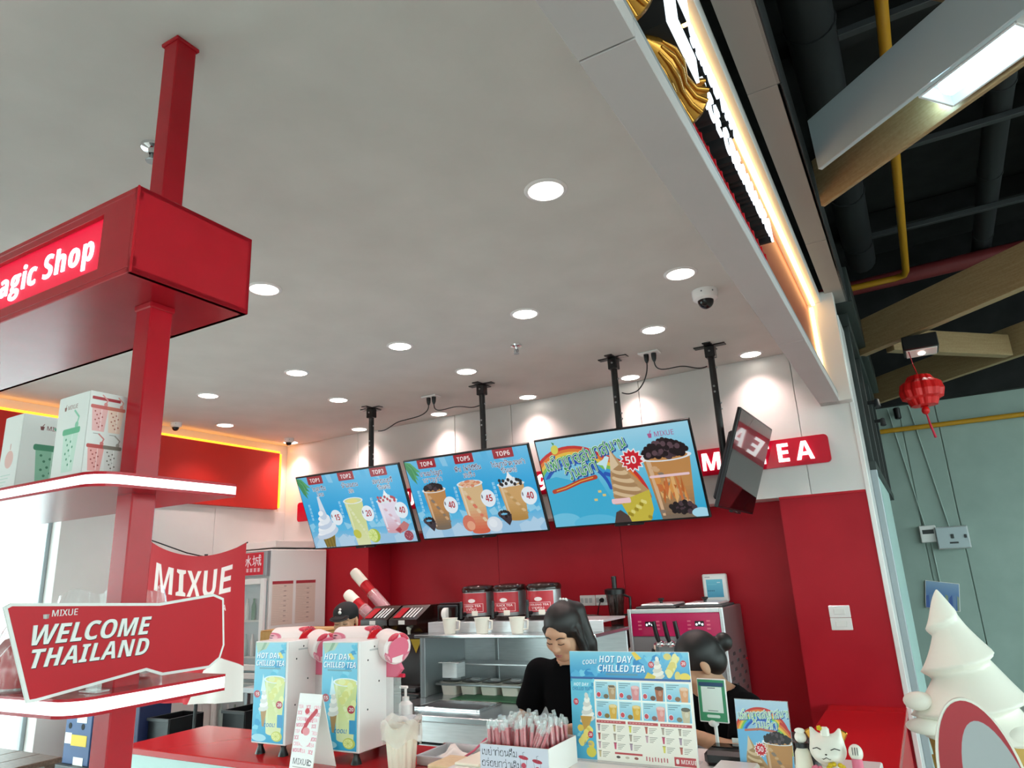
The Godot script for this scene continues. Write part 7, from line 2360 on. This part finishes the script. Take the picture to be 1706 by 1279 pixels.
# ------------------------------------------------------------------ smooth bodies: joined distances meshed as surface nets
# prims: ["c", a, b, ra, rb] capsule, ["e", centre, radii, basis] ellipsoid; a name that begins with "-" cuts away
func nets(prims: Array, cell: float, k: float, into: MB = null) -> MB:
	var lo := Vector3(1e9, 1e9, 1e9)
	var hi := -lo
	var boxes := []
	for p in prims:
		var a: Vector3
		var b: Vector3
		if p[0].ends_with("c"):
			var r := maxf(p[3], p[4])
			a = p[1].min(p[2]) - Vector3.ONE * r
			b = p[1].max(p[2]) + Vector3.ONE * r
		else:
			var rr := maxf(p[2].x, maxf(p[2].y, p[2].z)) if p.size() > 3 else 0.0
			var e: Vector3 = Vector3.ONE * rr if p.size() > 3 else p[2]
			a = p[1] - e
			b = p[1] + e
		boxes.append([a, b])
		if not p[0].begins_with("-"):
			lo = lo.min(a)
			hi = hi.max(b)
	var mg := k + cell * 2.5
	lo -= Vector3.ONE * cell * 3.0
	hi += Vector3.ONE * cell * 3.0
	var nx := int((hi.x - lo.x) / cell) + 2
	var ny := int((hi.y - lo.y) / cell) + 2
	var nz := int((hi.z - lo.z) / cell) + 2
	var F := PackedFloat32Array()
	F.resize(nx * ny * nz)
	F.fill(0.5)
	for pi in prims.size():
		var p: Array = prims[pi]
		var neg: bool = p[0].begins_with("-")
		var cap: bool = p[0].ends_with("c")
		var A: Vector3 = (boxes[pi][0] - lo - Vector3.ONE * mg) / cell
		var B: Vector3 = (boxes[pi][1] - lo + Vector3.ONE * mg) / cell
		var i0 := maxi(0, int(A.x))
		var j0 := maxi(0, int(A.y))
		var k0 := maxi(0, int(A.z))
		var i1 := mini(nx - 1, int(B.x) + 1)
		var j1 := mini(ny - 1, int(B.y) + 1)
		var k1 := mini(nz - 1, int(B.z) + 1)
		var pa: Vector3 = p[1]
		var pb: Vector3 = p[2]
		var ab := pb - pa
		var il := 1.0 / maxf(ab.dot(ab), 1e-9)
		var inv := Basis()
		var turned := not cap and p.size() > 3
		if turned: inv = p[3].inverse()
		var mr := 1.0 if cap else minf(pb.x, minf(pb.y, pb.z))
		for z in range(k0, k1 + 1):
			for y in range(j0, j1 + 1):
				var at := (z * ny + y) * nx
				for x in range(i0, i1 + 1):
					var q := lo + Vector3(x, y, z) * cell
					var d: float
					if cap:
						var t := clampf((q - pa).dot(ab) * il, 0.0, 1.0)
						d = (q - pa - ab * t).length() - lerpf(p[3], p[4], t)
					else:
						var u := q - pa
						if turned: u = inv * u
						var s := u / pb
						var l0 := s.length()
						var l1 := (s / pb).length()
						d = l0 * (l0 - 1.0) / l1 if l1 > 1e-6 else -mr
					var f := F[at + x]
					if neg:
						F[at + x] = maxf(f, -d)
					else:
						var h := maxf(k - absf(f - d), 0.0) / k
						F[at + x] = minf(f, d) - h * h * k * 0.25
	var m := into if into else MB.new()
	var vid := {}
	var vs := PackedVector3Array()
	var ns := PackedVector3Array()
	var sx := 1
	var sy := nx
	var sz := nx * ny
	var offs := [0, sx, sy, sx + sy, sz, sx + sz, sy + sz, sx + sy + sz]
	for z in nz - 1:
		for y in ny - 1:
			var at := (z * ny + y) * nx
			for x in nx - 1:
				var c := at + x
				var f0 := F[c]
				if absf(f0) > cell * 2.2: continue
				var inside := 0
				for o in offs:
					if F[c + o] < 0.0: inside += 1
				if inside == 0 or inside == 8: continue
				var sum := Vector3.ZERO
				var cnt := 0
				for e in [[0, 1], [2, 3], [4, 5], [6, 7], [0, 2], [1, 3], [4, 6], [5, 7], [0, 4], [1, 5], [2, 6], [3, 7]]:
					var fa := F[c + offs[e[0]]]
					var fb := F[c + offs[e[1]]]
					if (fa < 0.0) != (fb < 0.0):
						var t := fa / (fa - fb)
						var va := Vector3(e[0] & 1, (e[0] >> 1) & 1, e[0] >> 2)
						var vb := Vector3(e[1] & 1, (e[1] >> 1) & 1, e[1] >> 2)
						sum += va.lerp(vb, t)
						cnt += 1
				vid[c] = vs.size()
				vs.append(lo + (Vector3(x, y, z) + sum / cnt) * cell)
				var gx := F[c + sx] - f0 + F[c + sx + sy] - F[c + sy] + F[c + sx + sz] - F[c + sz] + F[c + sx + sy + sz] - F[c + sy + sz]
				var gy := F[c + sy] - f0 + F[c + sx + sy] - F[c + sx] + F[c + sy + sz] - F[c + sz] + F[c + sx + sy + sz] - F[c + sx + sz]
				var gz := F[c + sz] - f0 + F[c + sx + sz] - F[c + sx] + F[c + sy + sz] - F[c + sy] + F[c + sx + sy + sz] - F[c + sx + sy]
				ns.append(Vector3(gx, gy, gz).normalized())
	for c in vid:
		var f0 := F[c]
		for ax in 3:
			var st: int = [sx, sy, sz][ax]
			var f1 := F[c + st]
			if (f0 < 0.0) == (f1 < 0.0): continue
			var u: int = [sy, sz, sx][ax]
			var w: int = [sz, sx, sy][ax]
			var a = vid.get(c - u - w, -1)
			var b = vid.get(c - w, -1)
			var e = vid.get(c - u, -1)
			var d: int = vid[c]
			if a < 0 or b < 0 or e < 0: continue
			if f0 < 0.0:
				m.t3(vs[a], vs[b], vs[d], ns[a], ns[b], ns[d])
				m.t3(vs[a], vs[d], vs[e], ns[a], ns[d], ns[e])
			else:
				m.t3(vs[a], vs[d], vs[b], ns[a], ns[d], ns[b])
				m.t3(vs[a], vs[e], vs[d], ns[a], ns[e], ns[d])
	return m

# head in its own axes (z forward, origin between the ears), placed by xf
func head_prims(xf: Transform3D, s := 1.0) -> Array:
	var o := []
	var B := xf.basis
	for q in [
		["e", V(0, 0.035, -0.012), V(0.072, 0.085, 0.088)], ["e", V(0, -0.03, 0.022), V(0.061, 0.075, 0.062)], ["e", V(0, -0.078, 0.045), V(0.036, 0.03, 0.034)],
		["e", V(0.034, -0.022, 0.058), V(0.027, 0.028, 0.02)], ["e", V(-0.034, -0.022, 0.058), V(0.027, 0.028, 0.02)],
		["e", V(0, 0.03, 0.062), V(0.052, 0.02, 0.018)], ["e", V(0, -0.060, 0.068), V(0.026, 0.018, 0.014)]]:
		o.append([q[0], xf * (q[1] * s), q[2] * s, B])
	o.append(["c", xf * (V(0, 0.008, 0.078) * s), xf * (V(0, -0.026, 0.094) * s), 0.0075 * s, 0.0105 * s])
	for sg in [-1.0, 1.0]:
		o.append(["e", xf * (V(0.010 * sg, -0.029, 0.086) * s), V(0.008, 0.0065, 0.008) * s, B])
		o.append(["e", xf * (V(0.074 * sg, -0.005, -0.012) * s), V(0.010, 0.032, 0.018) * s, B * Basis(V(0, 1, 0), 0.35 * sg)])
		o.append(["-e", xf * (V(0.031 * sg, 0.004, 0.096) * s), V(0.017, 0.010, 0.020) * s, B])
		o.append(["e", xf * (V(0.030 * sg, 0.004, 0.069) * s), V(0.016, 0.0115, 0.013) * s, B])
	return o

func face_parts(body: Node3D, xf: Transform3D, s := 1.0, open := 0.25):
	var br := MB.new()
	var ey := MB.new()
	for sg in [-1.0, 1.0]:
		br.tube([xf * (V(0.013 * sg, 0.023, 0.085) * s), xf * (V(0.03 * sg, 0.029, 0.081) * s), xf * (V(0.048 * sg, 0.022, 0.067) * s)], [0.0022 * s, 0.003 * s, 0.0014 * s], 6)
		ey.tube([xf * (V(0.015 * sg, -0.001, 0.0825) * s), xf * (V(0.03 * sg, 0.0 - 0.003 * (1 - open), 0.0845) * s), xf * (V(0.045 * sg, 0.001, 0.0775) * s)], 0.0018 * s, 6)
	part(body, "eyebrows", br, "hair").set_meta("kind", "stuff")
	part(body, "eyelashes", ey, "hair").set_meta("kind", "stuff")
	var lp := MB.new()
	lp.ell(xf * (V(0, -0.0565, 0.0815) * s), V(0.020, 0.0042, 0.005) * s, 16, 8, xf.basis)
	lp.ell(xf * (V(0, -0.0635, 0.0810) * s), V(0.016, 0.0048, 0.005) * s, 16, 8, xf.basis)
	part(body, "lips", lp, "lip")

# a hand in its own axes: fingers run along -y from the wrist at the origin, palm faces +z, thumb on the +x * side
func hand_prims(xf: Transform3D, side: float, curl: float) -> Array:
	var o := [["e", xf * V(0, -0.045, 0.0), V(0.037, 0.05, 0.014), xf.basis], ["c", xf * V(0, 0.01, 0), xf * V(0, -0.03, 0), 0.022, 0.024]]
	var L := [0.062, 0.07, 0.066, 0.052]
	for i in 4:
		var x := side * (0.027 - 0.018 * i)
		var p := V(x, -0.082 + (0.006 if i == 3 else 0.0), 0.0)
		var ang := 0.0
		var prev := V(x * 0.85, -0.05, 0)
		o.append(["c", xf * prev, xf * p, 0.0095, 0.0090])
		for k in 3:
			ang += curl * [0.6, 1.0, 0.8][k]
			var q: Vector3 = p + V(side * 0.002 * (1.5 - i), -cos(ang), sin(ang)) * L[i] * [0.45, 0.32, 0.25][k]
			o.append(["c", xf * p, xf * q, 0.0088 - 0.0006 * k, 0.0082 - 0.0006 * k])
			p = q
	var t0 := V(side * 0.026, -0.022, 0.004)
	var t1 := V(side * 0.05, -0.052, 0.016)
	var t2 := V(side * 0.056, -0.080, 0.024 + 0.01 * curl)
	o.append(["c", xf * t0, xf * t1, 0.013, 0.0105])
	o.append(["c", xf * t1, xf * t2, 0.0102, 0.0085])
	return o

func make_person(label: String, at: Vector3, J: Dictionary, hx: Transform3D, skin: String, s := 1.0) -> Node3D:
	var t := thing("person", label, "person", at)
	var b := [
		["c", J.neck + V(0, -0.02, 0), J.neck.lerp(hx * V(0, -0.07, -0.015), 0.85), 0.052 * s, 0.046 * s],
		["e", J.chest, V(0.145, 0.17, 0.095) * s, J.tb], ["e", J.belly, V(0.125, 0.15, 0.09) * s], ["e", J.pelvis, V(0.155, 0.12, 0.105) * s]]
	for i in 2:
		var a: Array = J.arms[i]
		b.append(["c", J.neck + V(0, -0.04, 0), a[0], 0.05 * s, 0.05 * s])
		b.append(["c", a[0], a[1], 0.046 * s, 0.036 * s])
		b.append(["c", a[1], a[2], 0.036 * s, 0.023 * s])
		var l: Array = J.legs[i]
		b.append(["c", l[0], l[1], 0.078 * s, 0.052 * s])
		b.append(["c", l[1], l[2], 0.052 * s, 0.034 * s])
		b.append(["c", l[2], l[2] + V(0.02 * (1 if i else -1), -0.045, 0.12), 0.034, 0.026])
	var body := nets(b, 0.013, 0.03)
	nets([["c", J.neck, hx * V(0, -0.055, -0.015), 0.047 * s, 0.044 * s]] + head_prims(hx, s), 0.0035, 0.012, body)
	for i in 2:
		var a: Array = J.arms[i]
		nets(hand_prims(a[3], [-1.0, 1.0][i], a[4]), 0.003, 0.006, body)
	var m := part(t, "body", body, skin)
	# shirt with sleeves, cut round the neck
	var c := [["e", J.chest + V(0, 0.0, 0), V(0.158, 0.18, 0.108) * s, J.tb], ["e", J.belly, V(0.15, 0.17, 0.112) * s], ["e", J.pelvis + V(0, 0.02, 0), V(0.168, 0.12, 0.12) * s]]
	for i in 2:
		var a: Array = J.arms[i]
		c.append(["c", J.neck + V(0, -0.055, 0), a[0], 0.055 * s, 0.062 * s])
		c.append(["c", a[0], a[0].lerp(a[1], 0.62), 0.063 * s, 0.066 * s])
	for i in 2:
		var a: Array = J.arms[i]
		var d: Vector3 = (a[1] - a[0]).normalized()
		c.append(["-e", a[0].lerp(a[1], 0.62) + d * 0.075, V(0.09, 0.06, 0.09), Basis(d.cross(V(0, 0, 1)).normalized(), d, d.cross(d.cross(V(0, 0, 1)).normalized()) * -1.0).orthonormalized()])
	c.append(["-c", J.neck + V(0, 0.012, 0.01), J.neck + V(0, 0.14, 0.03), 0.062 * s, 0.085 * s])
	part(t, "shirt", nets(c, 0.011, 0.035), "shirt")
	var tr := [["e", J.pelvis, V(0.166, 0.125, 0.116) * s]]
	for i in 2:
		var l: Array = J.legs[i]
		tr.append(["c", l[0], l[1], 0.09 * s, 0.068 * s])
		tr.append(["c", l[1], l[2] + V(0, 0.02, 0), 0.068 * s, 0.056 * s])
	part(t, "trousers", nets(tr, 0.014, 0.03), "black_matte")
	for i in 2:
		var l: Array = J.legs[i]
		var sh := nets([["c", l[2] + V(0, -0.035, -0.02), l[2] + V(0.02 * (1 if i else -1), -0.05, 0.14), 0.042, 0.034]], 0.01, 0.01)
		part(t, "shoe", sh, "black")
	return t

func legs_at(p: Vector3) -> Array:
	return [[p + V(-0.085, -0.03, 0), V(p.x - 0.09, 0.46, p.z + 0.02), V(p.x - 0.09, 0.085, p.z - 0.02)], [p + V(0.085, -0.03, 0), V(p.x + 0.09, 0.46, p.z + 0.02), V(p.x + 0.09, 0.085, p.z - 0.02)]]

func arm_frame(wrist: Vector3, along: Vector3, palm: Vector3) -> Transform3D:
	var y := -along.normalized()
	var z := (palm - y * palm.dot(y)).normalized()
	return Transform3D(Basis(y.cross(z), y, z), wrist)

func make_people():
	# the woman in front: looks down at the counter
	var at := V(-1.47, 0, -3.02)
	var hx := Transform3D(Basis(V(0, 1, 0), -0.10) * Basis(V(1, 0, 0), 0.50) * Basis(V(0, 0, 1), -0.06), V(-0.002, 1.392, 0.075))
	var p := V(0.02, 0.84, -0.03)
	var J := {
		"neck": V(0.0, 1.262, 0.01), "chest": V(0.01, 1.13, 0.0), "belly": V(0.02, 0.97, -0.01), "pelvis": p, "tb": Basis(V(1, 0, 0), 0.12), "legs": legs_at(p),
		"arms": [[V(-0.172, 1.208, 0.0), V(-0.255, 1.00, 0.03), V(-0.08, 0.965, 0.20), arm_frame(V(-0.075, 0.963, 0.205), V(0.8, -0.05, 0.5), V(0, -1, 0)), 0.25],
			[V(0.175, 1.205, 0.0), V(0.235, 1.0, 0.03), V(0.175, 1.03, 0.23), arm_frame(V(0.172, 1.032, 0.235), V(-0.75, 0.05, 0.35), V(0.1, -0.6, 0.6)), 0.2]]}
	var t := make_person("woman with a dark ponytail and black T-shirt, looking down behind the straw box", at, J, hx, "skin")
	face_parts(t, hx)
	var B := hx.basis
	var hr := nets([
		["e", hx * V(0, 0.043, -0.018), V(0.082, 0.091, 0.093), B], ["e", hx * V(0, 0.0, -0.055), V(0.072, 0.07, 0.06), B],
		["c", hx * V(-0.076, 0.03, 0.025), hx * V(-0.079, -0.05, 0.012), 0.012, 0.005], ["c", hx * V(0.076, 0.03, 0.02), hx * V(0.079, -0.05, 0.0), 0.013, 0.008],
		["-e", hx * V(-0.012, -0.02, 0.086), V(0.060, 0.096, 0.062), B],
		["c", hx * V(0.01, 0.10, -0.06), hx * V(0.04, 0.055, -0.095), 0.034, 0.036], ["c", hx * V(0.04, 0.055, -0.095), V(0.082, 1.34, -0.01), 0.038, 0.034], ["c", V(0.082, 1.34, -0.01), V(0.11, 1.16, -0.04), 0.034, 0.018], ["c", hx * V(0.066, 0.02, -0.02), V(0.086, 1.25, 0.02), 0.022, 0.016]], 0.0045, 0.016)
	part(t, "hair", hr, "hair")
	var cl := MB.new()
	cl.box(hx * V(0.012, 0.128, -0.06), V(0.04, 0.012, 0.014), 0.004, B)
	for k in 3: cl.ell(hx * V(-0.002 + 0.014 * k, 0.136, -0.058), V(0.007, 0.006, 0.006), 8, 6, B)
	part(t, "hair_clip", cl, "white_gloss")
	# the second woman, bent over, seen from behind her ear
	at = V(-0.80, 0, -2.93)
	hx = Transform3D(Basis(V(0, 1, 0), -1.15) * Basis(V(1, 0, 0), 0.45), V(-0.052, 1.274, 0.04))
	p = V(0.10, 0.82, -0.06)
	J = {
		"neck": V(0.015, 1.17, 0.01), "chest": V(0.05, 1.05, -0.02), "belly": V(0.08, 0.94, -0.04), "pelvis": p, "tb": Basis(V(0, 1, 0), -0.7) * Basis(V(1, 0, 0), 0.3), "legs": legs_at(p),
		"arms": [[V(-0.08, 1.12, -0.12), V(-0.2, 0.95, -0.08), V(-0.26, 0.99, 0.12), arm_frame(V(-0.262, 0.992, 0.125), V(-0.3, 0.1, 0.9), V(0, -1, 0)), 0.3],
			[V(0.125, 1.125, 0.10), V(0.12, 1.0, 0.20), V(-0.09, 1.075, 0.24), arm_frame(V(-0.095, 1.076, 0.241), V(-0.9, 0.02, -0.05), V(0, -1, 0)), 0.3]]}
	t = make_person("woman with a dark hair bun and black T-shirt, bent down behind the menu board", at, J, hx, "skin2", 0.95)
	face_parts(t, hx, 0.95)
	B = hx.basis
	hr = nets([
		["e", hx * V(0, 0.043, -0.018), V(0.080, 0.087, 0.092), B], ["e", hx * V(0, 0.0, -0.055), V(0.070, 0.066, 0.058), B],
		["-e", hx * V(0, -0.035, 0.088), V(0.068, 0.10, 0.070), B], ["-e", hx * V(0.082, -0.01, -0.008), V(0.016, 0.03, 0.022), B],
		["e", hx * V(0, 0.03, -0.132), V(0.034, 0.036, 0.032), B], ["c", hx * V(0, 0.03, -0.09), hx * V(0, 0.03, -0.13), 0.03, 0.028]], 0.0045, 0.010)
	part(t, "hair", hr, "hair")
	var bn := MB.new()
	var ring := []
	for k in 18: ring.append(hx * (V(cos(TAU * k / 18) * 0.031, 0.03 + sin(TAU * k / 18) * 0.031, -0.106)))
	bn.tube(ring, 0.004, 6, true)
	part(t, "hair_tie", bn, "black")
	# the person in a cap at the back
	at = V(-3.52, 0, -3.74)
	hx = Transform3D(Basis(V(0, 1, 0), 0.35) * Basis(V(1, 0, 0), 0.16), V(0.0, 1.405, 0.02))
	p = V(0, 0.80, -0.03)
	J = {
		"neck": V(0, 1.26, -0.02), "chest": V(0, 1.12, -0.02), "belly": V(0, 0.95, -0.03), "pelvis": p, "tb": Basis(V(1, 0, 0), 0.05), "legs": legs_at(p),
		"arms": [[V(-0.175, 1.20, -0.02), V(-0.22, 0.96, 0.02), V(-0.10, 0.99, 0.22), arm_frame(V(-0.1, 0.99, 0.225), V(0.3, 0, 0.9), V(0, -1, 0)), 0.3],
			[V(0.175, 1.20, -0.02), V(0.22, 0.96, 0.02), V(0.10, 0.99, 0.22), arm_frame(V(0.1, 0.99, 0.225), V(-0.3, 0, 0.9), V(0, -1, 0)), 0.3]]}
	t = make_person("worker in a black cap with a white badge, behind the film rolls", at, J, hx, "skin2", 1.0)
	face_parts(t, hx)
	B = hx.basis
	hr = nets([["e", hx * V(0, 0.025, -0.03), V(0.078, 0.075, 0.083), B], ["-e", hx * V(0, -0.04, 0.08), V(0.07, 0.10, 0.08), B]], 0.005, 0.01)
	part(t, "hair", hr, "hair")
	var cp := nets([["e", hx * V(0, 0.058, -0.008), V(0.084, 0.072, 0.100), B], ["e", hx * V(0, 0.044, 0.105), V(0.066, 0.009, 0.056), B * Basis(V(1, 0, 0), 0.2)], ["-e", hx * V(0, -0.06, -0.01), V(0.16, 0.092, 0.2), B * Basis(V(1, 0, 0), 0.0)]], 0.0045, 0.008)
	var capn := part(t, "cap", cp, "black_matte")
	var bd := MB.new()
	bd.ell(hx * V(0, 0.078, 0.091), V(0.012, 0.012, 0.006), 12, 8, B)
	bd.ell(hx * V(0, 0.098, 0.083), V(0.009, 0.008, 0.006), 12, 8, B)
	part(capn, "badge", bd, "white_matte")
